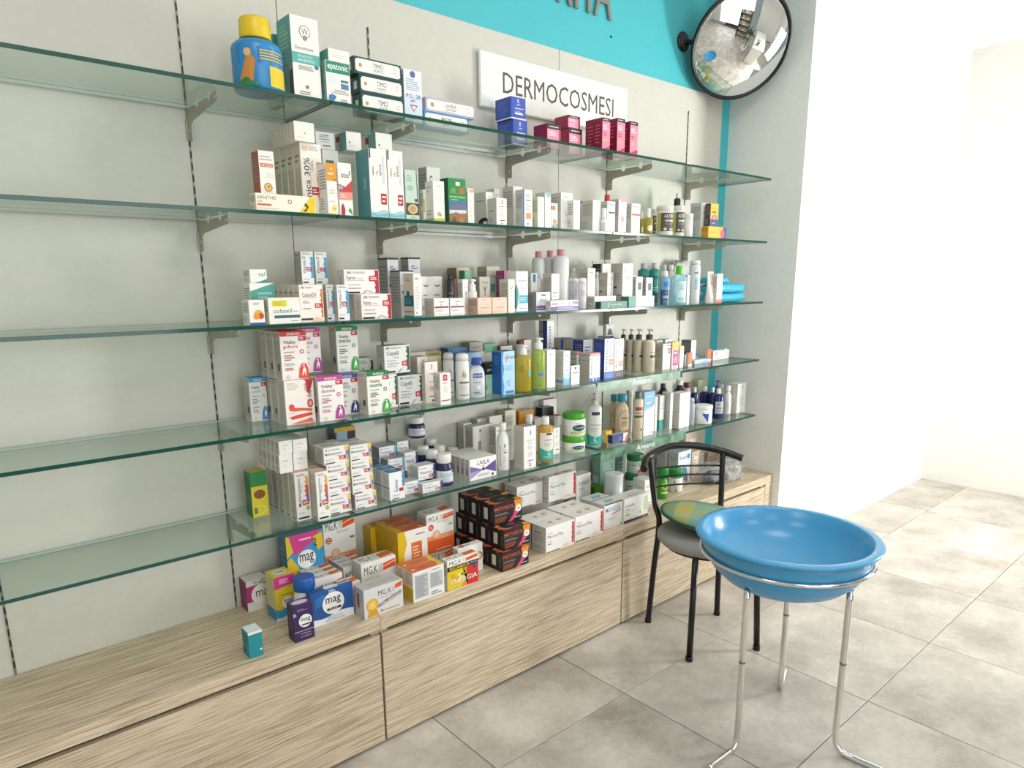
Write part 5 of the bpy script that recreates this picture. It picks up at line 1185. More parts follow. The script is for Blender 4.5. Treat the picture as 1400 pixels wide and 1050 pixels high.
flask('oatlotion', 'round', '#dcc4a2', '#2f98b0', 'cyl', .7, [('c', .66, .42, .42, .42, '#c8605a'), ('c', .67, .42, .40, .40, '#e3d3b4'), ('t', 'Aveeno', .42, .54, .84, .64, '#6a5a40'), ('c', .62, .72, .09, None, '#8a7a5a'), ('c', .62, .72, .07, None, '#e3d3b4'), ('b', .45, .3, .85, .48, 3, '#a8946c'), ('p', [(.35, .02), (.95, .02), (1, .2), (.4, .12)], '#c83a2e'), ('p', [(.4, .12), (1, .2), (1, .26), (.45, .16)], '#e8b83a')], lz=(.05, .9), arc=75, sy=.6)
flask('oatspray', 'can', '#dccdb0', '#5f7a70', 'cyl', .62, [('r', .2, .75, .85, .84, '#b04a50'), ('t', 'Aveeno', .22, .66, .8, .72, '#6a5f48'), ('r', .15, .56, .9, .62, '#4f6a3a'), ('l', .2, .2, .8, .5, 8, '#c9b896'), ('c', .75, .24, .09, None, '#4a4638')], lz=(.03, .95), arc=70)
flask('blackshoulder', 'cone', '#1f1e22', '#e8e6e2', 'cyl', .3, [])
flask('blackhood', 'cone', '#1f1e22', '#28272c', 'cyl', .3, [])
flask('clearbottle', 'bottle', '#c9d3da', '#c0c8ce', 'dome', .7, [('l', .3, .2, .7, .6, 4, '#9aa8b4')], alpha=.7, lz=(.1, .8), arc=50)
flask('navybottle', 'bottle', '#1b2560', '#eceae6', 'cyl', .36, [('r', .18, .2, .86, .9, '#b9bec6'), ('b', .28, .48, .76, .58, 1, '#2a3350'), ('b', .26, .24, .78, .44, 4, '#77808e'), ('c', .5, .74, .12, None, '#8f98a6')], lz=(.08, .78), arc=62, rough=.15)
flask('navypump', 'bottle', '#1b2560', '#2a55b0', 'pump', .4, [], spout=0, rough=.15)
flask('navysmall', 'bottle', '#1b2560', '#eceae6', 'cyl', .42, [('r', .3, .0, .9, .2, '#c9ccd2')], lz=(.05, .78), arc=60, rough=.15)
flask('tritub', 'jar', '#f2f1ee', '#f4f3f0', 'lid', 1.0, [('p', [(.34, .78), (.66, .78), (.62, .12)], '#2a55b8'), ('l', .3, .82, .45, .9, 1, '#5a78c0')], lz=(.02, .95), arc=75)
flask('redcapjar', 'jar', '#e2dcd4', '#7a2a2e', 'lid', .98, [])
# ---- worktop
pack('mag_yp', '#e3c52c', [('p', [(0, .72), (1, .78), (1, 1), (0, 1)], '#d63a8c'), ('l', .25, .82, .8, .94, 4, '#f2c9de'), ('p', wave(.0, .28, 8, .05), '#3f98cc'), ('p', wave(.0, .08, 8, .03), '#e6ecec'), ('r', .2, .56, .9, .58, '#a8921f'), ('c', .62, .38, .30, None, '#f4f2ee'), ('t', 'mag', .42, .33, .86, .45, '#33343a')], L=[('r', 0, 0, 1, .25, '#2f7fae')], T=[('c', .5, .5, .34, None, '#f0ede0'), ('t', 'mag', .28, .4, .72, .62, '#55565a')], face=dict(L='#c9c48a', T='#e3cf52'))
pack('mag2', '#3a97cb', [('p', [(0, .6), (.25, .75), (.2, 1), (0, 1)], '#e3c22c'), ('p', [(.08, 1), (.2, .62), (.7, .8), (.95, 1)], '#d8408f'), ('p', [(0, .1), (.25, .12), (.3, .4), (.1, .62), (0, .55)], '#e3c22c'), ('p', [(.72, .9), (.98, .95), (1, .7), (.85, .62)], '#e3c22c'), ('p', wave(0, .1, 8, .05), '#e9eef0'), ('c', .52, .52, .25, None, '#f4f2ee'), ('t', 'mag', .33, .42, .71, .62, '#33343a'), ('t', '2', .73, .72, .82, .86, '#33343a'), ('l', .3, .03, .85, .12, 2, '#7a8a98'), ('l', .35, .86, .7, .93, 1, '#f2c9de')], L=[('r', 0, 0, 1, .2, '#b5622f'), ('l', .2, .4, .8, .8, 4, '#5a8aa4')], face=dict(L='#3f6a80', T='#6f9aa8'))
pack('mag_left', '#b03a84', [('r', 0, 0, 1, .3, '#e6e4e0'), ('c', .7, .5, .5, None, '#f2f0ec'), ('t', 'ma', .42, .42, .98, .62, '#33343a'), ('p', [(0, .82), (1, .86), (1, 1), (0, 1)], '#dcd8d0'), ('t', 'ag', .3, .86, .8, .96, '#6a6a6e')], face=dict(T='#dcd8d0', L='#8a2f68'))
pack('mag_blue', '#22569c', [('p', wave(0, .22, 10, .05), '#e9eef2'), ('p', [(.1, .5), (.4, .7), (.3, .9), (.1, .8)], '#2f6fb8'), ('c', .52, .56, .26, None, '#f5f4f0'), ('t', 'mag', .34, .5, .70, .74, '#2f3038'), ('r', .36, .36, .70, .43, '#1f2430'), ('b', .42, .375, .64, .418, 1, '#d8dce2'), ('t', 'DIFFICOLTA AD', .36, .13, .72, .18, '#7a8aa0'), ('t', 'ADDORMENTARSI', .3, .05, .76, .1, '#7a8aa0'), ('l', .42, .86, .62, .98, 3, '#dfe6f0')], L=[('l', .2, .2, .8, .8, 4, '#4a78b4')], T=[('r', .36, .1, .66, .9, '#dfe6ee'), ('r', .66, .3, .98, .7, '#d6dae0'), ('b', .7, .35, .95, .65, 1, '#33353c')], face=dict(L='#1b3f78', T='#2a5590'))
pack('mag_purple', '#3a2356', [('c', .58, .54, .33, None, '#f3f1ee'), ('t', 'mag', .34, .50, .84, .62, '#2f2a38'), ('r', .38, .42, .84, .46, '#3a2a4c'), ('r', 0, .27, 1, .285, '#d6ccde'), ('l', .2, .83, .8, .9, 2, '#9a86b4'), ('t', 'STRESS', .3, .18, .8, .22, '#c9bcd8'), ('t', '& ENERGIA', .3, .10, .84, .14, '#c9bcd8'), ('p', [(0, .7), (.16, .74), (.1, .8), (0, .82)], '#b7a6cc')], L=[('l', .2, .3, .8, .8, 4, '#5a4080')], T=[('c', .5, .5, .4, .3, '#d9d0e2'), ('l', .1, .75, .9, .9, 1, '#8f7aa8')], face=dict(L='#2c1a44', T='#57407a'))
MGT = [('t', 'MG.K', .08, .25, .42, .8, '#5a5a5c'), ('t', 'VIS', .45, .3, .56, .78, '#b5b3ae'), ('p', [(.6, .15), (.98, .3), (.98, .9), (.6, .75)], '#e06a34')]
pack('mgk_tall', W, [('t', 'MG.K', .06, .80, .44, .93, '#2a2a2c'), ('t', 'VIS', .47, .80, .58, .93, '#a8a6a2'), ('p', [(.6, .80), (.98, .84), (.98, .955), (.6, .915)], '#e2571f'), ('p', [(.6, .86), (.98, .92), (.98, .93), (.6, .87)], '#f4eee6'), ('c', .15, .66, .10, None, '#cc4a3a'), ('l', .08, .62, .22, .7, 2, '#f0c4b8'), ('r', 0, 0, 1, .38, '#e2602a'), ('r', 0, .33, 1, .44, '#ea9468'), ('c', .34, .46, .13, None, '#e9a878'), ('c', .34, .46, .09, None, '#f0c9a4'), ('l', .35, .32, .95, .42, 2, '#f0b898'), ('b', .82, .62, .96, .67, 1, K), ('l', .4, .74, .95, .78, 2, '#b9b6b0'), ('l', .3, .04, .9, .1, 1, '#f0c4a8')], T=MGT, face=dict(L='#dcd6cc'))
pack('mgk_flat', W, [('t', 'MG.K', .08, .42, .46, .80, '#2a2a2c'), ('t', 'VIS', .49, .42, .6, .80, '#a8a6a2'), ('p', [(.62, .42), (.98, .50), (.98, .86), (.62, .76)], '#e2571f'), ('p', [(.62, .58), (.98, .74), (.98, .77), (.62, .61)], '#f4eee6'), ('c', .16, .06, .08, .1, '#cc4a3a')], L=[('r', .3, .2, .6, .7, '#cfc8bd')], T=MGT, face=dict(L='#d6d0c6'))
pack('mgk_silver', '#d6d5d2', [('r', 0, 0, 1, 1, '#dedddb'), ('t', 'MG.K', .36, .66, .70, .84, '#2a2a2c'), ('t', 'VIS', .72, .66, .79, .84, '#a8a6a2'), ('p', [(.8, .74), (.98, .78), (.98, .95), (.8, .88)], '#e2571f'), ('p', [(.3, .34), (.5, .44), (.96, .64), (.96, .5), (.6, .36), (.34, .26)], '#8f9192'), ('p', [(.4, .36), (.96, .56), (.96, .52), (.5, .34)], '#c4c6c6'), ('r', .52, .4, .6, .46, '#c83a2e'), ('c', .2, .42, .15, None, '#e8ab2a'), ('c', .2, .42, .11, None, '#f0c860'), ('c', .2, .42, .03, None, '#f6e6b0'), ('p', [(.06, .03), (.36, .03), (.3, .24), (.12, .26)], '#dca02a'), ('c', .44, .13, .025, None, '#cc3a2e'), ('l', .5, .08, .95, .16, 1, '#c9a08a'), ('t', 'SENZA ZUCCHERI', .4, .56, .76, .60, '#b98a80')], L=[('r', .3, .3, .5, .8, '#a0342c')], T=[('b', .2, .3, .9, .7, 2, '#b5b3b0')], face=dict(L='#bdbbb8', T='#c9c8c6'))
pack('orangeyel', W, [('p', [(0, 0), (.2, 0), (.26, .25), (.18, .5), (.3, .75), (.22, 1), (0, 1)], '#e3b91f'), ('r', .44, .28, .80, .74, '#dd6a33'), ('l', .48, .36, .76, .68, 5, '#f2cdb4'), ('l', .6, .86, .95, .92, 1, G), ('l', .5, .1, .9, .15, 1, '#dcb8a4')], L=[('r', 0, 0, 1, 1, '#d9ad1c'), ('l', .25, .15, .4, .9, 3, '#c99b14')], T=[('r', 0, 0, 1, 1, '#dd6a33'), ('p', [(0, 0), (.22, 0), (.18, .5), (.3, .7), (.1, 1), (0, 1)], '#e3b91f'), ('l', .4, .3, .9, .7, 3, '#c9541f'), ('c', .85, .3, .04, None, '#f0c4a8')], face=dict(L='#d9ad1c', T='#dd6a33'))
pack('backprint', '#f0eeea', [('r', .05, .1, .48, .88, '#c3c5c8'), ('r', .53, .3, .95, .82, '#c9cbcd'), ('l', .08, .14, .46, .84, 12, '#8f9398'), ('l', .56, .34, .92, .78, 7, '#8f9398'), ('l', .56, .06, .9, .2, 2, '#77797c'), ('l', .6, .88, .9, .94, 1, '#9a9c9e')], L=[('r', 0, 0, 1, .45, '#d9b31f'), ('l', .1, .55, .9, .95, 5, '#cfa490')], T=[('r', 0, 0, 1, 1, '#dd6f36'), ('p', [(.78, 0), (1, 0), (1, 1), (.84, 1), (.9, .6)], '#e6c224'), ('c', .12, .4, .05, None, '#f2d2a8'), ('l', .3, .3, .7, .6, 2, '#c9551f')], face=dict(L='#e6d9c6', T='#dd6f36'))
pack('ricarica', '#e2c81f', [('r', 0, .78, 1, 1, '#f3f1ec'), ('t', 'MG.K', .07, .81, .46, .95, '#2a2a2c'), ('t', 'VIS', .49, .81, .58, .95, '#a8a6a2'), ('p', [(.6, .82), (.98, .86), (.98, .97), (.6, .93)], '#e2571f'), ('r', 0, .63, 1, .78, '#2a2a2e'), ('t', 'RICARICA', .08, .65, .72, .76, '#e6cf2a'), ('t', 'PLUS', .76, .68, .96, .75, '#c9d0e8'), ('r', .62, 0, 1, .63, '#cf2f2a'), ('p', [(.45, 0), (.62, 0), (.62, .63), (.5, .63), (.66, .3)], '#e58a2a'), ('p', [(.08, .5), (.2, .5), (.3, .35), (.2, .2), (.08, .2), (.18, .35)], '#e9a72a'), ('p', [(.28, .5), (.4, .5), (.5, .35), (.4, .2), (.28, .2), (.38, .35)], '#f0e27a'), ('c', .88, .55, .055, None, '#3a4a8a'), ('t', 'ENERGIA', .1, .18, .96, .34, '#f6f0e0'), ('r', .42, .4, .66, .46, '#7a8a3a')], T=MGT, face=dict(L='#dcd6cc', T=W))
pack('whiteglass', '#ecebe8', [('c', .85, .55, .14, None, '#a8603a'), ('c', .84, .55, .10, None, '#e6e0d6'), ('l', .2, .2, .7, .5, 3, '#cfcdc8')], T=[('b', .1, .3, .6, .7, 1, '#4a4a4c'), ('c', .25, .5, .1, None, '#c9503a')], face=dict(L='#d0cdc6'))
pack('metabol', '#17181b', [('t', 'METABOL', .03, .68, .72, .84, '#d9552f'), ('p', [(.72, .98), (1, .98), (.97, .7), (.86, .35), (.66, .02), (.50, .0), (.68, .3), (.76, .6)], '#d8407c'), ('p', [(.72, .98), (1, .98), (.98, .74), (.93, .5), (.72, .45), (.76, .7)], '#e99a2c'), ('t', 'FAST', .78, .84, .95, .92, '#5a2a14'), ('c', .87, .56, .10, None, '#efeae4'), ('t', '20', .82, .51, .92, .61, '#2a2a2c'), ('r', .02, .62, .76, .63, '#77787c'), ('l', .04, .42, .6, .54, 2, '#9a8a86'), ('l', .04, .1, .5, .36, 4, '#b35a3a'), ('l', .72, .12, .95, .2, 1, '#c9c8c6')], L=[('r', .2, .22, .52, .78, '#d8d0c4'), ('r', .72, .1, .95, .9, '#232428'), ('r', .86, .2, .88, .7, '#8a8a8c'), ('r', .62, .0, .64, 1, '#050506'), ('p', [(.55, .95), (.75, .95), (.72, .99), (.58, .99)], '#c9602a')], T=[('p', [(.0, .3), (.02, .8), (.3, .95), (.12, .7), (.16, .3), (.4, .08), (.1, .05)], '#e08a3a'), ('p', [(.0, .3), (.02, .6), (.08, .8), (.1, .3), (.3, .08), (.1, .05)], '#d8534a'), ('p', [(.78, .0), (1, 0), (1, .35), (.82, .35)], '#e99a2c'), ('t', 'METABOL', .3, .08, .72, .24, '#c9532f'), ('l', .4, .45, .75, .7, 2, '#4f8a8a')], face=dict(L='#121316', T='#1c1d20'), rough=.3)
pack('macro', '#f1eeea', [('t', 'Macrocol Plus', .06, .56, .60, .68, '#4a4648'), ('l', .06, .72, .36, .77, 1, '#a8a4a0'), ('l', .06, .40, .24, .46, 1, '#b9b4b0'), ('b', .06, .3, .22, .38, 1, '#8a8684'), ('p', scallop(.90, .985, .12, .92, 4, .025), '#cc2436'), ('r', .02, .02, .5, .055, '#26242a'), ('p', [(.5, .02), (.54, .1), (.64, .17), (.78, .18), (.9, .12), (.9, .02)], '#f0dfd2'), ('l', .62, .1, .8, .15, 1, '#d0908a')], L=[('l', .2, .7, .85, .78, 1, '#8a837c'), ('b', .2, .4, .8, .65, 4, '#bdb7ae'), ('b', .2, .15, .8, .22, 1, '#8a837c'), ('r', 0, 0, .08, 1, '#a83a42')], T=[('c', .38, .45, .07, None, '#cfaea6'), ('c', .7, .5, .07, None, '#cfaea6'), ('l', .3, .38, .46, .5, 3, '#b98a84'), ('l', .62, .42, .78, .56, 3, '#b98a84')], face=dict(L='#d9d4cb', T='#e9e4dc'))
pack('movicol', '#eeedeb', [('t', 'MOVICOL', .08, .66, .92, .84, '#4f9abf'), ('p', [(.42, .5), (.9, .6), (.9, .66), (.42, .56)], '#d88a84'), ('l', .2, .32, .8, .42, 2, '#b9b7b5'), ('c', .93, .06, .03, None, K), ('r', 0, .96, 1, 1, '#4a4a50')], T=[('p', [(.2, .3), (.6, .2), (.8, .6), (.4, .7)], '#8fc0d6'), ('r', 0, 0, 1, .05, '#4a4a50')], face=dict(L='#cfccc8', T='#e2e0dc'))
pack('lassativo', '#eff0ea', [('t', 'Lactulac', .05, .64, .44, .76, '#5a5c58'), ('l', .05, .5, .32, .56, 1, '#77796f'), ('r', .05, .44, .52, .45, '#8a8c7a'), ('r', .06, .3, .24, .35, '#a8b832'), ('p', [(.86, .3), (.97, .35), (1, .6), (.96, .9), (.86, .85), (.82, .6)], '#c3d49a'), ('l', .84, .4, .96, .8, 4, '#e3ebc8'), ('r', 0, 0, 1, .11, '#4f2a4a'), ('l', .78, .03, .96, .08, 1, '#b59ab4'), ('c', .68, .28, .04, None, '#d8c93a'), ('l', .2, .16, .6, .2, 1, '#c6c8c0')], T=[('r', .3, .3, .9, .35, '#77796f'), ('r', .4, .6, .9, .63, '#a9ab9c'), ('c', .1, .2, .02, None, '#a8b832')], face=dict(L='#d9d9d0', T='#e6e6da'))
pack('onligol', '#efeeec', [('t', 'Onligol', .12, .68, .85, .8, '#6a6c70'), ('l', .15, .56, .7, .62, 1, '#b5b5b5'), ('l', .15, .3, .5, .4, 1, '#c9c9c8'), ('r', 0, .12, 1, .14, '#4a2f4a'), ('r', 0, .04, 1, .06, '#4a2f4a')], L=[('t', 'Onligol', .15, .66, .85, .76, '#8a8c90'), ('r', 0, .12, 1, .14, '#4a2f4a'), ('r', 0, .04, 1, .06, '#4a2f4a')], face=dict(L='#dcdad5', T='#e3e2dd'))
pack('greenpair', '#6f9a86', [('l', .2, .5, .8, .85, 5, '#a8c6b6'), ('c', .4, .16, .06, None, '#b8302f'), ('r', .5, .3, .9, .45, '#3f7a62')], L=[('r', .1, .05, .8, .35, '#c9cfc6'), ('l', .1, .5, .9, .9, 4, '#8fb3a2')], face=dict(L='#7aa392'))
pack('grassbase', '#5f9a2a', [('r', 0, 0, .15, 1, '#3f7a1f')], face=dict(L='#4a8222', T='#5f9a2a'))
pack('darkred', '#7a9a8a', [('p', [(0, .1), (1, .3), (1, .5), (0, .3)], '#a02a34'), ('l', .2, .6, .8, .9, 3, '#a8c6b6')])
pack('dental', '#dfe6ea', [('t', 'Sanipro', .12, .74, .8, .86, '#2f4f6a'), ('p', [(.2, .1), (.8, .1), (.7, .45), (.4, .55)], '#5a9ac0'), ('c', .8, .82, .12, None, '#3f8fc9'), ('r', .25, .12, .45, .35, '#cfd6da'), ('p', [(.6, .02), (.8, .05), (.75, .3), (.65, .28)], '#a86a3a')], L=[('t', 'Sanipro', .2, .72, .85, .84, '#6a737a'), ('l', .2, .3, .8, .6, 4, '#a3a6a6')], face=dict(L='#b5b4b0', T='#8fa3b2'))
pack('kraftbox', '#cdb9aa', [('r', .3, .1, .75, .8, '#ece6de'), ('l', .35, .4, .7, .7, 3, '#b9afa5')], L=[], face=dict(L='#a8958a', T='#b5a296'))
pack('kraftlid', '#b9a496', [('b', .1, .2, .9, .8, 3, '#8f7a6c')], L=[], face=dict(L='#9a8678', T='#c4b3a6'))
pack('slimlabel', '#dfd6cc', [('r', .2, .2, .8, .75, '#f0ebe4'), ('l', .3, .4, .7, .6, 2, '#a89e94')], L=[], face=dict(L='#b9aca0'))
pack('tealcut', '#1f8f9a', [('c', .85, .25, .08, None, W), ('r', 0, .9, 1, 1, W)], face=dict(T='#dfe9e9'))
flask('whitetub', 'jar', '#dfe2e2', '#eef0f0', 'lid', .98, [('l', .3, .3, .6, .4, 1, '#b5b9ba')], lz=(.1, .9), arc=60)
flask('greentub', 'jar', '#cdd6cf', '#1f7a4c', 'lid', 1.0, [('l', .15, .62, .6, .72, 1, '#4a5a50'), ('p', [(.5, .06), (.85, .12), (.8, .4), (.6, .34)], '#cf5a3a'), ('r', .62, .5, .8, .68, '#2f7a5a'), ('c', .58, .8, .08, None, '#9ac08a')], lz=(.03, .95), arc=80)
flask('greentub2', 'jar', '#e6e6dc', '#1f8a44', 'lid', 1.08, [('r', .3, .55, .36, .8, '#33363a'), ('l', .3, .2, .6, .45, 3, '#b5b5a8'), ('c', .45, .12, .08, None, '#8a8f84')], lz=(.03, .95), arc=60)
flask('greenpot', 'round', '#3f9a34', '#238a3f', 'lid', 1.02, [('c', .6, .6, .3, .22, '#a8c83a'), ('c', .65, .62, .12, .1, '#3a6a2a'), ('r', .3, .2, .9, .3, '#d8e2c6')], lz=(.1, .9), arc=70)
flask('pillblue', 'pill', '#eeeeec', '#1f62b0', 'lid', .95, [('r', .1, .0, .9, .45, '#c9d6e0'), ('t', 'Mg', .55, .12, .85, .3, '#b0403a')], lz=(.05, .8), arc=80)

# ================================================================== everything on the shelves
bottle('yellowcap', 'bottle', 'blue bottle with tall yellow cap at the end of the top shelf', 'bottle', None, 0.8032, -0.2450, 1.9958, 0.0646, 0.1806, 0.278, -16)
carton('greenbook', 'carton', 'dark green and beige carton behind the tall white carton', 'box', None, 0.8998, -0.1300, 1.9958, 0.0217, 0.0600, 0.1862)
carton('decoct', 'carton', 'tall white carton with teal band and crest on the top shelf', 'box', None, 0.9289, -0.2325, 1.9958, 0.0807, 0.0850, 0.2063)
carton('epatonic', 'carton', 'white carton with green header and blue liver drawing', 'box', None, 1.0169, -0.2550, 1.9958, 0.0738, 0.0600, 0.1088)
carton('tealwhite', 'carton', 'small white carton with teal side lying on the green header carton', 'box', None, 1.0232, -0.2550, 2.1049, 0.0653, 0.0600, 0.0317)
carton('timo', 'carton', 'dark green carton with white label, bottom of the stack of three', 'box', 'packs like the dark green carton with white label', 1.1951, -0.1994, 1.9958, 0.1498, 0.0550, 0.0586)
carton('timo', 'carton', 'dark green carton with white label, middle of the stack of three', 'box', 'packs like the dark green carton with white label', 1.1926, -0.1994, 2.0547, 0.1497, 0.0550, 0.0496)
carton('timo', 'carton', 'dark green carton with white label, top of the stack of three', 'box', 'packs like the dark green carton with white label', 1.1831, -0.1994, 2.1046, 0.1632, 0.0550, 0.0468)
carton('pc', 'carton', 'slim pale blue carton beside the dark green stack', 'box', None, 1.3060, -0.2064, 1.9958, 0.0664, 0.0400, 0.1505)
carton('psi', 'carton', 'bright blue carton with white label lying flat on the top shelf', 'box', None, 1.4615, -0.1639, 1.9958, 0.1847, 0.0500, 0.0508)
carton('lavanda', 'carton', 'lilac carton with cream label lying on the bright blue one', 'box', None, 1.4801, -0.1639, 2.0469, 0.2042, 0.0500, 0.0422)
carton('blueset', 'carton', 'royal blue cube carton, lower of the two stacked before the sign', 'box', 'packs like the royal blue cube carton', 1.8282, -0.1039, 1.9958, 0.0709, 0.0900, 0.0899)
carton('blueset', 'carton', 'royal blue cube carton, upper of the two stacked before the sign', 'box', 'packs like the royal blue cube carton', 1.8195, -0.1039, 2.0860, 0.0722, 0.0900, 0.0756)
carton('pinkset', 'carton', 'pink carton with black header standing alone beside the pink pair', 'box', 'packs like the pink carton with black header standing alone', 1.9561, -0.1604, 1.9958, 0.0724, 0.0750, 0.0833)
carton('pinkset', 'carton', 'pink carton with black header, lower of the stacked pair', 'box', 'packs like the pink carton with black header standing alone', 2.1145, -0.1218, 1.9958, 0.0734, 0.0750, 0.0953)
carton('pinkset', 'carton', 'pink carton with black header, upper of the stacked pair', 'box', 'packs like the pink carton with black header standing alone', 2.1046, -0.1218, 2.0914, 0.0673, 0.0750, 0.0446)
carton('pinktall', 'carton', 'tall pink carton, hindmost of the four under the sign', 'box', 'packs like the tall pink carton', 2.2294, -0.1435, 1.9958, 0.0185, 0.0600, 0.1441)
carton('pinktall', 'carton', 'tall pink carton, second of the four from the pink cubes', 'box', 'packs like the tall pink carton', 2.2217, -0.1995, 1.9958, 0.0460, 0.0500, 0.1376)
carton('pinktall', 'carton', 'tall pink carton, third of the four from the pink cubes', 'box', 'packs like the tall pink carton', 2.3061, -0.1930, 1.9958, 0.0487, 0.0750, 0.1454)
carton('pinktall', 'carton', 'tall pink carton, last of the four towards the mirror', 'box', 'packs like the tall pink carton', 2.3735, -0.2124, 1.9958, 0.0493, 0.0600, 0.1403)
carton('arnithei', 'carton', 'cream carton with yellow end lying at the front of the second shelf', 'box', None, 0.8311, -0.2800, 1.6913, 0.1690, 0.0400, 0.0440)
carton('artiglio', 'carton', 'white carton with orange bands and round orange picture', 'box', None, 0.8111, -0.2100, 1.6913, 0.0436, 0.0500, 0.1638)
carton('arnica', 'carton', 'cream gel carton with amber scalloped strip and upright lettering, foremost', 'box', 'packs like the cream gel carton with amber scalloped strip', 0.9373, -0.2250, 1.6913, 0.0639, 0.0440, 0.1954)
carton('arnica', 'carton', 'cream gel carton with amber scalloped strip and upright lettering, second from the front', 'box', 'packs like the cream gel carton with amber scalloped strip', 0.9373, -0.1795, 1.6913, 0.0639, 0.0440, 0.1954)
carton('arnica', 'carton', 'cream gel carton with amber scalloped strip and upright lettering, third from the front', 'box', 'packs like the cream gel carton with amber scalloped strip', 0.9373, -0.1340, 1.6913, 0.0639, 0.0440, 0.1954)
carton('arnica', 'carton', 'cream gel carton with amber scalloped strip and upright lettering, fourth from the front', 'box', 'packs like the cream gel carton with amber scalloped strip', 0.9373, -0.0885, 1.6913, 0.0639, 0.0440, 0.1954)
carton('plainlid', 'carton', 'plain cream carton lying on top of the gel carton row, foremost', 'box', 'packs like the plain cream carton lying on top of', 0.9154, -0.2515, 1.8870, 0.0600, 0.0210, 0.0513)
carton('plainlid', 'carton', 'plain cream carton lying on top of the gel carton row, second from the front', 'box', 'packs like the plain cream carton lying on top of', 0.9154, -0.2290, 1.8870, 0.0600, 0.0210, 0.0513)
carton('plainlid', 'carton', 'plain cream carton lying on top of the gel carton row, third from the front', 'box', 'packs like the plain cream carton lying on top of', 0.9154, -0.2065, 1.8870, 0.0600, 0.0210, 0.0513)
carton('plainlid', 'carton', 'plain cream carton lying on top of the gel carton row, fourth from the front', 'box', 'packs like the plain cream carton lying on top of', 0.9154, -0.1840, 1.8870, 0.0600, 0.0210, 0.0513)
carton('plainlid', 'carton', 'plain cream carton lying on top of the gel carton row, fifth from the front', 'box', 'packs like the plain cream carton lying on top of', 0.9154, -0.1615, 1.8870, 0.0600, 0.0210, 0.0513)
carton('plainlid', 'carton', 'plain cream carton lying on top of the gel carton row, sixth from the front', 'box', 'packs like the plain cream carton lying on top of', 0.9154, -0.1390, 1.8870, 0.0600, 0.0210, 0.0513)
carton('plainlid', 'carton', 'plain cream carton lying on top of the gel carton row, seventh from the front', 'box', 'packs like the plain cream carton lying on top of', 0.9154, -0.1165, 1.8870, 0.0600, 0.0210, 0.0513)
carton('flower', 'carton', 'slim white carton with orange top and yellow flower', 'box', None, 0.9711, -0.2730, 1.6913, 0.0318, 0.0500, 0.1392)
carton('redburst', 'carton', 'white carton with red burst and green leaf picture', 'box', None, 1.0176, -0.2750, 1.6913, 0.0431, 0.0300, 0.1458)
carton('greyprint', 'carton', 'grey printed carton, lower one behind the flower carton', 'box', 'packs like the grey printed carton', 1.0226, -0.1750, 1.6913, 0.0513, 0.0500, 0.1940)
carton('greyprint', 'carton', 'grey printed carton, upper one behind the flower carton', 'box', 'packs like the grey printed carton', 1.0091, -0.1750, 1.8856, 0.0594, 0.0500, 0.0471)
carton('aloe', 'carton', 'tall white gel carton with teal side, nearer of the pair', 'box', 'packs like the tall white gel carton with teal side', 1.1289, -0.2500, 1.6913, 0.0603, 0.0800, 0.1962)
carton('aloe', 'carton', 'tall white gel carton with teal side, farther of the pair', 'box', 'packs like the tall white gel carton with teal side', 1.1923, -0.2450, 1.6913, 0.0549, 0.0800, 0.1986)
carton('lidteal', 'carton', 'white end of a teal carton lying on the nearer gel carton', 'box', 'packs like the white end of a teal carton lying', 1.0920, -0.1850, 1.8878, 0.0500, 0.0700, 0.0528)
carton('lidteal', 'carton', 'white end of a teal carton lying on the farther gel carton', 'box', 'packs like the white end of a teal carton lying', 1.2024, -0.1750, 1.8902, 0.0583, 0.0700, 0.0621)
carton('sage', 'carton', 'sage green carton with a clay picture on the second shelf', 'box', None, 1.2498, -0.2650, 1.6913, 0.0482, 0.0400, 0.1489)
carton('wenred', 'carton', 'grey carton with red upright word behind the olive carton', 'box', None, 1.4212, -0.1350, 1.6913, 0.0562, 0.0500, 0.1886)
carton('slimyellow', 'carton', 'narrow white and yellow carton beside the sage carton', 'box', None, 1.3204, -0.2400, 1.6913, 0.0099, 0.0200, 0.1006)
carton('olive', 'carton', 'white carton with olive sprig and yellow green foot', 'box', None, 1.3479, -0.2675, 1.6913, 0.0438, 0.0450, 0.1241)
carton('mountain', 'carton', 'green carton with mountain picture on the second shelf', 'box', None, 1.4252, -0.2625, 1.6913, 0.0716, 0.0450, 0.1387)
carton('goldtop', 'carton', 'slim white carton with gold top beside the mountain carton', 'box', None, 1.5091, -0.2350, 1.6913, 0.0268, 0.0300, 0.1180)
carton('blackdisc', 'carton', 'white carton with black disc on its side', 'box', None, 1.6175, -0.1900, 1.6913, 0.0356, 0.0600, 0.1179)
carton('white_g', 'carton', 'cream carton behind the small front carton of the second shelf', 'box', 'packs like the cream carton behind the small front carton', 1.7100, -0.1250, 1.6913, 0.0268, 0.0500, 0.1426)
carton('white_b', 'carton', 'small white carton at the front edge above the second bracket', 'box', 'packs like the small white carton at the front edge', 1.6107, -0.2670, 1.6913, 0.0469, 0.0500, 0.0899)
carton('white_g', 'carton', 'tall plain white carton behind the blue striped one', 'box', 'packs like the cream carton behind the small front carton', 1.7686, -0.1700, 1.6913, 0.0467, 0.0600, 0.1501)
carton('bluestripe', 'carton', 'white carton with upright blue stripe and orange square', 'box', None, 1.7348, -0.2700, 1.6913, 0.0457, 0.0400, 0.1268)
carton('leafgreen', 'carton', 'small white carton with pale green side', 'box', None, 1.8001, -0.2700, 1.6913, 0.0312, 0.0400, 0.1075)
carton('curl', 'carton', 'white carton with curled teal top', 'box', None, 1.8492, -0.2500, 1.6913, 0.0302, 0.0500, 0.1279)
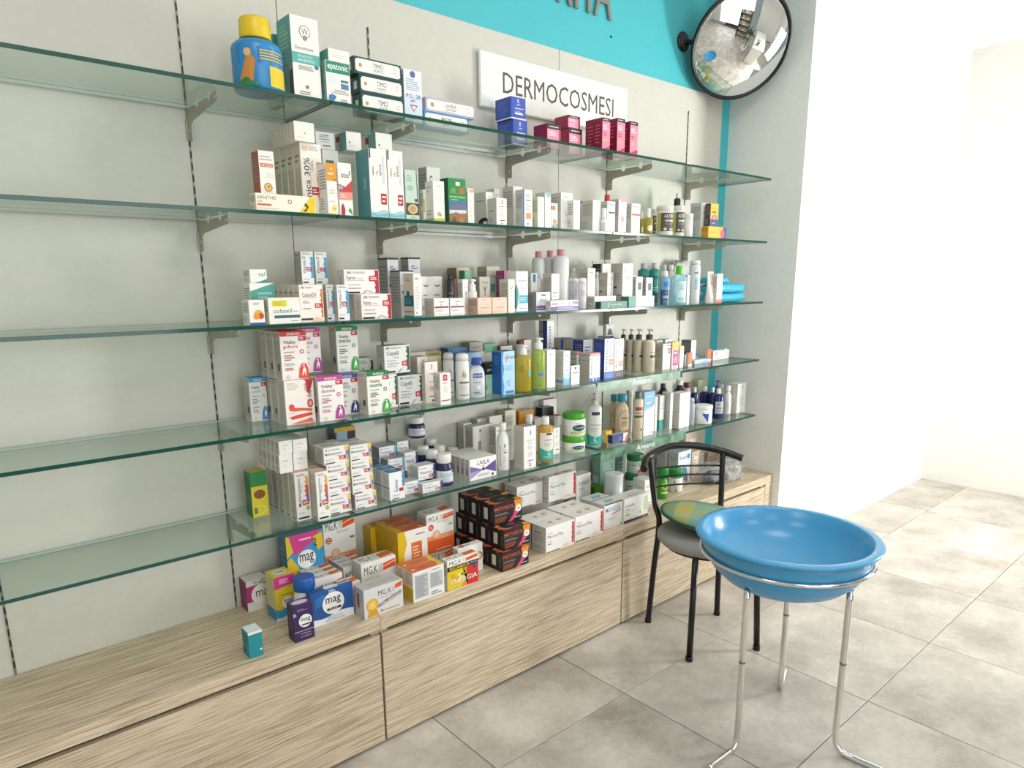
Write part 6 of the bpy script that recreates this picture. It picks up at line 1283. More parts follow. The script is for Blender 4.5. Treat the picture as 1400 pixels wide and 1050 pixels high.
carton('coins', 'carton', 'white carton with two gold coins and black letters', 'box', None, 1.9035, -0.2400, 1.6913, 0.0341, 0.0300, 0.0949)
carton('bluecurve', 'carton', 'tall white carton with thin blue curve', 'box', 'packs like the tall white carton with thin blue curve', 1.9709, -0.2265, 1.6913, 0.0637, 0.0550, 0.1370)
carton('sunlogo', 'carton', 'slim white carton with small gold sun', 'box', None, 1.9934, -0.2700, 1.6913, 0.0368, 0.0300, 0.1092)
carton('tinydark', 'carton', 'short carton with dark green lid stripe behind the others', 'box', None, 2.1182, -0.1800, 1.6913, 0.0241, 0.0400, 0.1215)
carton('white_g', 'carton', 'plain white carton before the red capped bottle', 'box', 'packs like the cream carton behind the small front carton', 2.1095, -0.2500, 1.6913, 0.0396, 0.0600, 0.1174)
bottle('whitecap', 'bottle', 'small white bottle with white cap beside the teal banded carton', 'bottle', None, 2.1488, -0.2850, 1.6913, 0.0146, 0.0893, 0.449, -35)
bottle('redcap', 'bottle', 'white bottle with red cap behind the teal banded carton', 'bottle', None, 2.2988, -0.1700, 1.6913, 0.0189, 0.1615, 0.157, -35)
carton('greenband', 'carton', 'white carton with dark teal band', 'box', None, 2.2047, -0.2575, 1.6913, 0.0482, 0.0350, 0.1197)
carton('pinktop', 'carton', 'white carton with pink curled top and red round emblem', 'box', None, 2.2689, -0.2550, 1.6913, 0.0489, 0.0500, 0.1320)
carton('redband', 'carton', 'white carton with red band near the yellow oil bottle', 'box', None, 2.3543, -0.2575, 1.6913, 0.0567, 0.0450, 0.1201)
bottle('oilspray', 'spray_bottle', 'yellow oil bottle with white spray cap on the second shelf', 'bottle', 'packs like the yellow oil bottle with white spray cap', 2.4634, -0.2600, 1.6913, 0.0201, 0.1102, 0.351, -38)
bottle('oilspray', 'spray_bottle', 'yellow oil bottle half hidden behind the red banded carton', 'bottle', 'packs like the yellow oil bottle with white spray cap', 2.5198, -0.1800, 1.6913, 0.0109, 0.1061, 0.288, -37)
bottle('altenjar', 'cream_jar', 'cream jar with dark label, hindmost of the three', 'jar', 'packs like the cream jar with dark label', 2.6888, -0.1200, 1.6913, 0.0130, 0.1304, 0.132, -38)
bottle('altenjar', 'cream_jar', 'cream jar with dark label and yellow stripe, nearest of three', 'jar', 'packs like the cream jar with dark label', 2.5995, -0.2450, 1.6913, 0.0363, 0.1290, 0.163, -38)
bottle('altenjar', 'cream_jar', 'cream jar with dark label, one beside the small white jar', 'jar', 'packs like the cream jar with dark label', 2.7426, -0.2150, 1.6913, 0.0264, 0.1404, 0.121, -39)
bottle('darkoil', 'bottle', 'dark bottle with white cap behind the cream jars', 'bottle', None, 2.8868, -0.1000, 1.6913, 0.0157, 0.2179, 0.105, -39)
bottle('whitejar', 'cream_jar', 'small plain white jar beside the dark labelled jars', 'jar', None, 2.7877, -0.2400, 1.6913, 0.0183, 0.1067, 0.183, -40)
carton('tallgrey', 'carton', 'tall white carton with teal foot near the turquoise strip', 'box', None, 2.9127, -0.2140, 1.6913, 0.0706, 0.0600, 0.1621)
carton('sunflat', 'carton', 'yellow and navy carton lying flat near the turquoise strip', 'box', None, 2.9563, -0.2650, 1.6913, 0.1504, 0.0400, 0.0538)
carton('sunscreen', 'carton', 'yellow and navy carton with red sun standing on the flat one', 'box', None, 2.9240, -0.2700, 1.7454, 0.0647, 0.0300, 0.1018)
carton('fruit', 'carton', 'white carton with fruit picture and blue foot at the shelf end', 'box', None, 0.7251, -0.2730, 1.3888, 0.0422, 0.0500, 0.0677)
carton('diag', 'carton', 'white carton with teal diagonal band on the fruit carton', 'box', None, 0.7682, -0.2150, 1.3888, 0.0704, 0.0500, 0.1125)
carton('tealtop', 'carton', 'white carton with teal lettering lying uppermost at the shelf end', 'box', None, 0.7602, -0.2150, 1.5016, 0.0477, 0.0500, 0.0370)
carton('coboxil', 'carton', 'white carton with yellow label and teal band', 'box', None, 0.8045, -0.2710, 1.3888, 0.0912, 0.0500, 0.0721)
carton('calcio', 'carton', 'cream carton with orange scalloped strip, foremost', 'box', 'packs like the cream carton with orange scalloped strip', 0.8944, -0.2625, 1.3888, 0.0728, 0.0350, 0.1067)
carton('calcio', 'carton', 'cream carton with orange scalloped strip, second from the front', 'box', 'packs like the cream carton with orange scalloped strip', 0.8944, -0.2260, 1.3888, 0.0728, 0.0350, 0.1067)
carton('calcio', 'carton', 'cream carton with orange scalloped strip, third from the front', 'box', 'packs like the cream carton with orange scalloped strip', 0.8944, -0.1895, 1.3888, 0.0728, 0.0350, 0.1067)
carton('calcio', 'carton', 'cream carton with orange scalloped strip, fourth from the front', 'box', 'packs like the cream carton with orange scalloped strip', 0.8944, -0.1530, 1.3888, 0.0728, 0.0350, 0.1067)
carton('calcio', 'carton', 'cream carton with orange scalloped strip, fifth from the front', 'box', 'packs like the cream carton with orange scalloped strip', 0.8944, -0.1165, 1.3888, 0.0728, 0.0350, 0.1067)
carton('vitd', 'carton', 'white carton with blue scalloped strip between the orange and free one', 'box', 'packs like the white carton with blue scalloped strip between', 0.9618, -0.2460, 1.3888, 0.0233, 0.0320, 0.1059)
carton('vitd', 'carton', 'white carton with blue scalloped strip standing free at the front, foremost', 'box', 'packs like the white carton with blue scalloped strip between', 0.9921, -0.2650, 1.3888, 0.0378, 0.0400, 0.1056)
carton('vitd', 'carton', 'white carton with blue scalloped strip standing free at the front, second from the front', 'box', 'packs like the white carton with blue scalloped strip between', 0.9921, -0.2235, 1.3888, 0.0378, 0.0400, 0.1056)
carton('vitd', 'carton', 'white carton with blue strip, nearer of two on the cream row', 'box', 'packs like the white carton with blue scalloped strip between', 0.9263, -0.1800, 1.4958, 0.0389, 0.0400, 0.0960)
carton('vitd', 'carton', 'white carton with blue strip, farther of two on the cream row', 'box', 'packs like the white carton with blue scalloped strip between', 0.9800, -0.1600, 1.4958, 0.0393, 0.0400, 0.0963)
carton('ferro', 'carton', 'white carton with red scalloped strip, lower row, foremost', 'box', 'packs like the white carton with red scalloped strip', 1.1045, -0.2675, 1.3888, 0.1055, 0.0350, 0.0769)
carton('ferro', 'carton', 'white carton with red scalloped strip, lower row, second from the front', 'box', 'packs like the white carton with red scalloped strip', 1.1045, -0.2310, 1.3888, 0.1055, 0.0350, 0.0769)
carton('ferro', 'carton', 'white carton with red scalloped strip, lower row, third from the front', 'box', 'packs like the white carton with red scalloped strip', 1.1045, -0.1945, 1.3888, 0.1055, 0.0350, 0.0769)
carton('ferro', 'carton', 'white carton with red scalloped strip, lower row, fourth from the front', 'box', 'packs like the white carton with red scalloped strip', 1.1045, -0.1580, 1.3888, 0.1055, 0.0350, 0.0769)
carton('ferro', 'carton', 'white carton with red scalloped strip lying above the lower row', 'box', 'packs like the white carton with red scalloped strip', 1.0806, -0.2225, 1.4660, 0.1211, 0.0450, 0.0734)
carton('eucer', 'carton', 'tall silver grey carton with black lid, nearest of three', 'box', 'packs like the tall silver grey carton with black lid', 1.2455, -0.1300, 1.3888, 0.0415, 0.0600, 0.1912)
carton('eucer', 'carton', 'tall silver grey carton with black lid, farthest of three', 'box', 'packs like the tall silver grey carton with black lid', 1.3769, -0.0640, 1.3888, 0.0478, 0.0500, 0.1970)
carton('eucer', 'carton', 'silver grey carton with black lid, front one of three', 'box', 'packs like the tall silver grey carton with black lid', 1.2567, -0.1950, 1.3888, 0.0514, 0.0600, 0.1496)
carton('woodtop', 'carton', 'white carton with teal block and wood grain lid', 'box', None, 1.2566, -0.2550, 1.3888, 0.0297, 0.0600, 0.1391)
carton('doublewhite', 'carton', 'wide white twin carton behind the two small cream cartons', 'box', None, 1.4057, -0.1200, 1.3888, 0.0908, 0.0600, 0.1310)
carton('creamset', 'carton', 'small white cream carton with plum band, nearer of two', 'box', 'packs like the small white cream carton with plum band', 1.3497, -0.2575, 1.3888, 0.0610, 0.0550, 0.0586)
carton('creamset', 'carton', 'small white cream carton with plum band, farther of two', 'box', 'packs like the small white cream carton with plum band', 1.4189, -0.2525, 1.3888, 0.0611, 0.0550, 0.0578)
carton('brownbox', 'carton', 'brown and beige carton at the back of the third shelf', 'box', None, 1.5834, -0.0700, 1.3888, 0.0605, 0.0600, 0.1634)
bottle('blackphial', 'bottle', 'small black bottle with black cap on the third shelf', 'bottle', None, 1.4562, -0.1900, 1.3888, 0.0131, 0.1361, 0.112, -26)
carton('brownset', 'carton', 'brown carton with grey window beside the black bottle', 'box', None, 1.5005, -0.1550, 1.3888, 0.0345, 0.0500, 0.1209)
carton('greencube', 'carton', 'small mint green carton on top of the brown one', 'box', None, 1.5535, -0.1525, 1.5100, 0.0324, 0.0350, 0.0308)
carton('vlogo', 'carton', 'white carton with grey letter beside the airless bottle', 'box', None, 1.5045, -0.2000, 1.3888, 0.0246, 0.0300, 0.1205)
bottle('airless', 'pump_bottle', 'white pump bottle standing beside the peach cartons', 'bottle', None, 1.5344, -0.2160, 1.3888, 0.0163, 0.1211, 0.358, -27)
carton('vichy', 'carton', 'beige carton with long stemmed letter, in front of the taller beige one', 'box', None, 1.6049, -0.1725, 1.3888, 0.0483, 0.0550, 0.1289)
carton('vichy2', 'carton', 'tall beige carton with turquoise square', 'box', None, 1.7288, -0.0700, 1.3888, 0.0639, 0.0600, 0.1685)
carton('peach', 'carton', 'peach cube carton, nearer of two at the front edge', 'box', 'packs like the peach cube carton', 1.5319, -0.2605, 1.3888, 0.0629, 0.0550, 0.0570)
carton('peach', 'carton', 'peach cube carton, farther of two at the front edge', 'box', 'packs like the peach cube carton', 1.6000, -0.2605, 1.3888, 0.0673, 0.0550, 0.0564)
carton('vnarrow', 'carton', 'slim cream carton with green letter V', 'box', None, 1.6589, -0.2600, 1.3888, 0.0308, 0.0500, 0.1192)
carton('magenta', 'carton', 'carton with magenta lid behind the slim cream one', 'box', None, 1.7447, -0.1450, 1.3888, 0.0407, 0.0500, 0.1528)
carton('tealleaf', 'carton', 'white carton with teal leaf and band', 'box', None, 1.7149, -0.2550, 1.3888, 0.0578, 0.0500, 0.1478)
carton('lrp', 'carton', 'white carton with small blue square on top', 'box', None, 1.8511, -0.1750, 1.3888, 0.0352, 0.0500, 0.1423)
carton('greendot', 'carton', 'slim white carton with green dot', 'box', None, 1.8926, -0.1750, 1.3888, 0.0228, 0.0300, 0.1214)
bottle('pinkcap', 'spray_can', 'tall white spray can with pink cap, nearest of three', 'spray can', None, 1.9383, -0.1300, 1.3888, 0.0258, 0.2280, 0.108, -31)
bottle('pinkcapplain', 'spray_can', 'tall white spray can with pink cap, middle of three', 'spray can', 'packs like the tall white spray can with pink cap', 2.0186, -0.1150, 1.3888, 0.0269, 0.2334, 0.113, -32)
bottle('pinkcapplain', 'spray_can', 'tall white spray can with pink cap, biggest and frontmost of three', 'spray can', 'packs like the tall white spray can with pink cap', 2.0153, -0.1800, 1.3888, 0.0327, 0.2350, 0.105, -33)
carton('avene', 'carton', 'white carton with purple foot before the pink capped cans', 'box', None, 1.9108, -0.2300, 1.3888, 0.0416, 0.0500, 0.1395)
carton('lilac', 'carton', 'grey carton with purple band and dark lid', 'box', None, 1.8350, -0.2370, 1.3888, 0.0730, 0.0600, 0.0719)
carton('aveneflat', 'carton', 'long white and purple carton lying at the front edge', 'box', None, 1.9194, -0.2830, 1.3888, 0.1504, 0.0300, 0.0397)
bottle('frost', 'bottle', 'frosted slim bottle with white cap, nearest of three', 'bottle', 'packs like the frosted slim bottle with white cap', 2.1129, -0.1400, 1.3888, 0.0075, 0.1235, 0.165, -33)
bottle('frost', 'bottle', 'frosted slim bottle with white cap, middle of three', 'bottle', 'packs like the frosted slim bottle with white cap', 2.0796, -0.2000, 1.3888, 0.0121, 0.1229, 0.162, -33)
bottle('frost', 'bottle', 'frosted slim bottle with white cap, frontmost of three', 'bottle', 'packs like the frosted slim bottle with white cap', 2.0777, -0.2400, 1.3888, 0.0169, 0.1238, 0.170, -34)
bottle('pumpwhite', 'pump_bottle', 'white pump bottle at the back, nearest of three', 'bottle', 'packs like the white pump bottle at the back', 2.1933, -0.0800, 1.3888, 0.0164, 0.1938, 0.252, -33)
bottle('pumpwhite', 'pump_bottle', 'white pump bottle at the back, middle of three', 'bottle', 'packs like the white pump bottle at the back', 2.2497, -0.0750, 1.3888, 0.0159, 0.1947, 0.230, -34)
bottle('pumpwhite', 'pump_bottle', 'white pump bottle at the back, farthest of three', 'bottle', 'packs like the white pump bottle at the back', 2.3567, -0.0428, 1.3888, 0.0164, 0.1994, 0.219, -34)
carton('wcream', 'carton', 'cream white carton before the white pump bottles', 'box', 'packs like the cream white carton before the white pump', 2.1762, -0.1750, 1.3888, 0.0464, 0.0500, 0.1631)
bottle('whiteflip', 'bottle', 'slim white bottle behind the grey cartons of the third shelf', 'bottle', 'packs like the slim white bottle behind the grey cartons', 2.2670, -0.1500, 1.3888, 0.0094, 0.1487, 0.094, -35)
carton('clogo', 'carton', 'white carton with grey side and round C mark, shorter one', 'box', 'packs like the white carton with grey side and round', 2.2957, -0.1725, 1.3888, 0.0376, 0.0550, 0.1455)
carton('blackwhite', 'carton', 'white carton with black side strips behind the shorter C carton', 'box', None, 2.3761, -0.0850, 1.3888, 0.0818, 0.0500, 0.1853)
carton('clogo', 'carton', 'white carton with grey side and round C mark, taller one', 'box', 'packs like the white carton with grey side and round', 2.3672, -0.2050, 1.3888, 0.0675, 0.0600, 0.1833)
carton('flatwhite', 'carton', 'thin white carton lying behind the long green one', 'box', None, 2.2025, -0.2350, 1.3888, 0.1335, 0.0400, 0.0489)
carton('flatgreen', 'carton', 'long dark green carton lying at the front edge', 'box', None, 2.2092, -0.2830, 1.3888, 0.1641, 0.0300, 0.0282)
carton('capgreen', 'carton', 'white carton with green end lying at the front edge', 'box', None, 2.3978, -0.2675, 1.3888, 0.1729, 0.0450, 0.0457)
carton('wcream', 'carton', 'slim white carton beside the taller C carton', 'box', 'packs like the cream white carton before the white pump', 2.4874, -0.1590, 1.3888, 0.0188, 0.0300, 0.1343)
carton('smallgrey', 'carton', 'small grey carton with black mark', 'box', 'packs like the small grey carton with black mark', 2.4724, -0.1950, 1.3888, 0.0467, 0.0400, 0.1280)
carton('smallgrey', 'carton', 'grey carton with white front behind the green ended one', 'box', 'packs like the small grey carton with black mark', 2.5316, -0.2000, 1.3888, 0.0463, 0.0500, 0.1239)
bottle('tealduo', 'bottle', 'teal bottle with grey cap, nearer of the pair', 'bottle', 'packs like the teal bottle with grey cap', 2.6188, -0.1200, 1.3888, 0.0253, 0.1895, 0.127, -37)
bottle('tealduo', 'bottle', 'teal bottle with grey cap, farther of the pair', 'bottle', 'packs like the teal bottle with grey cap', 2.7054, -0.1150, 1.3888, 0.0252, 0.1926, 0.138, -38)
bottle('biphase', 'bottle', 'blue two layer bottle with white cap', 'bottle', None, 2.6113, -0.2500, 1.3888, 0.0215, 0.1538, 0.165, -39)
bottle('whiteflip', 'bottle', 'white bottle with white cap behind the two layer bottle', 'bottle', 'packs like the slim white bottle behind the grey cartons', 2.7488, -0.1300, 1.3888, 0.0099, 0.1530, 0.152, -38)
bottle('whiteflip', 'bottle', 'white bottle behind the green capped bottle, nearer one', 'bottle', 'packs like the slim white bottle behind the grey cartons', 2.8420, -0.0750, 1.3888, 0.0124, 0.1862, 0.128, -39)
bottle('whiteflip', 'bottle', 'white bottle behind the green capped bottle, farther one', 'bottle', 'packs like the slim white bottle behind the grey cartons', 2.8871, -0.0800, 1.3888, 0.0183, 0.1865, 0.129, -39)
bottle('micellar', 'bottle', 'clear blue bottle with bright green cap', 'bottle', None, 2.7092, -0.2550, 1.3888, 0.0365, 0.1764, 0.217, -39)
carton('wcream', 'carton', 'narrow white carton beside the big spray can', 'box', 'packs like the cream white carton before the white pump', 2.8082, -0.2250, 1.3888, 0.0214, 0.0300, 0.1344)
bottle('spraycan', 'spray_can', 'big white spray can with domed cap on the third shelf', 'spray can', None, 2.8539, -0.2400, 1.3888, 0.0260, 0.2037, 0.093, -40)
carton('redbase', 'carton', 'white and rose carton with red foot on the third shelf', 'box', None, 3.0005, -0.2625, 1.3888, 0.0483, 0.0450, 0.1405)
carton('v_sky', 'carton', 'white carton with sky blue header at the end of the fourth shelf', 'box', None, 0.7770, -0.0933, 1.0883, 0.0529, 0.0500, 0.1332)
carton('v_plus', 'carton', 'white carton with red header below the red stack, foremost', 'box', 'packs like the white carton with red header below the', 0.8484, -0.1700, 1.0883, 0.0850, 0.0500, 0.1303)
carton('v_plus', 'carton', 'white carton with red header below the red stack, second from the front', 'box', 'packs like the white carton with red header below the', 0.8484, -0.1185, 1.0883, 0.0850, 0.0500, 0.1303)
carton('v_side', 'carton', 'white carton turned to show red running figures', 'box', None, 0.8502, -0.2247, 1.0883, 0.0918, 0.0500, 0.1326)
carton('v_plus', 'carton', 'white carton with red header and red figures, upper row, foremost', 'box', 'packs like the white carton with red header below the', 0.8448, -0.2200, 1.2212, 0.0811, 0.0500, 0.1419)
carton('v_plus', 'carton', 'white carton with red header and red figures, upper row, second from the front', 'box', 'packs like the white carton with red header below the', 0.8448, -0.1685, 1.2212, 0.0811, 0.0500, 0.1419)
carton('v_plus', 'carton', 'white carton with red header and red figures, upper row, third from the front', 'box', 'packs like the white carton with red header below the', 0.8448, -0.1170, 1.2212, 0.0811, 0.0500, 0.1419)
carton('v_donna', 'carton', 'white carton with magenta header, lower one at the front', 'box', 'packs like the white carton with magenta header', 0.9418, -0.2432, 1.0883, 0.0829, 0.0500, 0.1366)
carton('v_donna', 'carton', 'white carton with magenta header, upper one behind the red header', 'box', 'packs like the white carton with magenta header', 0.9368, -0.1300, 1.2252, 0.0763, 0.0400, 0.1387)
carton('v_uomo', 'carton', 'white carton with dark blue header behind the magenta one', 'box', None, 1.0247, -0.1850, 1.0883, 0.0804, 0.0500, 0.1288)
carton('v_mente', 'carton', 'white carton with green header and green head, lower one', 'box', 'packs like the white carton with green header and green', 1.1057, -0.2390, 1.0883, 0.0805, 0.0600, 0.1361)
carton('v_mente', 'carton', 'white carton with green header and green head, upper one', 'box', 'packs like the white carton with green header and green', 1.0628, -0.1350, 1.2174, 0.0761, 0.0500, 0.1462)
carton('capelli', 'carton', 'white carton with dark green scallops behind the upper green header', 'box', 'packs like the white carton with dark green scallops behind', 1.1538, -0.0600, 1.0883, 0.0809, 0.0600, 0.1612)
carton('capelli', 'carton', 'white carton with dark green scallops, front one at the shelf edge', 'box', 'packs like the white carton with dark green scallops behind', 1.2757, -0.1710, 1.0883, 0.1005, 0.0450, 0.1020)
carton('capelli', 'carton', 'white carton with dark green scallops beside the lower green header', 'box', 'packs like the white carton with dark green scallops behind', 1.1851, -0.1775, 1.0883, 0.0650, 0.0450, 0.1121)
carton('capelli', 'carton', 'white carton with dark green scallops, upper one', 'box', 'packs like the white carton with dark green scallops behind', 1.2287, -0.1650, 1.2007, 0.0995, 0.0500, 0.0937)
carton('orangetop', 'carton', 'white carton with orange lid, front one', 'box', 'packs like the white carton with orange lid', 1.3466, -0.2058, 1.0883, 0.0539, 0.0226, 0.1433)
carton('orangetop', 'carton', 'white carton with orange lid, rear one', 'box', 'packs like the white carton with orange lid', 1.3499, -0.1350, 1.0883, 0.0445, 0.0500, 0.1568)
carton('pinksquare', 'carton', 'white carton with crimson square at the front edge', 'box', None, 1.3557, -0.2656, 1.0883, 0.0451, 0.0400, 0.1099)
carton('goldbook', 'carton', 'beige carton with gold top behind the orange lidded ones', 'box', None, 1.4583, -0.0600, 1.0883, 0.0597, 0.0400, 0.1604)
carton('palebox', 'carton', 'pale carton at the back beside the scalloped cartons', 'box', 'packs like the pale carton at the back beside the', 1.3922, -0.0500, 1.0883, 0.0714, 0.0400, 0.1628)
bottle('drysham', 'spray_can', 'white spray can with clear dome, rear one of two', 'spray can', 'packs like the white spray can with clear dome', 1.4752, -0.1400, 1.0883, 0.0205, 0.1611, 0.151, -26)
bottle('drysham', 'spray_can', 'white spray can with clear dome, front one of two', 'spray can', 'packs like the white spray can with clear dome', 1.4743, -0.2250, 1.0883, 0.0246, 0.1650, 0.144, -27)
bottle('bluecap', 'bottle', 'pearly white bottle with navy cap and blue name patch', 'bottle', None, 1.5322, -0.2350, 1.0883, 0.0292, 0.1442, 0.159, -28)
carton('blackmint', 'carton', 'black and mint green carton', 'box', None, 1.6271, -0.1890, 1.0883, 0.0637, 0.0400, 0.1181)
carton('bluewave', 'carton', 'light blue carton with dark blue wave', 'box', None, 1.6567, -0.2375, 1.0883, 0.0652, 0.0550, 0.1610)
carton('lightblue', 'carton', 'light blue carton behind the navy capped bottle', 'box', None, 1.6140, -0.0950, 1.0883, 0.0647, 0.0500, 0.1500)
carton('steelblue', 'carton', 'steel blue carton at the back of the fourth shelf', 'box', None, 1.5743, -0.0440, 1.0883, 0.0944, 0.0500, 0.1672)
carton('palebox', 'carton', 'pale grey carton carrying the flat maroon and mint ones', 'box', 'packs like the pale carton at the back beside the', 1.6762, -0.0440, 1.0883, 0.0558, 0.0500, 0.1460)
carton('flatmint', 'carton', 'pale carton with mint lid on the back row', 'box', None, 1.7359, -0.0450, 1.0883, 0.0641, 0.0500, 0.1727)
carton('flatgr', 'carton', 'flat carton with maroon lid lying on the pale grey one', 'box', None, 1.6633, -0.0440, 1.2346, 0.0663, 0.0500, 0.0375)
carton('maroon', 'carton', 'carton with maroon lid behind the light blue wave carton', 'box', 'packs like the carton with maroon lid behind the light', 1.8011, -0.0650, 1.0883, 0.0620, 0.0500, 0.1608)
bottle('redcapjar', 'small_jar', 'small jar with maroon lid at the back of the fourth shelf', 'jar', 'packs like the small jar with maroon lid at the', 1.8837, -0.0750, 1.0883, 0.0131, 0.1763, 0.082, -30)
carton('maroon', 'carton', 'pale carton with maroon foot behind the lime bottle', 'box', 'packs like the carton with maroon lid behind the light', 1.9333, -0.0500, 1.0883, 0.0426, 0.0400, 0.1757)
bottle('amberoil', 'bottle', 'amber yellow bottle with white flip cap', 'bottle', None, 1.7497, -0.2450, 1.0883, 0.0316, 0.1770, 0.207, -30)
bottle('limeoil', 'bottle', 'lime green bottle with white pump cap', 'bottle', None, 1.8390, -0.2350, 1.0883, 0.0277, 0.1990, 0.223, -31)
carton('bluecurve', 'carton', 'tall white carton beside the lime bottle', 'box', 'packs like the tall white carton with thin blue curve', 1.8898, -0.2300, 1.0883, 0.0458, 0.0500, 0.1497)
carton('bluefade', 'carton', 'white carton fading to blue at its foot', 'box', None, 1.9723, -0.2350, 1.0883, 0.0381, 0.0500, 0.1396)
carton('blacktop', 'carton', 'small white carton with black lid', 'box', None, 2.0172, -0.2475, 1.0883, 0.0501, 0.0350, 0.0790)
carton('redstrip', 'carton', 'white and blue carton with red strip, front one', 'box', 'packs like the white and blue carton with red strip', 2.1340, -0.2375, 1.0883, 0.0651, 0.0550, 0.1203)
carton('redstrip', 'carton', 'white and blue carton with red strip, rear one', 'box', 'packs like the white and blue carton with red strip', 2.1080, -0.1800, 1.0883, 0.0285, 0.0400, 0.1233)
carton('restiv', 'carton', 'white and blue hair oil carton with orange square', 'box', None, 2.2223, -0.2350, 1.0883, 0.0589, 0.0600, 0.1741)
carton('restivp', 'carton', 'white hair oil carton with purple foot', 'box', None, 2.2862, -0.2400, 1.0883, 0.0584, 0.0500, 0.1703)
carton('restivwhite', 'carton', 'white hair oil carton with blue side, middle row', 'box', None, 2.1613, -0.1725, 1.0883, 0.0581, 0.0550, 0.1696)
carton('restivtop', 'carton', 'blue hair oil carton with grey side, middle row', 'box', 'packs like the blue hair oil carton with grey side', 2.1583, -0.1140, 1.0883, 0.0601, 0.0600, 0.1682)
carton('restivtop', 'carton', 'blue hair oil carton with grey side behind the blue faded one', 'box', 'packs like the blue hair oil carton with grey side', 2.1521, -0.0530, 1.0883, 0.0725, 0.0600, 0.1703)
carton('tallblue', 'carton', 'tallest blue and white carton standing behind the lime bottle', 'box', None, 2.0572, -0.0550, 1.0883, 0.0415, 0.0500, 0.2495)
carton('restivtop', 'carton', 'blue carton behind the hair oil pair carrying the leaf card', 'box', 'packs like the blue hair oil carton with grey side', 2.4155, -0.0750, 1.0883, 0.0524, 0.0500, 0.1652)
carton('leafcard', 'carton', 'small card carton with dark green leaf print', 'box', None, 2.4145, -0.0900, 1.2538, 0.0507, 0.0200, 0.0533)
bottle('oatpump', 'pump_bottle', 'oat coloured pump bottle with dark collar, frontmost of four', 'bottle', 'packs like the oat coloured pump bottle with dark collar', 2.5309, -0.2350, 1.0883, 0.0275, 0.1976, 0.229, -38)
bottle('oatpump', 'pump_bottle', 'oat coloured pump bottle with dark collar, second of four', 'bottle', 'packs like the oat coloured pump bottle with dark collar', 2.5214, -0.1828, 1.0883, 0.0239, 0.1958, 0.233, -37)
bottle('oatpump', 'pump_bottle', 'oat coloured pump bottle with dark collar, third of four', 'bottle', 'packs like the oat coloured pump bottle with dark collar', 2.5208, -0.1382, 1.0883, 0.0200, 0.1940, 0.238, -37)
bottle('oatpump', 'pump_bottle', 'oat coloured pump bottle with dark collar, hindmost of four', 'bottle', 'packs like the oat coloured pump bottle with dark collar', 2.5141, -0.0980, 1.0883, 0.0194, 0.1926, 0.242, -36)
carton('womanbox', 'carton', 'grey carton with a face print beside the oat pump bottles', 'box', 'packs like the grey carton with a face print beside', 2.6775, -0.1590, 1.0883, 0.0481, 0.0500, 0.1347)
carton('pinkdrop', 'carton', 'clear grey carton with pink patch', 'box', None, 2.6654, -0.2100, 1.0883, 0.0600, 0.0500, 0.1232)
carton('womanbox', 'carton', 'white carton with black print behind the pink patch one', 'box', 'packs like the grey carton with a face print beside', 2.7905, -0.1250, 1.0883, 0.0502, 0.0500, 0.1303)
carton('yellowpink', 'carton', 'yellow and magenta carton on the fourth shelf', 'box', None, 2.7261, -0.2250, 1.0883, 0.0501, 0.0300, 0.1287)
carton('creamslim', 'carton', 'slim white carton with cream yellow top', 'box', None, 2.7856, -0.2250, 1.0883, 0.0315, 0.0200, 0.1040)
carton('darkgrey', 'carton', 'white carton with dark grey side', 'box', None, 3.0357, -0.1000, 1.0883, 0.0442, 0.0600, 0.1115)
carton('orangestick', 'carton', 'small orange stick pack before the dark grey sided carton', 'box', 'packs like the small orange stick pack before the dark', 2.8564, -0.2275, 1.0883, 0.0315, 0.0150, 0.0670)
carton('palebox', 'carton', 'tiny pale carton beside the orange stick pack', 'box', 'packs like the pale carton at the back beside the', 2.8758, -0.1850, 1.0883, 0.0261, 0.0300, 0.0521)
carton('bluemini', 'carton', 'tiny blue carton at the back of the fourth shelf', 'box', None, 3.1179, -0.0850, 1.0883, 0.0264, 0.0300, 0.0328)
carton('blueflat', 'carton', 'flat pale blue carton lying on the fourth shelf', 'box', None, 3.0067, -0.1800, 1.0883, 0.1186, 0.0400, 0.0190)
carton('orangestick', 'carton', 'small orange stick pack beside the white carton with red mark', 'box', 'packs like the small orange stick pack before the dark', 3.1212, -0.1625, 1.0883, 0.0346, 0.0150, 0.0636)
carton('redlogo', 'carton', 'white carton with red stroke near the turquoise strip', 'box', None, 3.2322, -0.1500, 1.0883, 0.1516, 0.0400, 0.0484)
carton('junglegreen', 'carton', 'green and yellow carton at the end of the lowest shelf', 'box', None, 0.7490, -0.1064, 0.7903, 0.0513, 0.0500, 0.1447)
carton('multitall', 'carton', 'tall white vitamin carton with rainbow strip, nearer column, foremost', 'box', 'packs like the tall white vitamin carton with rainbow strip', 0.8338, -0.2353, 0.7903, 0.0461, 0.0430, 0.1521)
carton('multitall', 'carton', 'tall white vitamin carton with rainbow strip, nearer column, second from the front', 'box', 'packs like the tall white vitamin carton with rainbow strip', 0.8338, -0.1908, 0.7903, 0.0461, 0.0430, 0.1521)
carton('multitall', 'carton', 'tall white vitamin carton with rainbow strip, nearer column, third from the front', 'box', 'packs like the tall white vitamin carton with rainbow strip', 0.8338, -0.1463, 0.7903, 0.0461, 0.0430, 0.1521)
carton('multitall', 'carton', 'tall white vitamin carton with rainbow strip, nearer column, fourth from the front', 'box', 'packs like the tall white vitamin carton with rainbow strip', 0.8338, -0.1018, 0.7903, 0.0461, 0.0430, 0.1521)
carton('multitall', 'carton', 'tall white vitamin carton with rainbow strip, nearer column, fifth from the front', 'box', 'packs like the tall white vitamin carton with rainbow strip', 0.8338, -0.0573, 0.7903, 0.0461, 0.0430, 0.1521)
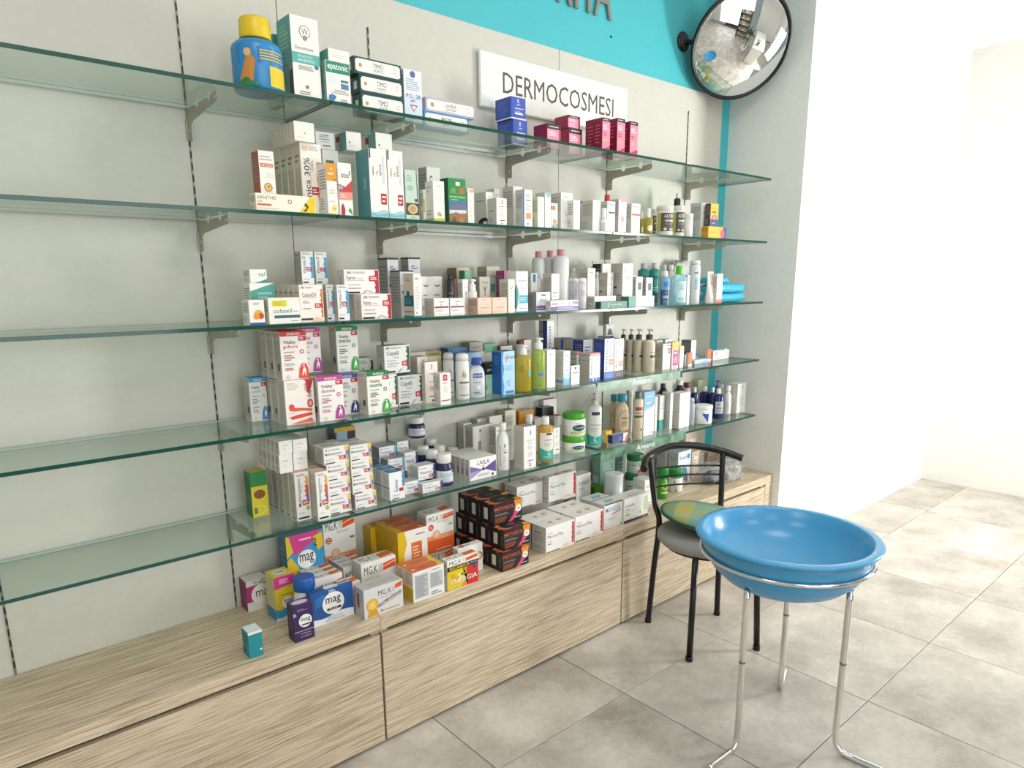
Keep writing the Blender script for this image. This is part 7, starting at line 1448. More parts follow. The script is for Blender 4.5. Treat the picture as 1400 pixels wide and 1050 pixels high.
carton('multitall', 'carton', 'tall white vitamin carton with rainbow strip, farther column, foremost', 'box', 'packs like the tall white vitamin carton with rainbow strip', 0.8792, -0.2759, 0.7903, 0.0398, 0.0430, 0.1536)
carton('multitall', 'carton', 'tall white vitamin carton with rainbow strip, farther column, second from the front', 'box', 'packs like the tall white vitamin carton with rainbow strip', 0.8792, -0.2314, 0.7903, 0.0398, 0.0430, 0.1536)
carton('multitall', 'carton', 'tall white vitamin carton with rainbow strip, farther column, third from the front', 'box', 'packs like the tall white vitamin carton with rainbow strip', 0.8792, -0.1869, 0.7903, 0.0398, 0.0430, 0.1536)
carton('multitall', 'carton', 'tall white vitamin carton with rainbow strip, farther column, fourth from the front', 'box', 'packs like the tall white vitamin carton with rainbow strip', 0.8792, -0.1424, 0.7903, 0.0398, 0.0430, 0.1536)
carton('multitall', 'carton', 'tall white vitamin carton with rainbow strip, farther column, fifth from the front', 'box', 'packs like the tall white vitamin carton with rainbow strip', 0.8792, -0.0979, 0.7903, 0.0398, 0.0430, 0.1536)
carton('plainsmall', 'carton', 'plain white small carton, lower layer over the nearer tall column, foremost', 'box', 'packs like the plain white small carton', 0.7981, -0.2200, 0.9427, 0.0412, 0.0300, 0.0576)
carton('plainsmall', 'carton', 'plain white small carton, lower layer over the nearer tall column, second from the front', 'box', 'packs like the plain white small carton', 0.7981, -0.1885, 0.9427, 0.0412, 0.0300, 0.0576)
carton('plainsmall', 'carton', 'plain white small carton, lower layer over the nearer tall column, third from the front', 'box', 'packs like the plain white small carton', 0.7981, -0.1570, 0.9427, 0.0412, 0.0300, 0.0576)
carton('plainsmall', 'carton', 'plain white small carton, lower layer over the nearer tall column, fourth from the front', 'box', 'packs like the plain white small carton', 0.7981, -0.1255, 0.9427, 0.0412, 0.0300, 0.0576)
carton('plainsmall', 'carton', 'plain white small carton, lower layer over the nearer tall column, fifth from the front', 'box', 'packs like the plain white small carton', 0.7981, -0.0940, 0.9427, 0.0412, 0.0300, 0.0576)
carton('plainsmall', 'carton', 'plain white small carton, upper layer over the nearer tall column, foremost', 'box', 'packs like the plain white small carton', 0.8009, -0.2200, 1.0006, 0.0414, 0.0300, 0.0408)
carton('plainsmall', 'carton', 'plain white small carton, upper layer over the nearer tall column, second from the front', 'box', 'packs like the plain white small carton', 0.8009, -0.1885, 1.0006, 0.0414, 0.0300, 0.0408)
carton('plainsmall', 'carton', 'plain white small carton, upper layer over the nearer tall column, third from the front', 'box', 'packs like the plain white small carton', 0.8009, -0.1570, 1.0006, 0.0414, 0.0300, 0.0408)
carton('plainsmall', 'carton', 'plain white small carton, upper layer over the nearer tall column, fourth from the front', 'box', 'packs like the plain white small carton', 0.8009, -0.1255, 1.0006, 0.0414, 0.0300, 0.0408)
carton('plainsmall', 'carton', 'plain white small carton, upper layer over the nearer tall column, fifth from the front', 'box', 'packs like the plain white small carton', 0.8009, -0.0940, 1.0006, 0.0414, 0.0300, 0.0408)
carton('plainsmall', 'carton', 'plain white small carton, lower layer over the farther tall column, foremost', 'box', 'packs like the plain white small carton', 0.8436, -0.2200, 0.9442, 0.0445, 0.0300, 0.0544)
carton('plainsmall', 'carton', 'plain white small carton, lower layer over the farther tall column, second from the front', 'box', 'packs like the plain white small carton', 0.8436, -0.1885, 0.9442, 0.0445, 0.0300, 0.0544)
carton('plainsmall', 'carton', 'plain white small carton, lower layer over the farther tall column, third from the front', 'box', 'packs like the plain white small carton', 0.8436, -0.1570, 0.9442, 0.0445, 0.0300, 0.0544)
carton('plainsmall', 'carton', 'plain white small carton, lower layer over the farther tall column, fourth from the front', 'box', 'packs like the plain white small carton', 0.8436, -0.1255, 0.9442, 0.0445, 0.0300, 0.0544)
carton('plainsmall', 'carton', 'plain white small carton, lower layer over the farther tall column, fifth from the front', 'box', 'packs like the plain white small carton', 0.8436, -0.0940, 0.9442, 0.0445, 0.0300, 0.0544)
carton('plainsmall', 'carton', 'plain white small carton, upper layer over the farther tall column, foremost', 'box', 'packs like the plain white small carton', 0.8463, -0.2200, 0.9988, 0.0447, 0.0300, 0.0413)
carton('plainsmall', 'carton', 'plain white small carton, upper layer over the farther tall column, second from the front', 'box', 'packs like the plain white small carton', 0.8463, -0.1885, 0.9988, 0.0447, 0.0300, 0.0413)
carton('plainsmall', 'carton', 'plain white small carton, upper layer over the farther tall column, third from the front', 'box', 'packs like the plain white small carton', 0.8463, -0.1570, 0.9988, 0.0447, 0.0300, 0.0413)
carton('plainsmall', 'carton', 'plain white small carton, upper layer over the farther tall column, fourth from the front', 'box', 'packs like the plain white small carton', 0.8463, -0.1255, 0.9988, 0.0447, 0.0300, 0.0413)
carton('plainsmall', 'carton', 'plain white small carton, upper layer over the farther tall column, fifth from the front', 'box', 'packs like the plain white small carton', 0.8463, -0.0940, 0.9988, 0.0447, 0.0300, 0.0413)
carton('multi', 'carton', 'small white vitamin carton, bottom of the stack beside the tall cartons', 'box', 'packs like the small white vitamin carton', 0.9486, -0.2470, 0.7903, 0.0736, 0.0500, 0.0587)
carton('multi', 'carton', 'small white vitamin carton, second of the stack beside the tall cartons', 'box', 'packs like the small white vitamin carton', 0.9491, -0.2470, 0.8493, 0.0751, 0.0500, 0.0501)
carton('multi', 'carton', 'small white vitamin carton, third of the stack beside the tall cartons', 'box', 'packs like the small white vitamin carton', 0.9480, -0.2470, 0.8997, 0.0772, 0.0500, 0.0535)
carton('multi', 'carton', 'small white vitamin carton, top of the stack beside the tall cartons, foremost', 'box', 'packs like the small white vitamin carton', 0.9450, -0.2470, 0.9535, 0.0856, 0.0500, 0.0537)
carton('multi', 'carton', 'small white vitamin carton, top of the stack beside the tall cartons, second from the front', 'box', 'packs like the small white vitamin carton', 0.9450, -0.1955, 0.9535, 0.0856, 0.0500, 0.0537)
carton('multi', 'carton', 'small white vitamin carton, bottom of the stack beside the blue cartons', 'box', 'packs like the small white vitamin carton', 1.0349, -0.2530, 0.7903, 0.0766, 0.0500, 0.0510)
carton('multi', 'carton', 'small white vitamin carton, second of the stack beside the blue cartons', 'box', 'packs like the small white vitamin carton', 1.0279, -0.2530, 0.8416, 0.0758, 0.0500, 0.0562)
carton('multi', 'carton', 'small white vitamin carton, third of the stack beside the blue cartons', 'box', 'packs like the small white vitamin carton', 1.0268, -0.2530, 0.8981, 0.0761, 0.0500, 0.0526)
carton('multi', 'carton', 'small white vitamin carton, top of the stack beside the blue cartons, foremost', 'box', 'packs like the small white vitamin carton', 1.0259, -0.2530, 0.9510, 0.0741, 0.0500, 0.0500)
carton('multi', 'carton', 'small white vitamin carton, top of the stack beside the blue cartons, second from the front', 'box', 'packs like the small white vitamin carton', 1.0259, -0.2015, 0.9510, 0.0741, 0.0500, 0.0500)
carton('navygold', 'carton', 'navy and gold carton at the back under the fourth shelf', 'box', None, 1.0863, -0.0350, 0.7903, 0.0782, 0.0500, 0.2255)
carton('tallblu', 'carton', 'tall white carton with blue lid at the front edge, foremost', 'box', 'packs like the tall white carton with blue lid at', 1.1565, -0.2491, 0.7903, 0.0594, 0.0450, 0.0952)
carton('tallblu', 'carton', 'tall white carton with blue lid at the front edge, second from the front', 'box', 'packs like the tall white carton with blue lid at', 1.1565, -0.2026, 0.7903, 0.0594, 0.0450, 0.0952)
carton('tallblu', 'carton', 'tall white carton with blue lid at the front edge, third from the front', 'box', 'packs like the tall white carton with blue lid at', 1.1565, -0.1561, 0.7903, 0.0594, 0.0450, 0.0952)
carton('lightend', 'carton', 'small white carton with light blue end, front one on the glass', 'box', 'packs like the small white carton with light blue end', 1.2314, -0.2228, 0.7903, 0.0589, 0.0500, 0.0424)
carton('darkend', 'carton', 'small white carton with indigo end, front one on the glass', 'box', 'packs like the small white carton with indigo end', 1.2952, -0.2633, 0.7903, 0.0841, 0.0290, 0.0334)
carton('darkend', 'carton', 'small white carton with indigo end, second of the indigo stack', 'box', 'packs like the small white carton with indigo end', 1.3013, -0.2100, 0.8240, 0.0713, 0.0500, 0.0505)
carton('darkend', 'carton', 'small white carton with indigo end behind the indigo stack', 'box', 'packs like the small white carton with indigo end', 1.2875, -0.1450, 0.7903, 0.0401, 0.0500, 0.0550)
carton('darkend', 'carton', 'small white carton with indigo end lying higher beside the jars', 'box', 'packs like the small white carton with indigo end', 1.2863, -0.1350, 0.8456, 0.0523, 0.0500, 0.0650)
carton('darkend', 'carton', 'small white carton with indigo end, highest beside the single jar', 'box', 'packs like the small white carton with indigo end', 1.3141, -0.0450, 0.8800, 0.0542, 0.0500, 0.0511)
carton('darkend', 'carton', 'small white carton with indigo end supporting the highest one', 'box', 'packs like the small white carton with indigo end', 1.3126, -0.0450, 0.7903, 0.0543, 0.0500, 0.0895)
carton('lightend', 'carton', 'small white carton with light blue end, middle of its pile', 'box', 'packs like the small white carton with light blue end', 1.2273, -0.1300, 0.8520, 0.0644, 0.0500, 0.0445)
carton('lightend', 'carton', 'small white carton with light blue end, bottom of its pile', 'box', 'packs like the small white carton with light blue end', 1.2259, -0.1300, 0.7903, 0.0662, 0.0500, 0.0615)
carton('lightend', 'carton', 'small white carton with light blue end, top of its pile', 'box', 'packs like the small white carton with light blue end', 1.2279, -0.0750, 0.8900, 0.0695, 0.0500, 0.0410)
carton('lightend', 'carton', 'small white carton with light blue end under the topmost one', 'box', 'packs like the small white carton with light blue end', 1.2257, -0.0750, 0.7903, 0.0697, 0.0500, 0.0995)
bottle('sleep', 'pill_jar', 'dark violet jar with white lid and pale label, frontmost', 'jar', 'packs like the dark violet jar with white lid and', 1.3748, -0.2350, 0.7903, 0.0311, 0.1149, 0.255, -25)
bottle('sleep', 'pill_jar', 'dark violet jar with white lid, behind the frontmost towards the bow cartons', 'jar', 'packs like the dark violet jar with white lid and', 1.5275, -0.0806, 0.7903, 0.0256, 0.0820, 0.368, -26)
bottle('sleep', 'pill_jar', 'dark violet jar with white lid, second in the front line', 'jar', 'packs like the dark violet jar with white lid and', 1.3714, -0.1650, 0.7903, 0.0264, 0.1150, 0.234, -25)
bottle('sleep', 'pill_jar', 'dark violet jar with white lid, third in the front line', 'jar', 'packs like the dark violet jar with white lid and', 1.3830, -0.0900, 0.7903, 0.0259, 0.1150, 0.240, -24)
bottle('sleep', 'pill_jar', 'dark violet jar with white lid, middle of the rear line', 'jar', 'packs like the dark violet jar with white lid and', 1.4661, -0.0797, 0.7903, 0.0256, 0.1029, 0.275, -25)
bottle('sleep', 'pill_jar', 'dark violet jar with white lid, hindmost of the group', 'jar', 'packs like the dark violet jar with white lid and', 1.4644, -0.0283, 0.7903, 0.0249, 0.1200, 0.184, -25)
bottle('sleep', 'pill_jar', 'dark violet jar with white lid standing high above the others', 'jar', 'packs like the dark violet jar with white lid and', 1.3896, -0.0450, 0.9314, 0.0314, 0.0767, 0.265, -24)
carton('laila', 'carton', 'white and purple bow carton with five letter name, foremost', 'box', 'packs like the white and purple bow carton with five', 1.5263, -0.2567, 0.7903, 0.1262, 0.0260, 0.0795)
carton('laila', 'carton', 'white and purple bow carton with five letter name, second from the front', 'box', 'packs like the white and purple bow carton with five', 1.5263, -0.2292, 0.7903, 0.1262, 0.0260, 0.0795)
carton('laila', 'carton', 'white and purple bow carton with five letter name, third from the front', 'box', 'packs like the white and purple bow carton with five', 1.5263, -0.2017, 0.7903, 0.1262, 0.0260, 0.0795)
carton('laila', 'carton', 'white and purple bow carton with five letter name, fourth from the front', 'box', 'packs like the white and purple bow carton with five', 1.5263, -0.1742, 0.7903, 0.1262, 0.0260, 0.0795)
carton('laila', 'carton', 'white and purple bow carton with five letter name, fifth from the front', 'box', 'packs like the white and purple bow carton with five', 1.5263, -0.1467, 0.7903, 0.1262, 0.0260, 0.0795)
carton('laila', 'carton', 'white and purple bow carton with five letter name, sixth from the front', 'box', 'packs like the white and purple bow carton with five', 1.5263, -0.1192, 0.7903, 0.1262, 0.0260, 0.0795)
carton('greycos', 'carton', 'grey cosmetic carton with upright word, front one', 'box', 'packs like the grey cosmetic carton with upright word', 1.6572, -0.0840, 0.7903, 0.1016, 0.0500, 0.1579)
carton('greycos', 'carton', 'grey cosmetic carton with upright word, narrow rear one', 'box', 'packs like the grey cosmetic carton with upright word', 1.6208, -0.0380, 0.7903, 0.0401, 0.0400, 0.1631)
carton('greycos2', 'carton', 'grey cosmetic carton, higher one behind the upright word carton', 'box', 'packs like the grey cosmetic carton', 1.7094, -0.0260, 0.7903, 0.0610, 0.0400, 0.1686)
carton('greycos2', 'carton', 'grey cosmetic carton with blue word behind the white bottle', 'box', 'packs like the grey cosmetic carton', 1.7576, -0.0585, 0.7903, 0.0687, 0.0230, 0.1765)
bottle('whitebottle', 'bottle', 'white round bottle with blue drop on the lowest shelf', 'bottle', None, 1.6608, -0.2250, 0.7903, 0.0249, 0.1846, 0.153, -29)
carton('eyecos', 'carton', 'beige carton with dark round spot', 'box', None, 1.8315, -0.0500, 0.7903, 0.0581, 0.0500, 0.1910)
carton('wcream', 'carton', 'plain cream carton behind the white drop bottle', 'box', 'packs like the cream white carton before the white pump', 1.7084, -0.1300, 0.7903, 0.0404, 0.0400, 0.1512)
carton('wcream', 'carton', 'plain cream carton beside the boxed shower gel', 'box', 'packs like the cream white carton before the white pump', 1.7672, -0.1200, 0.7903, 0.0487, 0.0400, 0.1418)
carton('bio3', 'carton', 'white carton with mauve lid and small print', 'box', None, 1.7461, -0.2584, 0.7903, 0.0640, 0.0550, 0.1673)
bottle('whiteflip', 'bottle', 'orange brown bottle with white cap behind the mauve lidded carton', 'bottle', 'packs like the slim white bottle behind the grey cartons', 1.8855, -0.1300, 0.7903, 0.0232, 0.1760, 0.187, -31)
carton('orangeblk', 'carton', 'orange carton at the back of the lowest shelf', 'box', None, 1.9411, -0.0300, 0.7903, 0.0856, 0.0500, 0.1736)
bottle('amberteal', 'bottle', 'amber oil bottle with teal and white label', 'bottle', None, 1.8779, -0.2350, 0.7903, 0.0311, 0.1814, 0.176, -32)
carton('bottlegrey', 'carton', 'grey beige carton behind the amber bottle', 'box', None, 1.9678, -0.0800, 0.7903, 0.0456, 0.0400, 0.1425)
carton('white_b', 'carton', 'white carton beside the amber bottle', 'box', 'packs like the small white carton at the front edge', 1.9820, -0.1700, 0.7903, 0.0393, 0.0500, 0.1127)
carton('blackteal', 'carton', 'black and teal carton at the back', 'box', None, 2.0530, -0.0500, 0.7903, 0.0675, 0.0400, 0.1747)
carton('redroof', 'carton', 'white carton with red lid at the back of the lowest shelf', 'box', 'packs like the white carton with red lid at the', 2.1058, -0.0165, 0.7903, 0.0829, 0.0270, 0.1996)
carton('redroof', 'carton', 'small carton with red lid beside the green lidded tubs', 'box', 'packs like the white carton with red lid at the', 2.0699, -0.1000, 0.7903, 0.0511, 0.0400, 0.1416)
bottle('greenlid', 'cream_tub', 'white cream tub with green lid, lower of the two', 'tub', 'packs like the white cream tub with green lid', 2.0798, -0.2000, 0.7903, 0.0481, 0.0690, 0.369, -33)
bottle('greenlid', 'cream_tub', 'white cream tub with green lid, upper of the two', 'tub', 'packs like the white cream tub with green lid', 2.0817, -0.2000, 0.8596, 0.0479, 0.0986, 0.254, -33)
bottle('ceramolpump', 'pump_bottle', 'white pump bottle with teal lower label', 'bottle', None, 2.2142, -0.1950, 0.7903, 0.0326, 0.2314, 0.200, -35)
carton('yellowbox', 'carton', 'small yellow carton beside the teal labelled pump bottle', 'box', None, 2.3012, -0.1910, 0.7903, 0.0415, 0.0300, 0.0537)
carton('navyflat', 'carton', 'navy carton lying before the oat lotion bottles', 'box', None, 2.3475, -0.2195, 0.7903, 0.1062, 0.0250, 0.0379)
bottle('oatlotion', 'bottle', 'oat lotion bottle with blue cap, rear one', 'bottle', 'packs like the oat lotion bottle with blue cap', 2.4654, -0.0900, 0.7903, 0.0207, 0.1877, 0.162, -36)
bottle('oatlotion', 'bottle', 'oat lotion bottle with blue cap, front one', 'bottle', 'packs like the oat lotion bottle with blue cap', 2.4368, -0.1650, 0.7903, 0.0324, 0.2006, 0.159, -36)
carton('skybox', 'carton', 'white carton with sky blue top panel', 'box', None, 2.5481, -0.2100, 0.7903, 0.0786, 0.0500, 0.2079)
bottle('oatspray', 'spray_can', 'oat spray can with grey green cap', 'spray can', None, 2.4513, -0.2450, 0.7903, 0.0234, 0.2189, 0.138, -37)
carton('whitetall', 'carton', 'tall grey carton behind the oat spray can', 'box', 'packs like the tall grey carton behind the oat spray', 2.5361, -0.1265, 0.7903, 0.0279, 0.0200, 0.2033)
carton('whitetall', 'carton', 'narrow white carton beside the sky blue topped one', 'box', 'packs like the tall grey carton behind the oat spray', 2.6474, -0.1850, 0.7903, 0.0181, 0.0300, 0.1682)
carton('tealbase', 'carton', 'carton with teal foot on the lowest shelf', 'box', None, 2.6935, -0.1800, 0.7903, 0.0377, 0.0400, 0.1683)
carton('whitetall', 'carton', 'tall white carton, nearer of the pair before the black flasks', 'box', 'packs like the tall grey carton behind the oat spray', 2.7343, -0.2000, 0.7903, 0.0214, 0.0500, 0.1803)
carton('whitetall', 'carton', 'tall white carton, farther of the pair before the black flasks', 'box', 'packs like the tall grey carton behind the oat spray', 2.8219, -0.2125, 0.7903, 0.0849, 0.0550, 0.1731)
bottle('blackhood', 'bottle', 'black cone shouldered flask, nearer one', 'bottle', None, 2.8450, -0.0900, 0.7903, 0.0452, 0.2000, 0.115, -39)
bottle('blackshoulder', 'bottle', 'black cone shouldered flask with white cap', 'bottle', None, 2.9726, -0.1000, 0.7903, 0.0421, 0.2066, 0.125, -40)
bottle('redcapjar', 'small_jar', 'jar with maroon lid behind the navy bottles', 'jar', 'packs like the small jar with maroon lid at the', 3.1083, -0.0500, 0.7903, 0.0174, 0.1750, 0.156, -40)
carton('palegreen', 'carton', 'pale green carton behind the navy bottles', 'box', None, 3.2666, -0.0215, 0.7903, 0.0696, 0.0370, 0.1739)
bottle('clearbottle', 'bottle', 'clear bottle beside the white tub', 'bottle', None, 2.9049, -0.2250, 0.7903, 0.0148, 0.1360, 0.176, -40)
bottle('navysmall', 'bottle', 'navy blue bottle with white cap, nearest of four', 'bottle', 'packs like the navy blue bottle with white cap', 3.0359, -0.1500, 0.7903, 0.0189, 0.1675, 0.155, -41)
bottle('navysmall', 'bottle', 'navy blue bottle with white cap, rear one beside the blue pump', 'bottle', 'packs like the navy blue bottle with white cap', 3.2204, -0.0900, 0.7903, 0.0268, 0.1465, 0.181, -41)
bottle('navypump', 'pump_bottle', 'navy blue bottle with bright blue pump', 'bottle', None, 3.3855, -0.0600, 0.7903, 0.0211, 0.1607, 0.338, -42)
bottle('navysmall', 'bottle', 'navy blue bottle with white cap beside the labelled one', 'bottle', 'packs like the navy blue bottle with white cap', 3.2199, -0.1400, 0.7903, 0.0181, 0.1470, 0.183, -42)
bottle('navybottle', 'bottle', 'navy blue bottle with silver label at the front', 'bottle', None, 3.1461, -0.2200, 0.7903, 0.0304, 0.1575, 0.177, -42)
bottle('tritub', 'cream_tub', 'white tub with blue triangle', 'tub', None, 2.9849, -0.2400, 0.7903, 0.0438, 0.0942, 0.228, -41)
bottle('whiteflip', 'bottle', 'white bottle between the navy bottle and slim white bottle', 'bottle', 'packs like the slim white bottle behind the grey cartons', 3.3716, -0.1000, 0.7903, 0.0181, 0.1411, 0.179, -42)
bottle('whiteflip', 'bottle', 'slim white bottle beside the navy bottle with label', 'bottle', 'packs like the slim white bottle behind the grey cartons', 3.2871, -0.1900, 0.7903, 0.0199, 0.1543, 0.187, -42)
carton('whitetall', 'carton', 'tall white carton at the wall end of the lowest shelf', 'box', 'packs like the tall grey carton behind the oat spray', 3.3675, -0.1950, 0.7903, 0.0843, 0.0600, 0.1619)
carton('tealcut', 'carton', 'teal carton at the front edge of the worktop end', 'box', None, 0.6187, -0.3291, 0.4563, 0.0398, 0.0500, 0.0797)
carton('mag_left', 'carton', 'magenta and white carton beside the yellow and pink one', 'box', None, 0.7375, -0.0370, 0.4563, 0.0709, 0.0600, 0.1042)
carton('mag_yp', 'carton', 'yellow and pink carton with white round name patch', 'box', None, 0.7788, -0.1561, 0.4563, 0.0649, 0.0700, 0.1467)
carton('mag2', 'carton', 'blue yellow pink carton with white round patch, raised at the back', 'box', None, 0.8889, -0.0859, 0.5060, 0.1287, 0.0600, 0.1898)
carton('mgk_flat', 'carton', 'white and orange carton beneath the raised colourful one', 'box', 'packs like the white and orange carton beneath the raised', 0.8820, -0.0859, 0.4563, 0.1295, 0.0600, 0.0495)
carton('mgk_tall', 'carton', 'tall white and orange carton at the back under the lowest shelf', 'box', 'packs like the tall white and orange carton at the', 1.0447, -0.0310, 0.4563, 0.1229, 0.0500, 0.2485)
bottle('pillblue', 'pill_bottle', 'white pill bottle with bright blue lid', 'bottle', None, 0.8219, -0.2425, 0.4563, 0.0339, 0.1494, 0.257, -17)
carton('mag_purple', 'carton', 'small dark purple carton with white round patch', 'box', None, 0.7636, -0.3346, 0.4563, 0.0622, 0.0450, 0.1146)
carton('mag_blue', 'carton', 'blue carton with white round patch', 'box', None, 0.8820, -0.2919, 0.4563, 0.1428, 0.0300, 0.1121)
carton('mgk_flat', 'carton', 'white and orange carton lying, first row beside the blue lid, foremost', 'box', 'packs like the white and orange carton beneath the raised', 0.9111, -0.2074, 0.4563, 0.1006, 0.0350, 0.1162)
carton('mgk_flat', 'carton', 'white and orange carton lying, first row beside the blue lid, second from the front', 'box', 'packs like the white and orange carton beneath the raised', 0.9111, -0.1709, 0.4563, 0.1006, 0.0350, 0.1162)
carton('mgk_flat', 'carton', 'white and orange carton lying, first row beside the blue lid, third from the front', 'box', 'packs like the white and orange carton beneath the raised', 0.9111, -0.1344, 0.4563, 0.1006, 0.0350, 0.1162)
carton('mgk_flat', 'carton', 'white and orange carton lying, middle row, foremost', 'box', 'packs like the white and orange carton beneath the raised', 1.0427, -0.1467, 0.4563, 0.0926, 0.0347, 0.0997)
carton('mgk_flat', 'carton', 'white and orange carton lying, middle row, second from the front', 'box', 'packs like the white and orange carton beneath the raised', 1.0427, -0.1105, 0.4563, 0.0926, 0.0347, 0.0997)
carton('mgk_flat', 'carton', 'white and orange carton lying, middle row, third from the front', 'box', 'packs like the white and orange carton beneath the raised', 1.0427, -0.0743, 0.4563, 0.0926, 0.0347, 0.0997)
carton('mgk_silver', 'carton', 'silver carton with orange slice, lower rear one', 'box', 'packs like the silver carton with orange slice', 1.0948, -0.1950, 0.4563, 0.1335, 0.0600, 0.0500)
carton('mgk_flat', 'carton', 'white and orange carton lying on the silver one', 'box', 'packs like the white and orange carton beneath the raised', 1.0920, -0.2050, 0.5066, 0.1337, 0.0600, 0.0753)
carton('mgk_silver', 'carton', 'silver carton with orange slice at the front edge', 'box', 'packs like the silver carton with orange slice', 1.0308, -0.3362, 0.4563, 0.1432, 0.0600, 0.0977)
carton('mgk_flat', 'carton', 'white and orange carton behind the blue patch carton', 'box', 'packs like the white and orange carton beneath the raised', 0.9662, -0.2509, 0.4563, 0.0641, 0.0500, 0.0917)
carton('orangeyel', 'carton', 'white orange and yellow carton with orange panel, foremost', 'box', 'packs like the white orange and yellow carton with orange', 1.2480, -0.1850, 0.4563, 0.1237, 0.0500, 0.1865)
carton('orangeyel', 'carton', 'white orange and yellow carton with orange panel, second from the front', 'box', 'packs like the white orange and yellow carton with orange', 1.2480, -0.1335, 0.4563, 0.1237, 0.0500, 0.1865)
carton('orangeyel', 'carton', 'white orange and yellow carton with orange panel, third from the front', 'box', 'packs like the white orange and yellow carton with orange', 1.2480, -0.0820, 0.4563, 0.1237, 0.0500, 0.1865)
carton('orangeyel', 'carton', 'orange and yellow carton at the back, nearer one', 'box', 'packs like the white orange and yellow carton with orange', 1.2087, -0.0310, 0.4563, 0.0841, 0.0500, 0.1700)
carton('orangeyel', 'carton', 'orange and yellow carton at the back, farther one', 'box', 'packs like the white orange and yellow carton with orange', 1.3041, -0.0300, 0.4563, 0.0827, 0.0500, 0.1700)
carton('mgk_flat', 'carton', 'white and orange carton lying beneath the tall orange one', 'box', 'packs like the white and orange carton beneath the raised', 1.3832, -0.1600, 0.4563, 0.1199, 0.0600, 0.0700)
carton('mgk_tall', 'carton', 'tall white and orange carton beside the black cartons', 'box', 'packs like the tall white and orange carton at the', 1.3757, -0.1700, 0.5266, 0.1206, 0.0600, 0.1498)
carton('backprint', 'carton', 'white carton with small print front and orange lid, foremost', 'box', 'packs like the white carton with small print front and', 1.2011, -0.3483, 0.4563, 0.1266, 0.0500, 0.1070)
carton('backprint', 'carton', 'white carton with small print front and orange lid, second from the front', 'box', 'packs like the white carton with small print front and', 1.2011, -0.2968, 0.4563, 0.1266, 0.0500, 0.1070)
carton('ricarica', 'carton', 'yellow and red energy carton at the front edge', 'box', None, 1.3435, -0.3573, 0.4563, 0.1340, 0.0350, 0.1089)
carton('whiteglass', 'carton', 'white carton behind the yellow and red energy one', 'box', None, 1.4259, -0.2970, 0.4563, 0.1138, 0.0300, 0.1091)
carton('metabol', 'carton', 'black and orange carton, bottom layer, foremost', 'box', 'packs like the black and orange carton', 1.5829, -0.3457, 0.4563, 0.1326, 0.0720, 0.0731)
carton('metabol', 'carton', 'black and orange carton, bottom layer, second from the front', 'box', 'packs like the black and orange carton', 1.5829, -0.2722, 0.4563, 0.1326, 0.0720, 0.0731)
carton('metabol', 'carton', 'black and orange carton, bottom layer, third from the front', 'box', 'packs like the black and orange carton', 1.5829, -0.1987, 0.4563, 0.1326, 0.0720, 0.0731)
carton('metabol', 'carton', 'black and orange carton, bottom layer, fourth from the front', 'box', 'packs like the black and orange carton', 1.5829, -0.1252, 0.4563, 0.1326, 0.0720, 0.0731)
carton('metabol', 'carton', 'black and orange carton, middle layer, foremost', 'box', 'packs like the black and orange carton', 1.6033, -0.3323, 0.5297, 0.1321, 0.0720, 0.0780)
carton('metabol', 'carton', 'black and orange carton, middle layer, second from the front', 'box', 'packs like the black and orange carton', 1.6033, -0.2588, 0.5297, 0.1321, 0.0720, 0.0780)
carton('metabol', 'carton', 'black and orange carton, middle layer, third from the front', 'box', 'packs like the black and orange carton', 1.6033, -0.1853, 0.5297, 0.1321, 0.0720, 0.0780)
carton('metabol', 'carton', 'black and orange carton, middle layer, fourth from the front', 'box', 'packs like the black and orange carton', 1.6033, -0.1118, 0.5297, 0.1321, 0.0720, 0.0780)
carton('metabol', 'carton', 'black and orange carton, top layer, foremost', 'box', 'packs like the black and orange carton', 1.6130, -0.2709, 0.6080, 0.1418, 0.0720, 0.0818)
carton('metabol', 'carton', 'black and orange carton, top layer, second from the front', 'box', 'packs like the black and orange carton', 1.6130, -0.1974, 0.6080, 0.1418, 0.0720, 0.0818)
carton('metabol', 'carton', 'black and orange carton, top layer, third from the front', 'box', 'packs like the black and orange carton', 1.6130, -0.1239, 0.6080, 0.1418, 0.0720, 0.0818)
carton('macro', 'carton', 'white carton with red scalloped edge, lower layer beside the black ones, foremost', 'box', 'packs like the white carton with red scalloped edge', 1.8345, -0.3233, 0.4563, 0.1589, 0.0850, 0.1081)
carton('macro', 'carton', 'white carton with red scalloped edge, lower layer beside the black ones, second from the front', 'box', 'packs like the white carton with red scalloped edge', 1.8345, -0.2368, 0.4563, 0.1589, 0.0850, 0.1081)
carton('macro', 'carton', 'white carton with red scalloped edge, upper layer nearer the black ones', 'box', 'packs like the white carton with red scalloped edge', 1.9067, -0.0836, 0.5647, 0.1757, 0.0850, 0.0974)
carton('macro', 'carton', 'white carton with red scalloped edge, lower layer beside the blue lettering, foremost', 'box', 'packs like the white carton with red scalloped edge', 2.0109, -0.3168, 0.4563, 0.1689, 0.0850, 0.1081)
carton('macro', 'carton', 'white carton with red scalloped edge, lower layer beside the blue lettering, second from the front', 'box', 'packs like the white carton with red scalloped edge', 2.0109, -0.2303, 0.4563, 0.1689, 0.0850, 0.1081)
carton('macro', 'carton', 'white carton with red scalloped edge, upper layer nearer the white tub', 'box', 'packs like the white carton with red scalloped edge', 2.0517, -0.1448, 0.5647, 0.1680, 0.0354, 0.1193)
carton('movicol', 'carton', 'white carton with blue slanted lettering, foremost', 'box', 'packs like the white carton with blue slanted lettering', 2.1850, -0.3049, 0.4563, 0.1205, 0.0700, 0.1116)
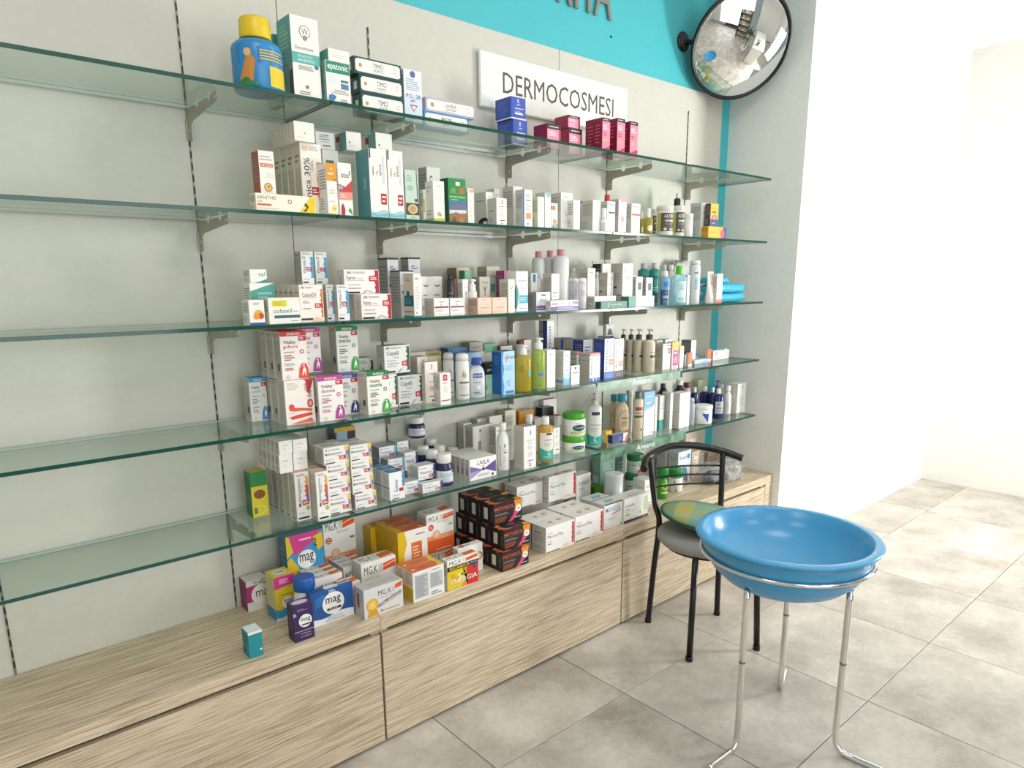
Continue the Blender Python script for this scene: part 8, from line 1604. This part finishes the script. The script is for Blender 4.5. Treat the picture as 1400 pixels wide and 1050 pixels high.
carton('movicol', 'carton', 'white carton with blue slanted lettering, second from the front', 'box', 'packs like the white carton with blue slanted lettering', 2.1850, -0.2334, 0.4563, 0.1205, 0.0700, 0.1116)
carton('lassativo', 'carton', 'white carton with green leaf and plum foot', 'box', None, 2.3303, -0.3105, 0.4563, 0.1671, 0.0750, 0.1116)
carton('onligol', 'carton', 'white carton with two plum lines behind the black chair upright', 'box', 'packs like the white carton with two plum lines behind', 2.5233, -0.2350, 0.4563, 0.0696, 0.0700, 0.1334)
carton('onligol', 'carton', 'pale carton behind the red scalloped ones', 'box', 'packs like the white carton with two plum lines behind', 2.2759, -0.0500, 0.4563, 0.0985, 0.0600, 0.1661)
carton('grassbase', 'carton', 'grass green carton under the pale green printed one', 'box', None, 2.3811, -0.0600, 0.4563, 0.0673, 0.0500, 0.0900)
carton('greenpair', 'carton', 'pale green printed carton stacked on the grass green one', 'box', None, 2.4389, -0.0600, 0.5466, 0.1087, 0.0500, 0.1282)
bottle('whitetub', 'cream_tub', 'plain white round tub behind the blue lettered carton', 'tub', None, 2.3961, -0.1600, 0.4563, 0.0439, 0.1650, 0.092, -36)
carton('darkred', 'carton', 'pale green carton with red stroke at the back', 'box', None, 2.5921, -0.0215, 0.4563, 0.0727, 0.0370, 0.1882)
bottle('greentub', 'cream_tub', 'white tub with green lid, lower of the stack by the strip', 'tub', 'packs like the white tub with green lid', 2.5881, -0.1100, 0.4563, 0.0309, 0.1192, 0.241, -37)
bottle('greentub', 'cream_tub', 'white tub with green lid, upper of the stack by the strip', 'tub', 'packs like the white tub with green lid', 2.6121, -0.1100, 0.5758, 0.0401, 0.0946, 0.302, -37)
bottle('greenpot', 'cream_tub', 'bright green pot behind the chair bars', 'tub', None, 2.6737, -0.2350, 0.4563, 0.0249, 0.1556, 0.274, -39)
bottle('greentub2', 'cream_tub', 'cream tub with wide green lid behind the chair bars', 'tub', None, 2.8207, -0.2050, 0.4563, 0.0360, 0.1165, 0.298, -40)
carton('dental', 'carton', 'blue and white carton behind the chair back, front one', 'box', 'packs like the blue and white carton behind the chair', 2.9585, -0.1300, 0.4563, 0.1129, 0.0600, 0.1762)
carton('dental', 'carton', 'blue and white carton behind the chair back, rear one', 'box', 'packs like the blue and white carton behind the chair', 2.9548, -0.0550, 0.4563, 0.1050, 0.0600, 0.1813)
carton('kraftbox', 'carton', 'small brown carton with white label beside the blue one', 'box', 'packs like the small brown carton with white label beside', 3.1031, -0.1050, 0.4563, 0.0710, 0.0500, 0.1463)
carton('kraftbox', 'carton', 'brown carton beside the turquoise strip, taller one', 'box', 'packs like the small brown carton with white label beside', 3.2862, -0.0450, 0.4563, 0.0822, 0.0220, 0.1148)
carton('kraftlid', 'carton', 'brown carton with printed rows behind the bag', 'box', 'packs like the brown carton with printed rows behind the', 3.3556, -0.0685, 0.4563, 0.1124, 0.0230, 0.0938)
carton('kraftbox', 'carton', 'brown carton high behind the chair rail with white patch', 'box', 'packs like the small brown carton with white label beside', 3.2070, -0.0195, 0.4563, 0.1260, 0.0270, 0.2261)
carton('kraftlid', 'carton', 'brown carton behind the clear bag towards the wall', 'box', 'packs like the brown carton with printed rows behind the', 3.5798, -0.0360, 0.4563, 0.1662, 0.0600, 0.0492)
carton('slimlabel', 'carton', 'slim beige carton with white label beside the bag', 'box', 'packs like the slim beige carton with white label beside', 3.3883, -0.2025, 0.4563, 0.0632, 0.0350, 0.0618)
carton('slimlabel', 'carton', 'slim beige carton with white label nearest the wall', 'box', 'packs like the slim beige carton with white label beside', 3.6641, -0.0835, 0.4563, 0.0576, 0.0330, 0.0316)

# ================================================================== shelf strips, soft packs, tube, pouch and bag
def strip_mat():
    mt = bpy.data.materials.new('green_film')
    mt.use_nodes = True
    nt = mt.node_tree; b = nt.nodes['Principled BSDF']
    tc = nt.nodes.new('ShaderNodeTexCoord')
    n = nt.nodes.new('ShaderNodeTexNoise'); n.inputs['Scale'].default_value = 14; n.inputs['Detail'].default_value = 2; n.inputs['Distortion'].default_value = 1.2
    nt.links.new(tc.outputs['Object'], n.inputs['Vector'])
    cr = nt.nodes.new('ShaderNodeValToRGB')
    cr.color_ramp.elements[0].position = .35; cr.color_ramp.elements[0].color = lin('#3f6b4b')
    cr.color_ramp.elements[1].position = .65; cr.color_ramp.elements[1].color = lin('#739a80')
    nt.links.new(n.outputs['Fac'], cr.inputs[0]); nt.links.new(cr.outputs[0], b.inputs['Base Color'])
    b.inputs['Roughness'].default_value = .3
    return mt
STRIP = strip_mat()
for s, x0, x1, t0, t1, lab in ((3, 2.10, 2.675, 2.325, 2.452, 'fourth'), (4, 2.131, 2.743, 2.367, 2.500, 'lowest')):
    e_ = tag(empty('shelf_strip', (x0, YF, SHELF_Z[s])), 'green leaf print strip with white name along the edge of the %s shelf' % lab, 'shelf strip', 'green shelf strips')
    L = x1 - x0
    mb = MB(); mb.box(0, -.0035, -.034, L, -.0015, .002, STRIP, .0004); mb.build('film', e_)
    mb = MB(); mb.box(0, -.0015, .0005, L, .03, .0015, STRIP); mb.build('top_lip', e_)
    mb = MB()
    draw(mb, [('t', 'Aveeno', 0, 0, 1, 1, '#f4f6f2')], lambda u, v, l: (t0 - x0 + u * (t1 - t0), -.0037 - l, -.030 + v * .027), .2)
    mb.build('lettering', e_)

def pillow(name, label, cat, group, loc_, sx, sy, sz, material, seed, rz=0, wob=.12, e=.45):
    """A soft rounded pack with dents and folds."""
    from mathutils import noise
    mb = MB(); nu, nv = 28, 12
    sg = lambda c: math.copysign(abs(c) ** e, c)
    P = []
    for j in range(nv + 1):
        ph = -math.pi / 2 + math.pi * j / nv
        row = []
        for i in range(nu):
            th = 2 * math.pi * i / nu
            p = Vector((sg(math.cos(th)) * abs(math.cos(ph)) ** e, sg(math.sin(th)) * abs(math.cos(ph)) ** e, sg(math.sin(ph)) if abs(math.sin(ph)) > 0 else 0))
            d = 1 + wob * noise.noise(p * 2.2 + Vector((seed, 0, 0))) + wob * .6 * noise.noise(p * 6 + Vector((0, seed, 0)))
            row.append((p.x * sx / 2 * d, p.y * sy / 2 * d, max(0, sz / 2 + p.z * sz / 2 * d)))
        P.append(row)
    for j in range(nv):
        for i in range(nu):
            k = (i + 1) % nu
            mb.poly([P[j][i], P[j][k], P[j + 1][k], P[j + 1][i]], material, True)
    me = mb.mesh(name)
    bm = bmesh.new(); bm.from_mesh(me); bmesh.ops.remove_doubles(bm, verts=bm.verts, dist=.00005); bm.to_mesh(me); bm.free()
    return tag(link(name, me, None, loc_, (0, 0, R(rz))), label, cat, group)

CY = mat('#38b6da', .35, 0, 'cyan_film')
z3 = SHELF_Z[2] + .0003
pillow('wipes_pack', 'cyan soft pack at the bottom of the pile on the third shelf', 'soft pack', 'cyan soft packs', (3.215, -.17, z3), .29, .12, .045, CY, 1.3)
pillow('wipes_pack', 'cyan soft pack in the middle of the pile on the third shelf', 'soft pack', 'cyan soft packs', (3.21, -.17, z3 + .047), .285, .12, .045, CY, 4.1)
pillow('wipes_pack', 'cyan soft pack folded on top of the pile on the third shelf', 'soft pack', 'cyan soft packs', (3.135, -.165, z3 + .094), .16, .10, .03, CY, 7.7)
squeeze_tube('cream_tube', 'white squeeze tube standing on its cap beside the cyan packs', 'tube', None, 2.969, -.252, z3, .050, .150, '#eeebe6', '#e4e0d8', [('t', 'avene', .25, .55, .75, .6, '#b0a8a0')] if False else [('l', .25, .5, .75, .6, 1, '#b5aea6'), ('l', .35, .2, .65, .3, 2, '#d3cdc6')])
pillow('refill_pouch', 'crumpled silver white pouch standing behind the green capped bottle', 'pouch', None, (3.01, -.045, z3), .14, .045, .205, mat('#d3d4d2', .3, .2, 'pouch_film'), 2.2, wob=.16, e=.5)

bagm = bpy.data.materials.new('clear_bag_film')
bagm.use_nodes = True
nt = bagm.node_tree; b_ = nt.nodes['Principled BSDF']
b_.inputs['Base Color'].default_value = lin('#c9ced2'); b_.inputs['Roughness'].default_value = .12
tcb = nt.nodes.new('ShaderNodeTexCoord'); nzb = nt.nodes.new('ShaderNodeTexNoise')
nzb.inputs['Scale'].default_value = 22; nzb.inputs['Detail'].default_value = 4
nt.links.new(tcb.outputs['Object'], nzb.inputs['Vector'])
rp = nt.nodes.new('ShaderNodeMapRange'); rp.inputs[1].default_value = .35; rp.inputs[2].default_value = .7; rp.inputs[3].default_value = .10; rp.inputs[4].default_value = .6
nt.links.new(nzb.outputs['Fac'], rp.inputs[0]); nt.links.new(rp.outputs[0], b_.inputs['Alpha'])
bpb = nt.nodes.new('ShaderNodeBump'); bpb.inputs['Strength'].default_value = .8; bpb.inputs['Distance'].default_value = .01
nt.links.new(nzb.outputs['Fac'], bpb.inputs['Height']); nt.links.new(bpb.outputs[0], b_.inputs['Normal'])
pillow('plastic_bag', 'crumpled clear plastic bag lying on the worktop behind the chair', 'plastic bag', None, (3.13, -.262, ZW + .0003), .27, .12, .105, bagm, 5.5, rz=-18, wob=.32, e=.6)
pillow('rolled_sleeve', 'dark rolled sleeve inside the clear plastic bag', 'sleeve', None, (3.09, -.262, ZW + .004), .15, .07, .06, mat('#2c2c2e', .6, 0, 'dark_fabric'), 9.1, rz=-10, wob=.2, e=.6)
